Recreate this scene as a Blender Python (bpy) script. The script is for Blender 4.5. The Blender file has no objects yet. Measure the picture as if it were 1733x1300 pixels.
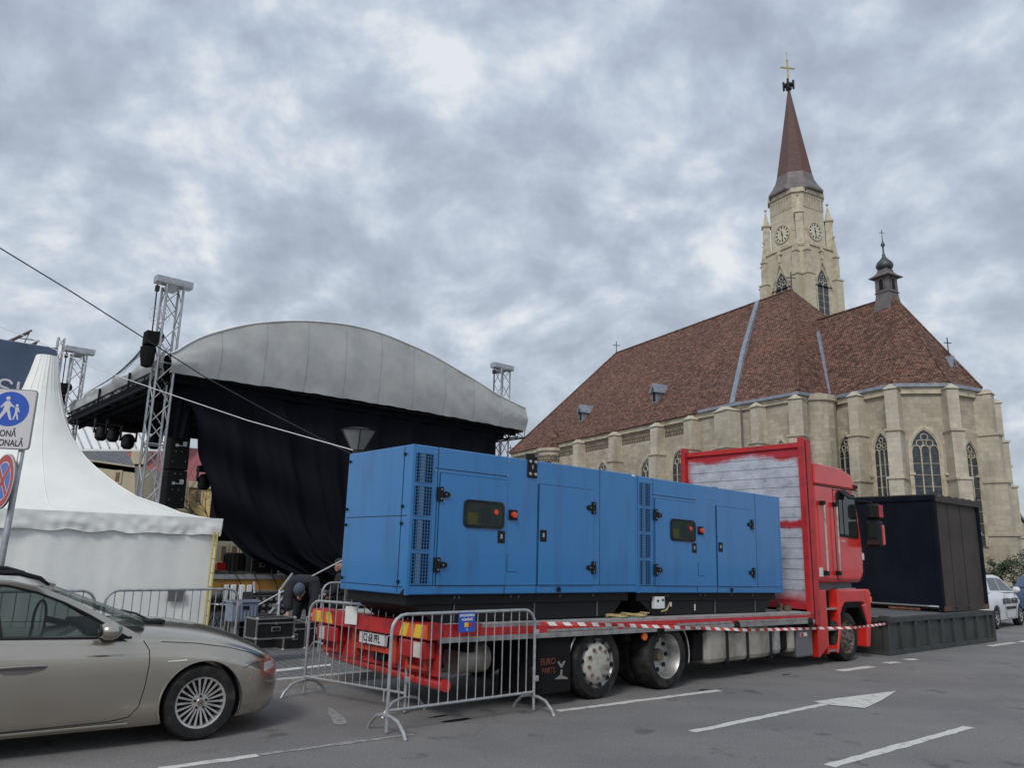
import bpy, bmesh, math, random
from math import sin, cos, pi, radians, hypot, atan2, sqrt, degrees
from mathutils import Vector, Matrix, noise
random.seed(7)
sc = bpy.context.scene
COL = sc.collection

# ------------------------------------------------------------------ camera
FPX = 1310.0; PITCH = radians(12.5); ROLL = radians(1.4); EYE = 1.7
cF = Vector((0, cos(PITCH), sin(PITCH))); _u0 = Vector((0, -sin(PITCH), cos(PITCH))); _r0 = Vector((1, 0, 0))
cR = _r0*cos(ROLL) + _u0*sin(ROLL); cU = _u0*cos(ROLL) - _r0*sin(ROLL); CC = Vector((0, 0, EYE))
cd = bpy.data.cameras.new('camera'); cam = bpy.data.objects.new('camera', cd); COL.objects.link(cam)
m = Matrix((( cR.x, cU.x, -cF.x, CC.x), (cR.y, cU.y, -cF.y, CC.y), (cR.z, cU.z, -cF.z, CC.z), (0, 0, 0, 1)))
cam.matrix_world = m
cd.sensor_fit = 'HORIZONTAL'; cd.sensor_width = 36; cd.lens = 36*FPX/1733; cd.clip_end = 2000; cd.clip_start = 0.05
sc.camera = cam
sc.render.resolution_x = 1024; sc.render.resolution_y = 769

# ------------------------------------------------------------------ sky and sun
SUN_EL = radians(42); SUN_AZ = radians(200)       # compass azimuth from +Y clockwise: behind the camera, to the left
w = bpy.data.worlds.new('World'); sc.world = w; w.use_nodes = True
nt = w.node_tree; nt.nodes.clear()
def N(nt, t, **k):
    n = nt.nodes.new(t)
    for a, b in k.items():
        if a == 'inp':
            for i, v in b.items(): n.inputs[i].default_value = v
        else: setattr(n, a, b)
    return n
def L(nt, a, b): nt.links.new(a, b)
def ramp(nt, stops, interp='LINEAR'):
    n = nt.nodes.new('ShaderNodeValToRGB'); cr = n.color_ramp; cr.interpolation = interp
    while len(cr.elements) < len(stops): cr.elements.new(0.5)
    for e, (p, c) in zip(cr.elements, stops):
        e.position = p; e.color = (*c, 1) if len(c) == 3 else c
    return n
sky = N(nt, 'ShaderNodeTexSky', sky_type='NISHITA', sun_disc=False, sun_elevation=SUN_EL, sun_rotation=SUN_AZ)
sbg = N(nt, 'ShaderNodeBackground', inp={1: 0.1}); L(nt, sky.outputs[0], sbg.inputs[0])
tc = N(nt, 'ShaderNodeTexCoord'); sep = N(nt, 'ShaderNodeSeparateXYZ'); L(nt, tc.outputs['Generated'], sep.inputs[0])
def math_(nt, op, a, b=None, clamp=False):
    n = nt.nodes.new('ShaderNodeMath'); n.operation = op; n.use_clamp = clamp
    for i, v in enumerate((a, b)):
        if v is None: continue
        if isinstance(v, (int, float)): n.inputs[i].default_value = v
        else: nt.links.new(v, n.inputs[i])
    return n.outputs[0]
zz = math_(nt, 'ADD', math_(nt, 'MAXIMUM', sep.outputs['Z'], 0.0), 0.55)
cx = math_(nt, 'DIVIDE', sep.outputs['X'], zz); cy = math_(nt, 'DIVIDE', sep.outputs['Y'], zz)
cmb = N(nt, 'ShaderNodeCombineXYZ'); L(nt, cx, cmb.inputs[0]); L(nt, cy, cmb.inputs[1]); cmb.inputs[2].default_value = 3.7
n0 = N(nt, 'ShaderNodeTexNoise', inp={'Scale': 3.0, 'Detail': 2.0}); L(nt, cmb.outputs[0], n0.inputs['Vector'])
wp = N(nt, 'ShaderNodeMix', data_type='RGBA', blend_type='ADD'); wp.inputs['Factor'].default_value = .12; L(nt, cmb.outputs[0], wp.inputs['A']); L(nt, n0.outputs['Color'], wp.inputs['B'])
n1 = N(nt, 'ShaderNodeTexNoise', inp={'Scale': 13.0, 'Detail': 8.0, 'Roughness': 0.52, 'Lacunarity': 2.1}); L(nt, wp.outputs['Result'], n1.inputs['Vector'])
n2 = N(nt, 'ShaderNodeTexNoise', inp={'Scale': 3.4, 'Detail': 4.0, 'Roughness': 0.5}); L(nt, cmb.outputs[0], n2.inputs['Vector'])
mx = math_(nt, 'ADD', math_(nt, 'MULTIPLY', n1.outputs['Fac'], 0.52), math_(nt, 'MULTIPLY', n2.outputs['Fac'], 0.48))
cr = ramp(nt, [(0.36, (0.335, 0.39, 0.475)), (0.45, (0.40, 0.462, 0.555)), (0.51, (0.465, 0.535, 0.635)), (0.56, (0.55, 0.615, 0.705)), (0.64, (0.735, 0.775, 0.81))])
L(nt, mx, cr.inputs[0])
wr = ramp(nt, [(0.0, (1.10, 1.05, .99)), (0.30, (1.05, 1.03, 1.0)), (0.55, (1, 1, 1))]); L(nt, sep.outputs['Z'], wr.inputs[0])
wm = N(nt, 'ShaderNodeMix', data_type='RGBA', blend_type='MULTIPLY'); wm.inputs['Factor'].default_value = 1; L(nt, cr.outputs[0], wm.inputs['A']); L(nt, wr.outputs[0], wm.inputs['B'])
cbg = N(nt, 'ShaderNodeBackground', inp={1: 1.0}); L(nt, wm.outputs['Result'], cbg.inputs[0])
mixw = N(nt, 'ShaderNodeMixShader', inp={0: 0.93}); L(nt, sbg.outputs[0], mixw.inputs[1]); L(nt, cbg.outputs[0], mixw.inputs[2])
wo = N(nt, 'ShaderNodeOutputWorld'); L(nt, mixw.outputs[0], wo.inputs[0])

sl = bpy.data.lights.new('sun', 'SUN'); sl.energy = 1.5; sl.angle = radians(16); sl.color = (1.0, 0.96, 0.9)
so = bpy.data.objects.new('sun', sl); COL.objects.link(so)
sd = Vector((sin(SUN_AZ)*cos(SUN_EL), cos(SUN_AZ)*cos(SUN_EL), sin(SUN_EL)))
so.rotation_euler = sd.to_track_quat('Z', 'Y').to_euler(); so.location = (0, -20, 40)
sc.view_settings.view_transform = 'Standard'; sc.view_settings.look = 'None'; sc.view_settings.gamma = 1; sc.view_settings.exposure = 0.12
sc.render.engine = 'CYCLES'

# ------------------------------------------------------------------ measuring: a pixel of the photograph on a real plane of the place
def ray(x, y): return cF + cR*((x-866.5)/FPX) - cU*((y-650)/FPX)
def onz(x, y, z=0.0): d = ray(x, y); return CC + d*((z-EYE)/d.z)
def onY(x, y, Y): d = ray(x, y); return CC + d*(Y/d.y)
def onplane(x, y, p, n): d = ray(x, y); return CC + d*((Vector(p)-CC).dot(n)/d.dot(n))
TA = radians(48.8); TU = Vector((sin(TA), cos(TA), 0)); TV = Vector((-cos(TA), sin(TA), 0)); TO = Vector((1.16, 10.04, 0))
TROT = pi/2 - TA

# ------------------------------------------------------------------ mesh builder
class MB:
    def __init__(s): s.v = []; s.f = []
    def add(s, vs, fs):
        o = len(s.v); s.v += [Vector(v) for v in vs]; s.f += [[i+o for i in f] for f in fs]; return s
    def box(s, x0, x1, y0, y1, z0, z1):
        return s.add([(x0,y0,z0),(x1,y0,z0),(x1,y1,z0),(x0,y1,z0),(x0,y0,z1),(x1,y0,z1),(x1,y1,z1),(x0,y1,z1)],
                     [(0,3,2,1),(4,5,6,7),(0,1,5,4),(1,2,6,5),(2,3,7,6),(3,0,4,7)])
    def obox(s, o, ax, ay, az):       # box from a corner and three edge vectors
        o, ax, ay, az = map(Vector, (o, ax, ay, az))
        return s.add([o, o+ax, o+ax+ay, o+ay, o+az, o+ax+az, o+ax+ay+az, o+ay+az],
                     [(0,3,2,1),(4,5,6,7),(0,1,5,4),(1,2,6,5),(2,3,7,6),(3,0,4,7)])
    def panel(s, o, t, n, pts, d0, d1, up=(0,0,1)):   # 2-D outline in the plane (t, up), thick along n from d0 to d1
        o, t, n, up = map(Vector, (o, t, n, up)); k = len(pts)
        A = [o+t*p[0]+up*p[1]+n*d0 for p in pts]; B = [o+t*p[0]+up*p[1]+n*d1 for p in pts]
        return s.add(A+B, [list(range(k))[::-1], list(range(k, 2*k))]+[(i, (i+1) % k, k+(i+1) % k, k+i) for i in range(k)])
    def ring(s, o, t, n, po, pi_, d0, d1, up=(0,0,1)):  # frame between two outlines of equal count
        o, t, n, up = map(Vector, (o, t, n, up)); k = len(po); vs = []
        for d in (d0, d1):
            for P in (po, pi_): vs += [o+t*p[0]+up*p[1]+n*d for p in P]
        fs = []
        for i in range(k):
            j = (i+1) % k
            fs += [(2*k+i, 2*k+j, 3*k+j, 3*k+i), (i, k+i, k+j, j), (i, j, 2*k+j, 2*k+i), (k+j, k+i, 3*k+i, 3*k+j)]
        return s.add(vs, fs)
    def tube(s, path, r, n=8, cap=True):
        P = [Vector(p) for p in path]; k = len(P); rr = r if isinstance(r, (list, tuple)) else [r]*k
        vs = []; fs = []; prev = None
        for i in range(k):
            d = (P[min(i+1, k-1)]-P[max(i-1, 0)]); d = d.normalized() if d.length > 1e-9 else Vector((0,0,1))
            if prev is None:
                a = d.orthogonal().normalized()
            else:
                a = (prev - d*prev.dot(d)); a = a.normalized() if a.length > 1e-6 else d.orthogonal().normalized()
            prev = a; b = d.cross(a)
            for j in range(n):
                t = 2*pi*j/n; vs.append(P[i]+(a*cos(t)+b*sin(t))*rr[i])
        for i in range(k-1):
            for j in range(n): fs.append((i*n+j, i*n+(j+1) % n, (i+1)*n+(j+1) % n, (i+1)*n+j))
        if cap: fs.append(list(range(n))[::-1]); fs.append([(k-1)*n+j for j in range(n)])
        return s.add(vs, fs)
    def lathe(s, prof, c=(0,0,0), ax='z', n=24, ph=0.0, cap=True):     # prof: (radius, height)
        c = Vector(c); k = len(prof); vs = []; fs = []
        for r, h in prof:
            for j in range(n):
                t = 2*pi*j/n+ph
                p = {'z': Vector((r*cos(t), r*sin(t), h)), 'y': Vector((r*cos(t), h, r*sin(t))), 'x': Vector((h, r*cos(t), r*sin(t)))}[ax]
                vs.append(c+p)
        for i in range(k-1):
            for j in range(n): fs.append((i*n+j, i*n+(j+1) % n, (i+1)*n+(j+1) % n, (i+1)*n+j))
        if cap and prof[0][0] > 1e-5: fs.append(list(range(n))[::-1])
        if cap and prof[-1][0] > 1e-5: fs.append([(k-1)*n+j for j in range(n)])
        return s.add(vs, fs)
    def grid(s, fn, nu, nv):
        vs = [fn(i/nu, j/nv) for j in range(nv+1) for i in range(nu+1)]
        return s.add(vs, [(j*(nu+1)+i, j*(nu+1)+i+1, (j+1)*(nu+1)+i+1, (j+1)*(nu+1)+i) for j in range(nv) for i in range(nu)])
    def ball(s, c, r, n=12, sx=1, sy=1, sz=1):
        c = Vector(c); k = n//2
        vs = []; fs = []
        for i in range(1, k):
            a = pi*i/k
            for j in range(n): b = 2*pi*j/n; vs.append(c+Vector((sx*r*sin(a)*cos(b), sy*r*sin(a)*sin(b), sz*r*cos(a))))
        T = len(vs); vs.append(c+Vector((0,0,sz*r))); vs.append(c-Vector((0,0,sz*r)))
        for i in range(k-2):
            for j in range(n): fs.append((i*n+j, (i+1)*n+j, (i+1)*n+(j+1) % n, i*n+(j+1) % n))
        for j in range(n): fs.append((T, j, (j+1) % n)); fs.append((T+1, (k-2)*n+(j+1) % n, (k-2)*n+j))
        return s.add(vs, fs)
    def build(s, name, mat, parent=None, smooth=False, bevel=0, label=None, fix=True, seg=2):
        me = bpy.data.meshes.new(name); me.from_pydata([tuple(v) for v in s.v], [], s.f)
        if fix:
            bm = bmesh.new(); bm.from_mesh(me); bmesh.ops.recalc_face_normals(bm, faces=bm.faces); bm.to_mesh(me); bm.free()
        uv = me.uv_layers.new(name='UVMap')
        Z = Vector((0,0,1)); vv = me.vertices
        for p in me.polygons:
            n = p.normal
            if abs(n.z) > 0.97: t = Vector((1,0,0)); b = Vector((0,1,0))
            else: t = Z.cross(n).normalized(); b = n.cross(t)
            for li in p.loop_indices:
                c = vv[me.loops[li].vertex_index].co; uv.data[li].uv = (c.dot(t), c.dot(b))
        if smooth:
            for p in me.polygons: p.use_smooth = True
        if smooth == 'auto':
            bm = bmesh.new(); bm.from_mesh(me)
            for e in bm.edges:
                if len(e.link_faces) == 2 and e.calc_face_angle(0) > radians(38): e.smooth = False
            bm.to_mesh(me); bm.free()
        o = bpy.data.objects.new(name, me); COL.objects.link(o)
        me.materials.append(mat)
        if parent: o.parent = parent
        if bevel:
            b = o.modifiers.new('bevel', 'BEVEL'); b.width = bevel; b.segments = seg; b.harden_normals = bool(smooth); b.limit_method = 'ANGLE'; b.angle_limit = radians(40)
        if label: o['label'] = label
        return o
def tag(o, label=None, cat=None, group=None, kind=None):
    if label: o['label'] = label
    if cat: o['category'] = cat
    if group: o['group'] = group
    if kind: o['kind'] = kind
    return o
def empty(name, loc, rz=0, label=None, cat=None, group=None, rot=None):
    o = bpy.data.objects.new(name, None); COL.objects.link(o); o.location = loc
    o.rotation_euler = rot if rot else (0, 0, rz); o.empty_display_size = .2
    return tag(o, label, cat, group)
def kids(o): return [c for c in bpy.data.objects if c.parent == o]
def copy_tree(o, parent=None):
    c = o.copy(); COL.objects.link(c)
    if parent: c.parent = parent
    for ch in kids(o): copy_tree(ch, c)
    return c
def bake(o):            # apply modifiers into the mesh
    bpy.context.view_layer.update()
    dg = bpy.context.evaluated_depsgraph_get(); me = bpy.data.meshes.new_from_object(o.evaluated_get(dg), preserve_all_data_layers=True, depsgraph=dg)
    old = o.data; o.modifiers.clear(); o.data = me
    return o
def text(s, size, mat, parent, mtx, name='lettering', ext=.002, sx=1.0, bold=0.0, align='CENTER'):
    cu = bpy.data.curves.new(name, 'FONT'); cu.body = s; cu.size = size; cu.extrude = ext; cu.align_x = align; cu.align_y = 'CENTER'; cu.offset = bold
    t = bpy.data.objects.new(name, cu); COL.objects.link(t); bpy.context.view_layer.update()
    dg = bpy.context.evaluated_depsgraph_get(); me = bpy.data.meshes.new_from_object(t.evaluated_get(dg))
    bpy.data.objects.remove(t)
    me.transform(mtx @ Matrix.Diagonal((sx, 1, 1, 1)))
    o = bpy.data.objects.new(name, me); COL.objects.link(o); me.materials.clear(); me.materials.append(mat); o.parent = parent
    return o
def frame(o, t, n):    # matrix putting text x along t, its face towards n, at o
    t = Vector(t).normalized(); n = Vector(n).normalized(); up = n.cross(t)
    return Matrix(((t.x, up.x, n.x, o[0]), (t.y, up.y, n.y, o[1]), (t.z, up.z, n.z, o[2]), (0,0,0,1)))

# ------------------------------------------------------------------ materials
def mat(name, col, rough=.6, metal=0., col2=None, nscale=4., namt=1., bump=0., bscale=None, coat=0., spec=.5, detail=6., lo=.4, hi=.65, coord='Object', stretch=None):
    m = bpy.data.materials.new(name); m.use_nodes = True; nt = m.node_tree; b = nt.nodes['Principled BSDF']
    b.inputs['Base Color'].default_value = (*col, 1); b.inputs['Roughness'].default_value = rough; b.inputs['Metallic'].default_value = metal
    b.inputs['Coat Weight'].default_value = coat; b.inputs['Coat Roughness'].default_value = .06; b.inputs['Specular IOR Level'].default_value = spec
    tc = N(nt, 'ShaderNodeTexCoord'); v = tc.outputs[coord]
    if stretch:
        mp = N(nt, 'ShaderNodeMapping'); mp.inputs['Scale'].default_value = stretch; L(nt, v, mp.inputs[0]); v = mp.outputs[0]
    if col2:
        n = N(nt, 'ShaderNodeTexNoise', inp={'Scale': nscale, 'Detail': detail, 'Roughness': .6}); L(nt, v, n.inputs['Vector'])
        r = ramp(nt, [(lo, (0,0,0)), (hi, (namt,)*3)]); L(nt, n.outputs['Fac'], r.inputs[0])
        mx = N(nt, 'ShaderNodeMix', data_type='RGBA'); mx.inputs['A'].default_value = (*col, 1); mx.inputs['B'].default_value = (*col2, 1)
        L(nt, r.outputs[0], mx.inputs['Factor']); L(nt, mx.outputs['Result'], b.inputs['Base Color'])
    if bump:
        n = N(nt, 'ShaderNodeTexNoise', inp={'Scale': bscale or nscale*4, 'Detail': 5.}); L(nt, v, n.inputs['Vector'])
        bp = N(nt, 'ShaderNodeBump', inp={'Strength': bump, 'Distance': .02}); L(nt, n.outputs['Fac'], bp.inputs['Height']); L(nt, bp.outputs[0], b.inputs['Normal'])
    return m
def bsdf(m): return m.node_tree.nodes['Principled BSDF']

def asphalt():
    m = mat('asphalt', (.1,.1,.1), .85); nt = m.node_tree; b = bsdf(m); tc = N(nt, 'ShaderNodeTexCoord')
    f = N(nt, 'ShaderNodeTexNoise', inp={'Scale': 55., 'Detail': 6., 'Roughness': .8}); L(nt, tc.outputs['Object'], f.inputs['Vector'])
    g = N(nt, 'ShaderNodeTexNoise', inp={'Scale': .55, 'Detail': 6., 'Roughness': .6}); L(nt, tc.outputs['Object'], g.inputs['Vector'])
    r1 = ramp(nt, [(.32, (.108,.105,.104)), (.5, (.185,.178,.175)), (.7, (.31,.297,.288))]); L(nt, f.outputs['Fac'], r1.inputs[0])
    r2 = ramp(nt, [(.32, (.82,.82,.83)), (.5, (1,1,1)), (.7, (1.14,1.13,1.11))]); L(nt, g.outputs['Fac'], r2.inputs[0])
    mx = N(nt, 'ShaderNodeMix', data_type='RGBA', blend_type='MULTIPLY'); mx.inputs['Factor'].default_value = 1
    L(nt, r1.outputs[0], mx.inputs['A']); L(nt, r2.outputs[0], mx.inputs['B'])
    mp_ = N(nt, 'ShaderNodeMapping'); mp_.inputs['Rotation'].default_value = (0,0,radians(-41)); mp_.inputs['Scale'].default_value = (.12, 1.6, 1); L(nt, tc.outputs['Object'], mp_.inputs[0])
    tr_ = N(nt, 'ShaderNodeTexNoise', inp={'Scale': 1., 'Detail': 4.}); L(nt, mp_.outputs[0], tr_.inputs['Vector'])
    rt_ = ramp(nt, [(.35, (.95,.95,.95)), (.65, (1.05,1.05,1.045))]); L(nt, tr_.outputs['Fac'], rt_.inputs[0])
    mt_ = N(nt, 'ShaderNodeMix', data_type='RGBA', blend_type='MULTIPLY'); mt_.inputs['Factor'].default_value = 1; L(nt, mx.outputs['Result'], mt_.inputs['A']); L(nt, rt_.outputs[0], mt_.inputs['B']); mx = mt_
    # dark oil drips and pale repairs with a shape of their own
    vo = N(nt, 'ShaderNodeTexNoise', inp={'Scale': 1.7, 'Detail': 3.}); L(nt, tc.outputs['Object'], vo.inputs['Vector'])
    r3 = ramp(nt, [(.64, (0,0,0)), (.70, (.6,.6,.6))]); L(nt, vo.outputs['Fac'], r3.inputs[0])
    m2 = N(nt, 'ShaderNodeMix', data_type='RGBA'); m2.inputs['B'].default_value = (.06,.06,.062,1)
    L(nt, r3.outputs[0], m2.inputs['Factor']); L(nt, mx.outputs['Result'], m2.inputs['A'])
    wv = N(nt, 'ShaderNodeTexVoronoi', feature='DISTANCE_TO_EDGE', inp={'Scale': .33}); 
    dn = N(nt, 'ShaderNodeTexNoise', inp={'Scale': 1.2, 'Detail': 5.}); L(nt, tc.outputs['Object'], dn.inputs['Vector'])
    ad = N(nt, 'ShaderNodeMix', data_type='RGBA', blend_type='ADD'); ad.inputs['Factor'].default_value = .9; L(nt, tc.outputs['Object'], ad.inputs['A']); L(nt, dn.outputs['Color'], ad.inputs['B']); L(nt, ad.outputs['Result'], wv.inputs['Vector'])
    r4 = ramp(nt, [(.0, (.22,.22,.22)), (.006, (0,0,0))]); L(nt, wv.outputs['Distance'], r4.inputs[0])
    m3 = N(nt, 'ShaderNodeMix', data_type='RGBA'); m3.inputs['B'].default_value = (.07,.07,.07,1); L(nt, r4.outputs[0], m3.inputs['Factor']); L(nt, m2.outputs['Result'], m3.inputs['A'])
    L(nt, m3.outputs['Result'], b.inputs['Base Color'])
    bp = N(nt, 'ShaderNodeBump', inp={'Strength': .8, 'Distance': .008}); L(nt, f.outputs['Fac'], bp.inputs['Height']); L(nt, bp.outputs[0], b.inputs['Normal'])
    return m
def brick(name, c1, c2, mortar, w, h, msize=.01, rough=.85, stain=None, samt=.6, sscale=.35, bump=.4, bias=0., smooth=.1, fine=None):
    m = mat(name, c1, rough, spec=.25); nt = m.node_tree; b = bsdf(m); tc = N(nt, 'ShaderNodeTexCoord')
    bt = N(nt, 'ShaderNodeTexBrick', inp={'Color1': (*c1,1), 'Color2': (*c2,1), 'Mortar': (*mortar,1), 'Scale': 1., 'Mortar Size': msize, 'Brick Width': w, 'Row Height': h, 'Bias': bias, 'Mortar Smooth': smooth})
    L(nt, tc.outputs['UV'], bt.inputs['Vector']); out = bt.outputs['Color']
    if fine:
        n = N(nt, 'ShaderNodeTexNoise', inp={'Scale': fine[0], 'Detail': 5., 'Roughness': .7}); L(nt, tc.outputs['UV'], n.inputs['Vector'])
        r = ramp(nt, [(.3, (fine[1],)*3), (.7, (fine[2],)*3)]); L(nt, n.outputs['Fac'], r.inputs[0])
        mx = N(nt, 'ShaderNodeMix', data_type='RGBA', blend_type='MULTIPLY'); mx.inputs['Factor'].default_value = 1; L(nt, out, mx.inputs['A']); L(nt, r.outputs[0], mx.inputs['B']); out = mx.outputs['Result']
    if stain:
        mp = N(nt, 'ShaderNodeMapping'); mp.inputs['Scale'].default_value = (1, 1, .45); L(nt, tc.outputs['Object'], mp.inputs[0])
        n = N(nt, 'ShaderNodeTexNoise', inp={'Scale': sscale, 'Detail': 8., 'Roughness': .65}); L(nt, mp.outputs[0], n.inputs['Vector'])
        r = ramp(nt, [(.45, (0,0,0)), (.7, (samt,)*3)]); L(nt, n.outputs['Fac'], r.inputs[0])
        mx = N(nt, 'ShaderNodeMix', data_type='RGBA'); mx.inputs['B'].default_value = (*stain,1); L(nt, r.outputs[0], mx.inputs['Factor']); L(nt, out, mx.inputs['A']); out = mx.outputs['Result']
    L(nt, out, b.inputs['Base Color'])
    bp = N(nt, 'ShaderNodeBump', inp={'Strength': bump, 'Distance': .02}); bp.invert = True; L(nt, bt.outputs['Fac'], bp.inputs['Height']); L(nt, bp.outputs[0], b.inputs['Normal'])
    return m
def glass(name, tint=(.05,.06,.06), rough=.03, alpha=None):
    m = mat(name, tint, rough, spec=.6)
    if alpha is not None:
        nt = m.node_tree; b = bsdf(m); tr = N(nt, 'ShaderNodeBsdfTransparent'); tr.inputs[0].default_value = (.62,.68,.66,1)
        mx = N(nt, 'ShaderNodeMixShader', inp={0: alpha}); L(nt, tr.outputs[0], mx.inputs[1]); L(nt, b.outputs[0], mx.inputs[2]); L(nt, mx.outputs[0], nt.nodes['Material Output'].inputs[0])
    return m

M = {}
M['asphalt'] = asphalt()
M['cobble'] = brick('cobblestone', (.16,.16,.165), (.22,.215,.21), (.10,.10,.10), .12, .11, .014, .8, stain=(.12,.12,.12), sscale=.5, bump=.8, fine=(14,.75,1.2))
M['kerb'] = mat('kerb_stone', (.42,.41,.39), .85, col2=(.24,.235,.225), nscale=6, bump=.3)
M['line'] = mat('road_paint', (.62,.61,.56), .8, col2=(.30,.30,.29), nscale=9, lo=.52, hi=.72, bump=.2, bscale=70)
M['lineworn'] = mat('worn_road_paint', (.34,.335,.32), .85, col2=(.17,.17,.17), nscale=14, lo=.4, hi=.62)
M['stone'] = brick('limestone', (.41,.36,.28), (.53,.475,.38), (.28,.245,.19), .95, .42, .008, .9, stain=(.245,.215,.17), samt=.8, sscale=.3, bump=.3, fine=(3.0,.84,1.12))
M['stoneb'] = brick('buttress_stone', (.49,.44,.35), (.59,.54,.44), (.35,.31,.24), 1.2, .45, .008, .9, stain=(.30,.265,.205), samt=.8, sscale=.5, bump=.3, fine=(3.0,.86,1.1))
M['stonet'] = brick('tower_stone', (.50,.45,.34), (.58,.53,.41), (.42,.36,.26), .9, .42, .008, .9, stain=(.30,.26,.185), samt=.6, sscale=.25, bump=.25, fine=(2.0,.88,1.1))
M['trim'] = mat('carved_stone', (.56,.50,.38), .9, col2=(.34,.29,.21), nscale=1.2, lo=.42, hi=.7)
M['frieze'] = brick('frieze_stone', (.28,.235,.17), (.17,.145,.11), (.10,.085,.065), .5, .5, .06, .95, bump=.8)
def tiles():
    m = brick('roof_tile', (.150,.078,.058), (.26,.150,.112), (.055,.032,.027), .26, .22, .028, .85, bump=.9, bias=-.1, fine=(2.6,.62,1.42))
    nt = m.node_tree; b = bsdf(m); src = b.inputs['Base Color'].links[0].from_socket
    tc = N(nt, 'ShaderNodeTexCoord'); v = N(nt, 'ShaderNodeTexVoronoi', inp={'Scale': 2.4, 'Randomness': 1.}); mp = N(nt, 'ShaderNodeMapping'); mp.inputs['Scale'].default_value = (1., 2., 1.)
    L(nt, tc.outputs['UV'], mp.inputs[0]); L(nt, mp.outputs[0], v.inputs['Vector'])
    s = N(nt, 'ShaderNodeSeparateColor'); L(nt, v.outputs['Color'], s.inputs[0])
    r = ramp(nt, [(.0, (.55,.52,.52)), (.5, (.95,.95,.95)), (1., (1.6,1.45,1.4))]); L(nt, s.outputs[0], r.inputs[0])
    mx = N(nt, 'ShaderNodeMix', data_type='RGBA', blend_type='MULTIPLY'); mx.inputs['Factor'].default_value = 1; L(nt, src, mx.inputs['A']); L(nt, r.outputs[0], mx.inputs['B'])
    g = N(nt, 'ShaderNodeTexNoise', inp={'Scale': .12, 'Detail': 3.}); L(nt, tc.outputs['Object'], g.inputs['Vector'])
    r2 = ramp(nt, [(.4, (.93,.93,.94)), (.65, (1.08,1.05,1.03))]); L(nt, g.outputs['Fac'], r2.inputs[0])
    m2 = N(nt, 'ShaderNodeMix', data_type='RGBA', blend_type='MULTIPLY'); m2.inputs['Factor'].default_value = 1; L(nt, mx.outputs['Result'], m2.inputs['A']); L(nt, r2.outputs[0], m2.inputs['B'])
    L(nt, m2.outputs['Result'], b.inputs['Base Color']); return m
M['tile'] = tiles()
M['lead'] = mat('lead_sheet', (.22,.25,.30), .5, .3, col2=(.32,.35,.39), nscale=1.5)
M['leaddark'] = mat('dark_sheet_metal', (.13,.115,.115), .6, .2, col2=(.19,.165,.16), nscale=1.)
M['spire'] = brick('spire_tile', (.145,.068,.052), (.19,.095,.072), (.07,.038,.034), .5, .42, .03, .75, stain=(.10,.10,.105), samt=.5, sscale=.15, bump=.5)
M['copper'] = mat('dark_patina_metal', (.055,.065,.065), .5, .4, col2=(.10,.125,.12), nscale=2.)
M['gold'] = mat('gilt_metal', (.55,.42,.16), .4, .7)
M['iron'] = mat('black_iron', (.03,.03,.032), .6, .3)
M['winglass'] = mat('church_glass', (.022,.028,.036), .25, spec=.6, col2=(.055,.065,.08), nscale=2.5)
M['clock'] = mat('clock_face_stone', (.60,.555,.43), .8)
M['blue'] = mat('blue_enamel', (.026,.178,.44), .28, col2=(.024,.125,.31), nscale=2.4, coat=.3, lo=.50, hi=.80, bump=.10, bscale=1.6, stretch=(1.6,1.6,.35))
M['black'] = mat('black_paint', (.008,.008,.009), .6, spec=.3)
M['blackm'] = mat('matte_black', (.011,.011,.012), .9, spec=.15, bump=.2, bscale=30)
M['grillin'] = mat('radiator_grey', (.18,.24,.32), .6)
M['rubber'] = mat('rubber', (.018,.018,.018), .8, spec=.2, col2=(.065,.06,.055), nscale=7, lo=.45, hi=.75, bump=.15, bscale=40)
M['red'] = mat('red_truck_paint', (.72,.030,.022), .32, coat=.5, col2=(.46,.022,.02), nscale=1.5, lo=.4, hi=.7)
M['redold'] = mat('worn_red_paint', (.50,.020,.022), .5, col2=(.22,.015,.018), nscale=5, lo=.48, hi=.72)
M['orange'] = mat('orange_red_paint', (.55,.06,.025), .5, col2=(.32,.03,.015), nscale=5)
M['alu'] = mat('worn_aluminium', (.46,.46,.45), .42, .75, col2=(.26,.25,.235), nscale=6, lo=.42, hi=.68)
M['aludeck'] = mat('aluminium_decking', (.50,.50,.50), .5, .3, col2=(.30,.29,.28), nscale=5, lo=.42, hi=.72)
M['tank'] = mat('dirty_aluminium', (.44,.41,.36), .55, .45, col2=(.20,.17,.135), nscale=3, lo=.42, hi=.7, stretch=(1,1,.5))
M['galv'] = mat('galvanised_steel', (.47,.48,.49), .48, .55, col2=(.34,.345,.35), nscale=14)
M['truss'] = mat('truss_aluminium', (.44,.45,.47), .4, .65, col2=(.32,.325,.335), nscale=8)
M['white'] = mat('white_plastic', (.78,.78,.76), .5)
M['whitep'] = mat('white_car_paint', (.72,.73,.74), .3, coat=.5)
M['grey'] = mat('grey_plastic', (.13,.13,.135), .6)
M['yellow'] = mat('yellow_reflector', (.75,.50,.03), .4)
M['ladyel'] = mat('ladder_yellow', (.50,.38,.06), .6)
M['refor'] = mat('orange_reflector', (.75,.12,.02), .35)
M['lamp_red'] = mat('red_lamp_lens', (.42,.012,.012), .2, coat=.5)
M['lens'] = mat('clear_lamp_lens', (.62,.60,.55), .15, coat=.4)
M['button'] = mat('red_button', (.70,.06,.02), .35)
M['silver'] = mat('silver_beige_paint', (.46,.42,.36), .24, .82, coat=.7, col2=(.43,.39,.33), nscale=2.)
M['chrome'] = mat('chrome', (.75,.75,.75), .12, 1.)
M['rim'] = mat('alloy_rim', (.52,.51,.50), .35, .6, col2=(.33,.31,.29), nscale=10)
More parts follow.
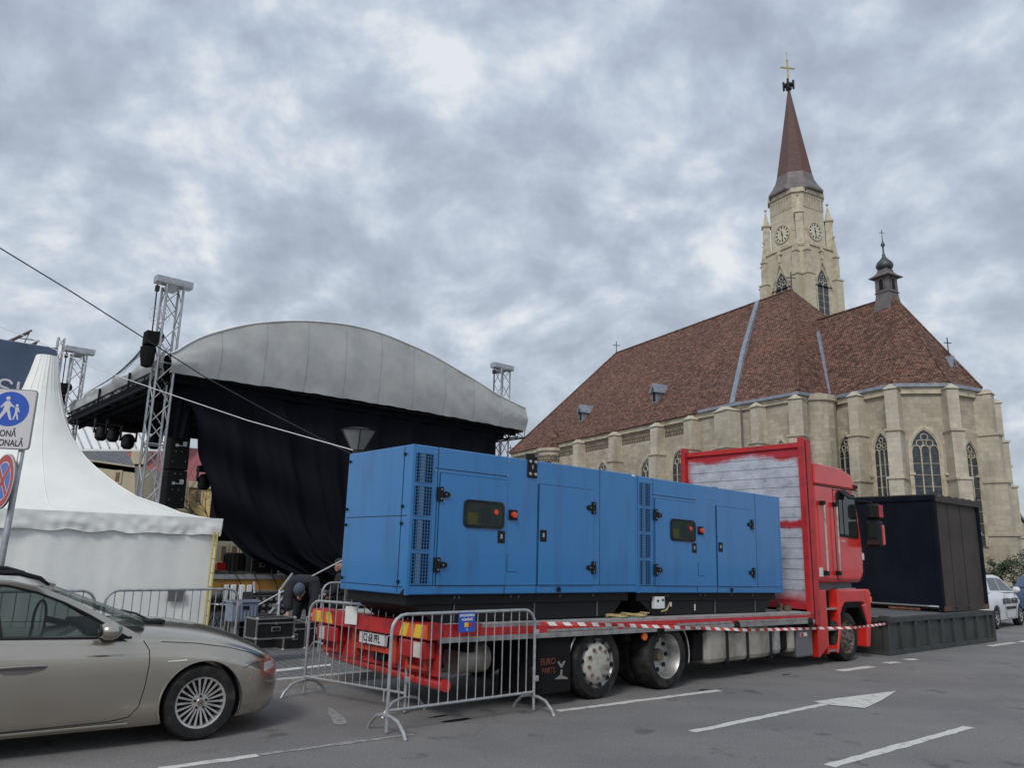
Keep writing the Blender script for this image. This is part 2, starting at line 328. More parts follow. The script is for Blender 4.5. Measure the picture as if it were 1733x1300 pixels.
M['rimdirty'] = mat('dirty_steel_rim', (.22,.17,.12), .7, .3, col2=(.09,.065,.045), nscale=9)
M['rimwhite'] = mat('pale_wheel_hub', (.50,.48,.43), .6, .2, col2=(.24,.20,.16), nscale=7, lo=.45, hi=.72)
M['carglass'] = glass('car_glass', (.03,.04,.04), .02, .35)
M['darkglass'] = mat('dark_glass', (.014,.018,.018), .04, spec=.8)
M['interior'] = mat('dark_interior', (.035,.033,.032), .8)
M['tent'] = mat('white_pvc', (.86,.86,.82), .5, col2=(.80,.80,.76), nscale=1.4, bump=.5, bscale=3.0)
M['stagecloth'] = mat('grey_pvc', (.44,.445,.435), .6, col2=(.36,.365,.36), nscale=1.6, bump=.45, bscale=2.5, lo=.42, hi=.68)
M['curtain'] = mat('black_curtain', (.010,.011,.015), .95, spec=.04)
M['banner'] = mat('blue_mesh_banner', (.055,.085,.15), .7, col2=(.085,.12,.19), nscale=.6)
M['ply'] = mat('orange_plywood', (.50,.26,.05), .7, col2=(.38,.18,.035), nscale=3)
M['case'] = mat('flightcase_black', (.014,.014,.015), .6, spec=.3)
M['crate'] = mat('grey_blue_plastic', (.22,.26,.33), .5)
M['coat'] = mat('dark_navy_fabric', (.018,.019,.025), .9, bump=.4, bscale=20)
M['trousers'] = mat('black_fabric', (.015,.015,.017), .9)
M['beanie'] = mat('slate_wool', (.075,.095,.13), .95, bump=.4, bscale=90)
M['skin'] = mat('skin', (.46,.26,.19), .55)
M['hair'] = mat('dark_hair', (.03,.022,.018), .8)
M['contb'] = mat('navy_black_paint', (.005,.007,.013), .8, spec=.12, col2=(.009,.012,.019), nscale=1.2, bump=.05)
M['contbr'] = mat('dark_brown_paint', (.064,.052,.046), .7, spec=.3, col2=(.048,.040,.036), nscale=1.5)
M['rust'] = mat('rusty_steel', (.20,.075,.035), .85, col2=(.07,.04,.03), nscale=8)
M['platf'] = mat('platform_grey_green', (.045,.052,.050), .65, col2=(.030,.033,.033), nscale=3)
M['bluecar'] = mat('blue_car_paint', (.05,.09,.17), .3, coat=.6)
M['bldyel'] = mat('yellow_plaster', (.62,.47,.20), .9, col2=(.52,.39,.17), nscale=.6)
M['bldcr'] = mat('cream_plaster', (.50,.43,.30), .9, col2=(.40,.35,.25), nscale=.8)
M['redroof'] = brick('red_sheet_roof', (.25,.085,.09), (.29,.105,.11), (.15,.05,.055), .6, 30, .03, .7, bump=.3)
M['greyroof'] = brick('grey_slate_roof', (.13,.135,.145), (.17,.175,.185), (.08,.08,.09), .4, .3, .03, .8, bump=.4)
M['wood'] = mat('brown_wood', (.16,.09,.06), .7)
M['bark'] = mat('bark', (.09,.07,.055), .9)
M['leaf'] = mat('evergreen_leaf', (.045,.07,.03), .7, col2=(.075,.10,.045), nscale=6)
M['tapew'] = mat('white_tape', (.75,.74,.72), .5)
M['taper'] = mat('red_tape', (.58,.04,.03), .5)
M['signblue'] = mat('sign_blue', (.012,.08,.46), .35, coat=.4)
M['signwhite'] = mat('sign_white', (.62,.60,.62), .3, coat=.4)
M['signred'] = mat('sign_red', (.42,.04,.035), .4)
M['signgrey'] = mat('sign_back_grey', (.22,.22,.23), .6)
M['ink'] = mat('black_ink', (.02,.02,.022), .6)
M['paper'] = mat('white_paper', (.70,.71,.68), .6)
M['flagr'] = mat('flag_red', (.5,.02,.03), .5)
M['lampglass'] = glass('lamp_glass', (.35,.36,.36), .15, .55)
M['cable'] = mat('black_cable', (.02,.02,.02), .6)
M['rope'] = mat('white_rope', (.62,.62,.62), .7)
M['panelgrey'] = mat('instrument_panel_grey', (.16,.165,.16), .5, col2=(.30,.31,.27), nscale=6)
M['paneglass'] = glass('thin_pane_glass', (.05,.06,.06), .02, .18)
M['flaporange'] = mat('faded_orange_print', (.16,.05,.03), .8)
M['flapgrey'] = mat('faded_grey_print', (.20,.20,.19), .8)
M['seamgrey'] = mat('seam_grey', (.37,.375,.365), .6)
M['ycable'] = mat('yellow_cable', (.42,.32,.13), .6)
M['ledw'] = mat('grey_disc', (.45,.45,.46), .4)
def sprayed():
    # boards painted pale grey with red overspray along the top, the sides, a band and the bottom
    m = mat('sprayed_boards', (.4,.4,.45), .6); nt = m.node_tree; b = bsdf(m); tc = N(nt, 'ShaderNodeTexCoord')
    sp = N(nt, 'ShaderNodeSeparateXYZ'); L(nt, tc.outputs['Generated'], sp.inputs[0]); Y = sp.outputs['Y']; Zc = sp.outputs['Z']
    ns = N(nt, 'ShaderNodeTexNoise', inp={'Scale': 1.3, 'Detail': 3.}); L(nt, tc.outputs['Object'], ns.inputs['Vector'])
    nf = N(nt, 'ShaderNodeTexNoise', inp={'Scale': 60., 'Detail': 2.}); L(nt, tc.outputs['Object'], nf.inputs['Vector'])
    wob = math_(nt, 'ADD', math_(nt, 'MULTIPLY', math_(nt, 'SUBTRACT', ns.outputs['Fac'], .5), .16), math_(nt, 'MULTIPLY', math_(nt, 'SUBTRACT', nf.outputs['Fac'], .5), .05))
    def edge(dist, width, soft):
        d = math_(nt, 'ADD', dist, wob); return math_(nt, 'SUBTRACT', 1.0, math_(nt, 'DIVIDE', math_(nt, 'SUBTRACT', d, width), soft), True)
    top = edge(math_(nt, 'SUBTRACT', 1.0, Zc), .055, .03); bot = edge(Zc, .035, .09)
    lft = edge(math_(nt, 'SUBTRACT', 1.0, Y), .0, .07); rgt = edge(Y, -.02, .05)
    band = edge(math_(nt, 'ABSOLUTE', math_(nt, 'SUBTRACT', Zc, .505)), .028, .014)
    mk = top
    for e in (bot, lft, rgt, band): mk = math_(nt, 'MAXIMUM', mk, e)
    g = N(nt, 'ShaderNodeTexNoise', inp={'Scale': 3.2, 'Detail': 12., 'Roughness': .72}); mp = N(nt, 'ShaderNodeMapping'); mp.inputs['Scale'].default_value = (1, 1., 1.5); L(nt, tc.outputs['Object'], mp.inputs[0]); L(nt, mp.outputs[0], g.inputs['Vector'])
    r = ramp(nt, [(.30, (.07,.075,.09)), (.39, (.36,.375,.43)), (.62, (.52,.54,.60))]); L(nt, g.outputs['Fac'], r.inputs[0])
    mx = N(nt, 'ShaderNodeMix', data_type='RGBA'); mx.inputs['B'].default_value = (.42,.018,.03,1); L(nt, mk, mx.inputs['Factor']); L(nt, r.outputs[0], mx.inputs['A']); L(nt, mx.outputs['Result'], b.inputs['Base Color'])
    return m
M['spray'] = sprayed()
# ================================================================== THE GROUND
def struct(o, label=None): o['kind'] = 'structure'; return o
struct(MB().add([(-300,-60,0),(300,-60,0),(300,500,0),(-300,500,0)], [(0,1,2,3)]).build('road', M['asphalt']))
def tw(x, y, z=0.0): return TO + TU*x + TV*y + Vector((0,0,z))
# kerb line runs parallel to the lorry, just behind it
kp = onz(460, 1166); kq = onz(673, 1147)
KY = 0.5*((kp-TO).dot(TV)+(kq-TO).dot(TV))
def slab(mb, x0, x1, y0, y1, z0, z1): mb.obox(tw(x0,y0,z0), TU*(x1-x0), TV*(y1-y0), (0,0,z1-z0)); return mb
struct(slab(MB(), -60, 150, KY+.15, KY+260, -.3, .09).build('plaza_paving', M['cobble']))
kb = MB()
for i in range(-30, 80): slab(kb, i*1.0, i*1.0+.992, KY, KY+.15, -.2, .10)
struct(kb.build('kerb', M['kerb']))
def strip_px(pts, name, mat_, z=.004):
    vs = [onz(x, y, z) for x, y in pts]
    return struct(MB().add(vs, [list(range(len(vs)))]).build(name, M[mat_], fix=False))
def line_px(a, b, wid, name='road_marking', mat_='line', z=.004, jit=.012):
    A, B = onz(*a, z), onz(*b, z); d = (B-A).normalized(); n = Vector((-d.y, d.x, 0)); k = max(3, int((B-A).length/.12)); P = []; Q = []
    for i in range(k+1):
        p = A+(B-A)*(i/k); P.append(p+n*(wid/2+random.uniform(-jit, jit))); Q.append(p-n*(wid/2+random.uniform(-jit, jit)))
    vs = P+Q; fs = [(i+k+1, i+k+2, i+1, i) for i in range(k)]
    return struct(MB().add(vs, fs).build(name, M[mat_], fix=False))
line_px((944,1204), (1217,1169), .11)
line_px((1172,1239), (1405,1190), .10)
strip_px([(1376,1188),(1419,1182),(1517,1170),(1492,1186),(1464,1199),(1420,1195),(1408,1194)], 'road_marking', 'line', .008)
line_px((1403,1297), (1640,1231), .11)
line_px((270,1302), (437,1279), .11)
line_px((437,1278), (700,1243), .07, mat_='lineworn')
line_px((1420,1136), (1476,1128.5), .16); line_px((1499,1123), (1519,1121), .16); line_px((1533,1117), (1552,1116), .16)
line_px((1674,1094), (1716,1088), .16); line_px((1727,1087), (1760,1082), .16)
strip_px([(556,1198),(563,1200),(572,1208),(582,1215),(587,1224),(578,1228),(566,1226),(561,1217),(556,1209)], 'road_marking', 'lineworn')
slabz = [onz(462,1134,.094), onz(560,1124,.094), onz(560,1127,.094), onz(462,1138,.094)]
struct(MB().add(slabz, [(0,1,2,3)]).build('plaza_line', M['line'], fix=False))
# dark drips of oil beside the barrier
for cx_, cy_, s in ((775,1219,1.), (743,1213,.6), (1005,1170,.5), (1262,1140,.8), (1190,1168,.6), (1330,1142,.6)):
    c = onz(cx_, cy_, .004); vs = []
    for i in range(14):
        t = 2*pi*i/14; r = (.05+.05*random.random())*s; vs.append(c+TU*(cos(t)*r*2.6)+TV*(sin(t)*r*.6))
    struct(MB().add(vs, [list(range(14))]).build('oil_stain', M['asphalt'] if False else M['black'], fix=False))

# ================================================================== THE CHURCH
CHA = radians(-28); CW = Vector((sin(CHA), cos(CHA), 0)); CS = Vector((-cos(CHA), sin(CHA), 0))
p0 = onz(1340, 490, 34.7); CO = Vector((p0.x, p0.y, 0))
church = empty('church', CO, pi/2-CHA, 'old limestone gothic church with brown tiled roofs and tall pointed clock steeple', 'church')
def cl(p): q = p-CO; return Vector((q.dot(CW), q.dot(CS), q.z))      # world -> church frame
def onwall(x, y, a, b):     # pixel on the wall from a to b (church frame plan points) -> (distance along, z)
    A = CO+CW*a[0]+CS*a[1]; B = CO+CW*b[0]+CS*b[1]; d = (B-A).normalized(); n = d.cross(Vector((0,0,1)))
    p = onplane(x, y, A, n); return (p-A).dot(d), p.z
def wall_frame(a, b):
    a = Vector((*a, 0)); b = Vector((*b, 0)); d = (b-a).normalized(); n = Vector((d.y, -d.x, 0))
    return a, d, n
nave = [(47,13.5), (1.2,13.5), (-3,13.4), (-11,12.5), (-11,-12.5), (47,-13.5)]
choir = [(-11,8), (-18.4,8.2), (-21.15,4.5), (-21.3,.1), (-19.4,-4.5), (-15,-7.6), (-10.5,-8)]
def outw(a, b):  # outward normal for polygons traversed so that outside is on a known side
    a_, d, n = wall_frame(a, b); mid = (Vector((*a,0))+Vector((*b,0)))/2
    return a_, d, (n if n.dot(mid-Vector((5 if mid.x>-11 else -14, 0, 0))) > 0 else -n)
nw = MB().panel((0,0,0), (1,0,0), (0,0,1), nave, 0, 17.9, up=(0,1,0)).build('nave_wall', M['stone'], church)
cw = MB().panel((0,0,0), (1,0,0), (0,0,1), choir, 0, 17.9, up=(0,1,0)).build('choir_wall', M['stone'], church)
# plinth and cornices
def offset(poly, d):
    out = []; k = len(poly); area = sum(poly[i][0]*poly[(i+1)%k][1]-poly[(i+1)%k][0]*poly[i][1] for i in range(k)); sg = 1 if area > 0 else -1
    for i in range(k):
        p, q, r = Vector(poly[i-1]), Vector(poly[i]), Vector(poly[(i+1) % k]); e1 = (q-p).normalized(); e2 = (r-q).normalized()
        n1 = Vector((e1.y, -e1.x))*sg; n2 = Vector((e2.y, -e2.x))*sg; bis = (n1+n2); bis = bis/bis.length; c = max(.5, bis.dot(n1)); q2 = q+bis*(d/c); out.append((q2.x, q2.y))
    return out
def cornice(poly, z0, z1, d, name, m_): return MB().panel((0,0,0),(1,0,0),(0,0,1), offset(poly, d), z0, z1, up=(0,1,0)).build(name, m_, church)
cornice(nave, 17.35, 17.9, .25, 'cornice', M['trim']); cornice(choir, 17.3, 17.9, .30, 'cornice', M['trim'])
cornice(nave, 0, 2.2, .2, 'plinth', M['stoneb']); cornice(choir, 0, 2.2, .2, 'plinth', M['stoneb'])
cornice([(1.4,13.5),(-3,13.5),(-11,12.55),(-11,7.8),(1.4,7.8)], 17.9, 18.22, .55, 'gutter', M['lead']); cornice(choir, 17.903, 18.225, .55, 'gutter', M['lead'])
# dark frieze band under the nave eaves
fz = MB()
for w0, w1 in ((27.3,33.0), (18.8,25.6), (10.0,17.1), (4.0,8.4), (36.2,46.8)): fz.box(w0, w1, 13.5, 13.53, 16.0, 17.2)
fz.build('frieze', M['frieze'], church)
# roofs
e = .55
ov = offset(nave, e); zE = 18.2
rv = [(36.8,0,34.7), (0,0,34.7)] + [(x, y, zE if x < 0 else 17.95) for x, y in ov]
MB().add(rv, [(0,1,3,2), (1,4,3), (1,5,4), (1,6,5), (1,0,7,6), (0,2,7), (2,3,4,5,6,7)]).build('nave_roof', M['tile'], church)
oc = offset(choir, e); RZ = 29.8
cvv = [(-13.6,0,RZ), (6,0,RZ)] + [(x, y, 18.22) for x, y in oc[:6]] + [(4, 8.55, 18.22), (4, -8.5, 18.22)]
cvv[2] = (cvv[2][0]+.0, 8.55, 18.22)
MB().add(cvv, [(0,1,8,2,3), (0,3,4), (0,4,5), (0,5,6), (0,6,7), (0,7,9,1), (2,8,9,7,6,5,4,3)]).build('choir_roof', M['tile'], church)
# lead strips lying on the roof
def strip(path, wdt, name, up=(0,0,.06)):
    mb = MB(); P = [cl(p) for p in path]
    for a, b in zip(P[:-1], P[1:]):
        t = (b-a).normalized(); s = Vector((1,0,0)); s = (s - t*s.dot(t)).normalized(); n = s.cross(t).normalized(); n = n if n.z > 0 else -n
        mb.obox(a-s*wdt/2-n*.35, b-a, s*wdt, n*.55)
    return mb.build(name, M['lead'], church)
Ps = CO+CW*5.6+Vector((0,0,34.7)); Pe = CO+CW*(-3.4)+CS*13.9+Vector((0,0,18.1)); strip([Ps, Ps.lerp(Pe,.5)+CS*.3, Pe], .62, 'lead_flashing')
Ps = CO+CW*(-5.0)+CS*1.8+Vector((0,0,27.6)); Pe = CO+CW*(-11.3)+CS*8.3+Vector((0,0,18.35)); strip([Ps, Pe], .55, 'lead_flashing')
# ridge and hip tiles
hp = MB(); hp.tube([(36.8,0,34.72),(0,0,34.72)], .16, 6); hp.tube([(0,0,34.72), (ov[3][0], ov[3][1], 18.3)], .16, 6); hp.tube([(36.8,0,34.72), (ov[0][0], ov[0][1], 18.0)], .16, 6)
hp.tube([(-3.2,0,RZ+.03),(-13.6,0,RZ+.03)], .15, 6)
for i in (1,2,3): hp.tube([(-13.6,0,RZ), (oc[i][0], oc[i][1], 18.3)], .12, 6)
hp.build('ridge_tile', M['tile'], church)
# gothic windows
def arch(wd, h, hs, n=7, inset=0.0):   # outline: width, total height, springing height
    a = wd/2-inset; H = h-inset*1.3; pts = [(-a, 0+inset), (a, 0+inset), (a, hs)]
    rise = H-hs; R = (a*a+rise*rise)/(2*a); c = a-R; t1 = atan2(rise, 0-c)
    for i in range(1, n+1): t = t1*i/n; pts.append((c+R*cos(t), hs+R*sin(t)))
    for i in range(n-1, -1, -1): t = t1*i/n; pts.append((-(c+R*cos(t)), hs+R*sin(t)))
    return pts
def gothic(o, t, n, wd, h, rise, parent, lights=3, name='window', glassname='glass', m_=None, cross=True):
    hs = h-rise; o = Vector(o); m_ = m_ or M['trim']; f = MB()
    f.ring(o, t, n, arch(wd+.7, h+.4, hs), arch(wd+.25, h+.12, hs), -.1, .14)
    f.ring(o, t, n, arch(wd+.25, h+.12, hs), arch(wd, h, hs, inset=.02), -.1, .08)
    par = f.build(name, m_, parent)
    g = MB().panel(o, t, n, arch(wd, h, hs), -.1, .02).build(glassname, M['winglass'], par)
    tr = MB(); t = Vector(t); n = Vector(n); up = Vector((0,0,1)); a = wd/2
    for i in range(1, lights):
        x = -a+wd*i/lights; tr.obox(o+t*(x-.055)+n*.02, t*.11, n*.09, up*(hs+.15))
    lw = wd/lights
    for i in range(lights):
        c = -a+lw*(i+.5); R = lw*.5; q = [o+t*(c+R*cos(s))+up*(hs+R*1.35*sin(s)-.1)+n*.06 for s in [pi*k/6 for k in range(7)]]; tr.tube(q, .05, 5)
    for k, (cx2, cz, r) in enumerate(((-a*.36, hs+rise*.32, a*.27), (a*.36, hs+rise*.32, a*.27), (0, hs+rise*.62, a*.27))):
        tr.tube([o+t*(cx2+r*cos(s))+up*(cz+r*sin(s))+n*.06 for s in [2*pi*k2/10 for k2 in range(11)]], .05, 5)
    if cross:
        z = 1.0
        while z < hs-.3: tr.obox(o-t*a+up*z+n*.021, t*wd, n*.03, up*.04); z += 1.05
    tr.build('tracery', m_, par)
    return par
def win_px(a, b, xl, xr, ytop, zb=4.2, lights=3, rise=1.6, side_=1, wd=None):
    a_, d, n = outw(a, b); l, _ = onwall(xl, ytop+20, a, b); r, _ = onwall(xr, ytop+20, a, b); _, zt = onwall((xl+xr)/2, ytop, a, b)
    c = (l+r)/2; ww = wd or abs(r-l); ww = min(max(ww, .9), 3.0)
    gothic(a_+d*c+Vector((0,0,zb)), d, n, ww, zt-zb, rise, church, lights)
N0 = [(47,13.5), (1.2,13.5)]
win_px(*N0, 1007, 1034, 783, zb=4, rise=1.7, wd=2.4); win_px(*N0, 1085, 1112, 776, zb=4, rise=1.9); win_px(*N0, 1142, 1160, 762, zb=4, rise=1.9, wd=2.5)
win_px((-3,13.4),(-11,12.5), 1266, 1281, 748, zb=4, rise=1.3, lights=2); win_px((-3,13.4),(-11,12.5), 1315, 1331, 745, zb=4, rise=1.3, lights=2)
C0, C1, C2, C3, C4 = choir[0], choir[1], choir[2], choir[3], choir[4]
win_px(C0, C1, 1421, 1446, 737, zb=3.5, rise=1.8)
win_px(C0, C1, 1480, 1505, 733, zb=3.5, rise=1.8)
win_px(C1, C2, 1547, 1581, 727, zb=3.5, rise=1.9, wd=2.3)

a_, d, n = outw(C2, C3); gothic(a_+d*2.45+Vector((0,0,3.5)), d, n, 2.0, 9.5, 1.8, church, 2)
# buttresses: stepped piers with sloping caps, one mesh each
def buttress(p, n, wd=1.25, dep=1.7, top=17.6, steps=(13.8, 9.4, 4.6), name='buttress'):
    p = Vector((*p, 0)); n = Vector((n[0], n[1], 0)).normalized(); t = Vector((-n.y, n.x, 0)); mb = MB(); lo = 0; z0 = 0
    levels = list(steps[::-1])+[top]; dd = dep+.28*len(steps); w_ = wd+.08*len(steps)
    for k, z in enumerate(levels):
        mb.obox(p-t*w_/2-n*.5+Vector((0,0,z0)), t*w_, n*(dd+.5), Vector((0,0,z-z0)))
        if k < len(levels)-1:   # drip course and weathering slope
            mb.obox(p-t*(w_/2+.12)-n*.1+Vector((0,0,z-.16)), t*(w_+.24), n*(dd+.24), Vector((0,0,.2)))
        z0 = z+.04; dd -= .28; w_ -= .08
    dd += .28; w_ += .08
    a = p-t*(w_/2+.12)-n*.3+Vector((0,0,top)); L_ = dd+.45
    mb.add([a, a+t*(w_+.24), a+t*(w_+.24)+n*L_, a+n*L_, a+t*(w_/2+.12)+Vector((0,0,.75)), a+t*(w_/2+.12)+n*(L_-.3)+Vector((0,0,.5))], [(0,1,2,3), (0,4,5,3), (1,2,5,4), (3,5,2), (0,1,4)])
    return mb.build(name, M['stoneb'], church)
for px in (985, 1046, 1118, 1176):
    l, _ = onwall(px+2, 720, *N0); buttress((47-l, 13.5), (0,1), 1.25, 1.3, 17.2, (13.9, 8.0))
buttress((-3.0,13.6), (.15,1), 2.3, 1.5, 17.3, (13.4, 8.0)); buttress((-6.6,13.0), (.12,1), 1.15, 1.0, 17.3, (13.6, 8.0)); buttress((-11,12.5), (-.45,1), 1.35, 1.1, 17.4, (13.8, 9.4))
MB().lathe([(1.9,0),(1.9,17.5),(2.1,17.5),(2.1,18.1),(.3,18.6)], (-10.6,9.6,0), n=14, ph=.2).build('stair_turret', M['stone'], church)
buttress((-14.75,8.1), (0,1), 1.05, 1.25); buttress((-18.4,8.2), (-.42,1), 1.1, 1.25); buttress((-21.15,4.5), (-1,.6), 1.05, 1.1); buttress((-21.3,.1), (-1,-.3), 1.15, 1.3); buttress((-19.4,-4.5), (-.8,-.7), 1.2, 1.2)
# thin string courses of the choir between windows and buttresses
sc_ = MB()
for (a, b, segs) in ((C0, C1, ((.1,.7),(2.75,3.2),(4.4,4.75),(6.6,6.9))), (C1, C2, ((.75,1.25),(3.7,4.3))), (C2, C3, ((.6,.9),(3.0,3.3)))):
    a_, d, n = outw(a, b)
    for s0, s1 in segs: sc_.obox(a_+d*s0+Vector((0,0,9.75)), d*(s1-s0), n*.22, Vector((0,0,.22)))
sc_.build('string_course', M['trim'], church)
# round stair turret at the far west end, with its own conical roof
l, _ = onwall(935, 755, *N0); wx = 47-l
tt = MB().lathe([(2.0,0),(2.0,16.6),(2.3,16.9),(2.3,17.3)], (wx,13.6,0), n=16).build('stair_turret', M['stoneb'], church)
MB().lathe([(2.45,17.3),(0.05,20.6)], (wx,13.4,0), n=8).build('turret_roof', M['tile'], tt)
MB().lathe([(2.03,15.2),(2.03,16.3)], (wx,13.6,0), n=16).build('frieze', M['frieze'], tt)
MB().box(wx-.9, wx-.6, 15.3, 15.62, 12.2, 13.6).build('slit_window', M['black'], tt)
# downpipes
dp = MB()
for a, b, px in (((-3,13.4),(-11,12.5),1258), (C0, C1, 1409)):
    a_, d, n = outw(a, b); q, _ = onwall(px, 720, a, b); dp.tube([a_+d*q+n*.25+Vector((0,0,z)) for z in (0, 17.5)], .11, 6)
dp.build('downpipe', M['leaddark'], church)
# dormers
def dormer(w_, zc, s0, sgn=1, nrm=(0,1), name='dormer'):
    n = Vector((*nrm, 0)).normalized(); t = Vector((n.y, -n.x, 0)); o = Vector((w_, s0, zc)); wd = .9
    b = MB().panel(o, t, n, [(-wd/2,-.2),(wd/2,-.2),(wd/2,1.3),(0,2.05),(-wd/2,1.3)], -2.3, .0).build(name, M['lead'], church)
    r = MB().ring(o, t, n, [(-.72,1.1),(.72,1.1),(0,2.4)], [(-.43,1.1),(.43,1.1),(0,2.04)], -2.5, .28); r.build('dormer_roof', M['lead'], b)
    MB().panel(o, t, n, arch(.5, 1.4, .9), .0, .04).build('opening', M['black'], b)
    return b
for px, py in ((985, 712), (1110, 680)):
    # on the south slope: plane from the ridge to the eave
    nrm = Vector((0, 16.5, 13.9)).normalized(); A = CO+CS*14.05+Vector((0,0,18.0)); NN = CS*nrm.y+Vector((0,0,nrm.z)); P = cl(onplane(px, py, A, NN)); dormer(P.x, P.z, P.y+.25)
P = cl(onplane(1600, 628, CO+CW*(-21.6)+CS*(2)+Vector((0,0,18.3)), (CW*(-11.5)*1.0+Vector((0,0,7.6))).normalized()))
dm = dormer(-19.9, 19.3, 1.2, nrm=(-1,-.1)); 
def cross(mb, c, h, r, arm, t=(1,0,0)):
    c = Vector(c); t = Vector(t); mb.tube([c, c+Vector((0,0,h))], r, 6); mb.tube([c+Vector((0,0,h*.66))-t*arm, c+Vector((0,0,h*.66))+t*arm], r*.9, 6); return mb
crd = (CW*0+CS*0); TT = Vector((.35,.94,0))
cross(MB(), (-19.7,1.2,22.0), 1.6, .05, .4, TT).build('roof_cross', M['iron'], church)
cross(MB(), (36.8,0,34.7), 2.0, .06, .62, TT).build('roof_cross', M['iron'], church)
cross(MB(), (0,0,34.7), 2.3, .06, .62, TT).build('roof_cross', M['iron'], church)
cross(MB(), (47.2,13.8,17.9), 1.5, .06, .45, TT).build('roof_cross', M['iron'], church)
# bell turret on the choir ridge
bx = onplane(1503, 520, CO, CS); bc = cl(bx); bxw = bc.x
bt = MB()
h0 = .80
bt.add([(bxw+s*1.15, t*1.15, 27.6) for s, t in ((-1,-1),(1,-1),(1,1),(-1,1))]+[(bxw+s*h0, t*h0, 30.1) for s, t in ((-1,-1),(1,-1),(1,1),(-1,1))]+[(bxw+s*h0*.97, t*h0*.97, 32.2) for s, t in ((-1,-1),(1,-1),(1,1),(-1,1))],
       [(0,1,5,4),(1,2,6,5),(2,3,7,6),(3,0,4,7),(4,5,9,8),(5,6,10,9),(6,7,11,10),(7,4,8,11),(8,9,10,11)])
bell = bt.build('bell_turret', M['leaddark'], church)
ring_ = MB(); ring_.box(bxw-h0-.1, bxw+h0+.1, -h0-.06, h0+.06, 30.35, 30.45); ring_.build('moulding', M['leaddark'], bell)
for (nx, ny) in ((-1,0),(0,1)):
    n = Vector((nx,ny,0)); t = Vector((-ny, nx, 0)); o = Vector((bxw,0,30.75))+n*h0
    q = MB().ring(o, t, n, arch(.72,1.3,.9), arch(.5,1.15,.8), -.1, .07).build('turret_opening', M['leaddark'], bell); MB().panel(o, t, n, arch(.5,1.15,.8), -.08, .02).build('louvre', M['black'], q)
s2 = sqrt(2); sq = lambda prof: MB().lathe([(r*s2, z) for r, z in prof], (bxw,0,0), n=4, ph=pi/4)
sq([(1.20,32.1),(1.24,32.18),(.82,32.5),(.6,32.8),(.55,33.1)]).build('turret_eave', M['leaddark'], bell)
MB().lathe([(.42,33.0),(.65,33.12),(.86,33.35),(.90,33.62),(.76,33.95),(.46,34.25),(.23,34.55),(.16,34.75),(.21,34.85),(.11,34.95),(.08,35.7),(.14,35.85),(.24,36.02),(.14,36.25),(.05,36.5),(.04,36.9)], (bxw,0,0), n=12).build('onion_dome', M['copper'], bell, smooth=True)
cross(MB(), (bxw,0,36.8), 1.0, .035, .3, TT).build('turret_cross', M['iron'], bell)

# ---- the steeple
tp = onplane(1352, 400, CO-CS*18, CS); tc_ = cl(tp); TX = 11.6
tx_probe = cl(onplane(1331, 152, CO-CS*18, CS)); print('tower axis w', tc_.x, tx_probe.x, tx_probe.z); TX = (tc_.x+tx_probe.x)/2-.1
TC = Vector((TX, -18, 0))
def chsq(a, c): return [(-a+c,-a),(a-c,-a),(a,-a+c),(a,a-c),(a-c,a),(-a+c,a),(-a,a-c),(-a,-a+c)]
def tier(poly, z0, z1, name, m_, parent): return MB().panel(TC, (1,0,0), (0,0,1), poly, z0, z1, up=(0,1,0)).build(name, m_, parent)
tower = tier(chsq(4.0,.9), 0, 48.0, 'tower', M['stonet'], church)
tier(chsq(3.25,1.1), 47.9, 57.4, 'upper_stage', M['stonet'], tower)
tier(chsq(4.2,1.0), 47.7, 48.25, 'string_course', M['trim'], tower)
tier(chsq(3.5,1.2), 56.6, 57.3, 'top_cornice', M['trim'], tower)
for z in (44.1,): 
    pass
def octp(r, z): return [(TC.x+r/cos(pi/8)*cos(pi/8+k*pi/4), TC.y+r/cos(pi/8)*sin(pi/8+k*pi/4), z) for k in range(8)]
def octloft(prof, name, m_):
    vs = []; 
    for r, z in prof: vs += octp(r, z)
    fs = [list(range(8))[::-1]]
    for i in range(len(prof)-1): fs += [(i*8+j, i*8+(j+1) % 8, (i+1)*8+(j+1) % 8, (i+1)*8+j) for j in range(8)]
    return MB().add(vs, fs).build(name, m_, tower)
octloft([(3.95,57.2),(4.0,57.45),(3.3,58.6),(2.85,59.6),(2.6,60.7)], 'spire_skirt', M['lead'] if False else M['leaddark'])
octloft([(2.6,60.68),(1.75,66),(.88,71.6),(.16,76.4)], 'spire', M['spire'])
MB().lathe([(.2,76.2),(.5,76.5),(.42,76.9),(.75,77.1),(.72,77.4),(.3,77.6)], TC, n=10).build('finial', M['iron'], tower)
fin = MB()
for k in range(4): a = pi/2*k+.6; fin.box(TC.x+.75*cos(a)-.12, TC.x+.75*cos(a)+.12, TC.y+.75*sin(a)-.12, TC.y+.75*sin(a)+.12, 76.4, 78.0)
fin.build('finial', M['iron'], tower)
gc = MB(); g0 = TC+Vector((0,0,77.5)); tdir = TT; gc.tube([g0, g0+Vector((0,0,4.2))], .14, 8); gc.tube([g0+Vector((0,0,2.9))-tdir*1.2, g0+Vector((0,0,2.9))+tdir*1.2], .13, 8); gc.ball(g0+Vector((0,0,4.3)), .2); gc.tube([g0+Vector((0,0,4.2)), g0+Vector((0,0,5.6))], .04, 5); gc.ball(g0+Vector((0,0,5.7)), .1)
gc.build('gilt_cross', M['gold'], tower)
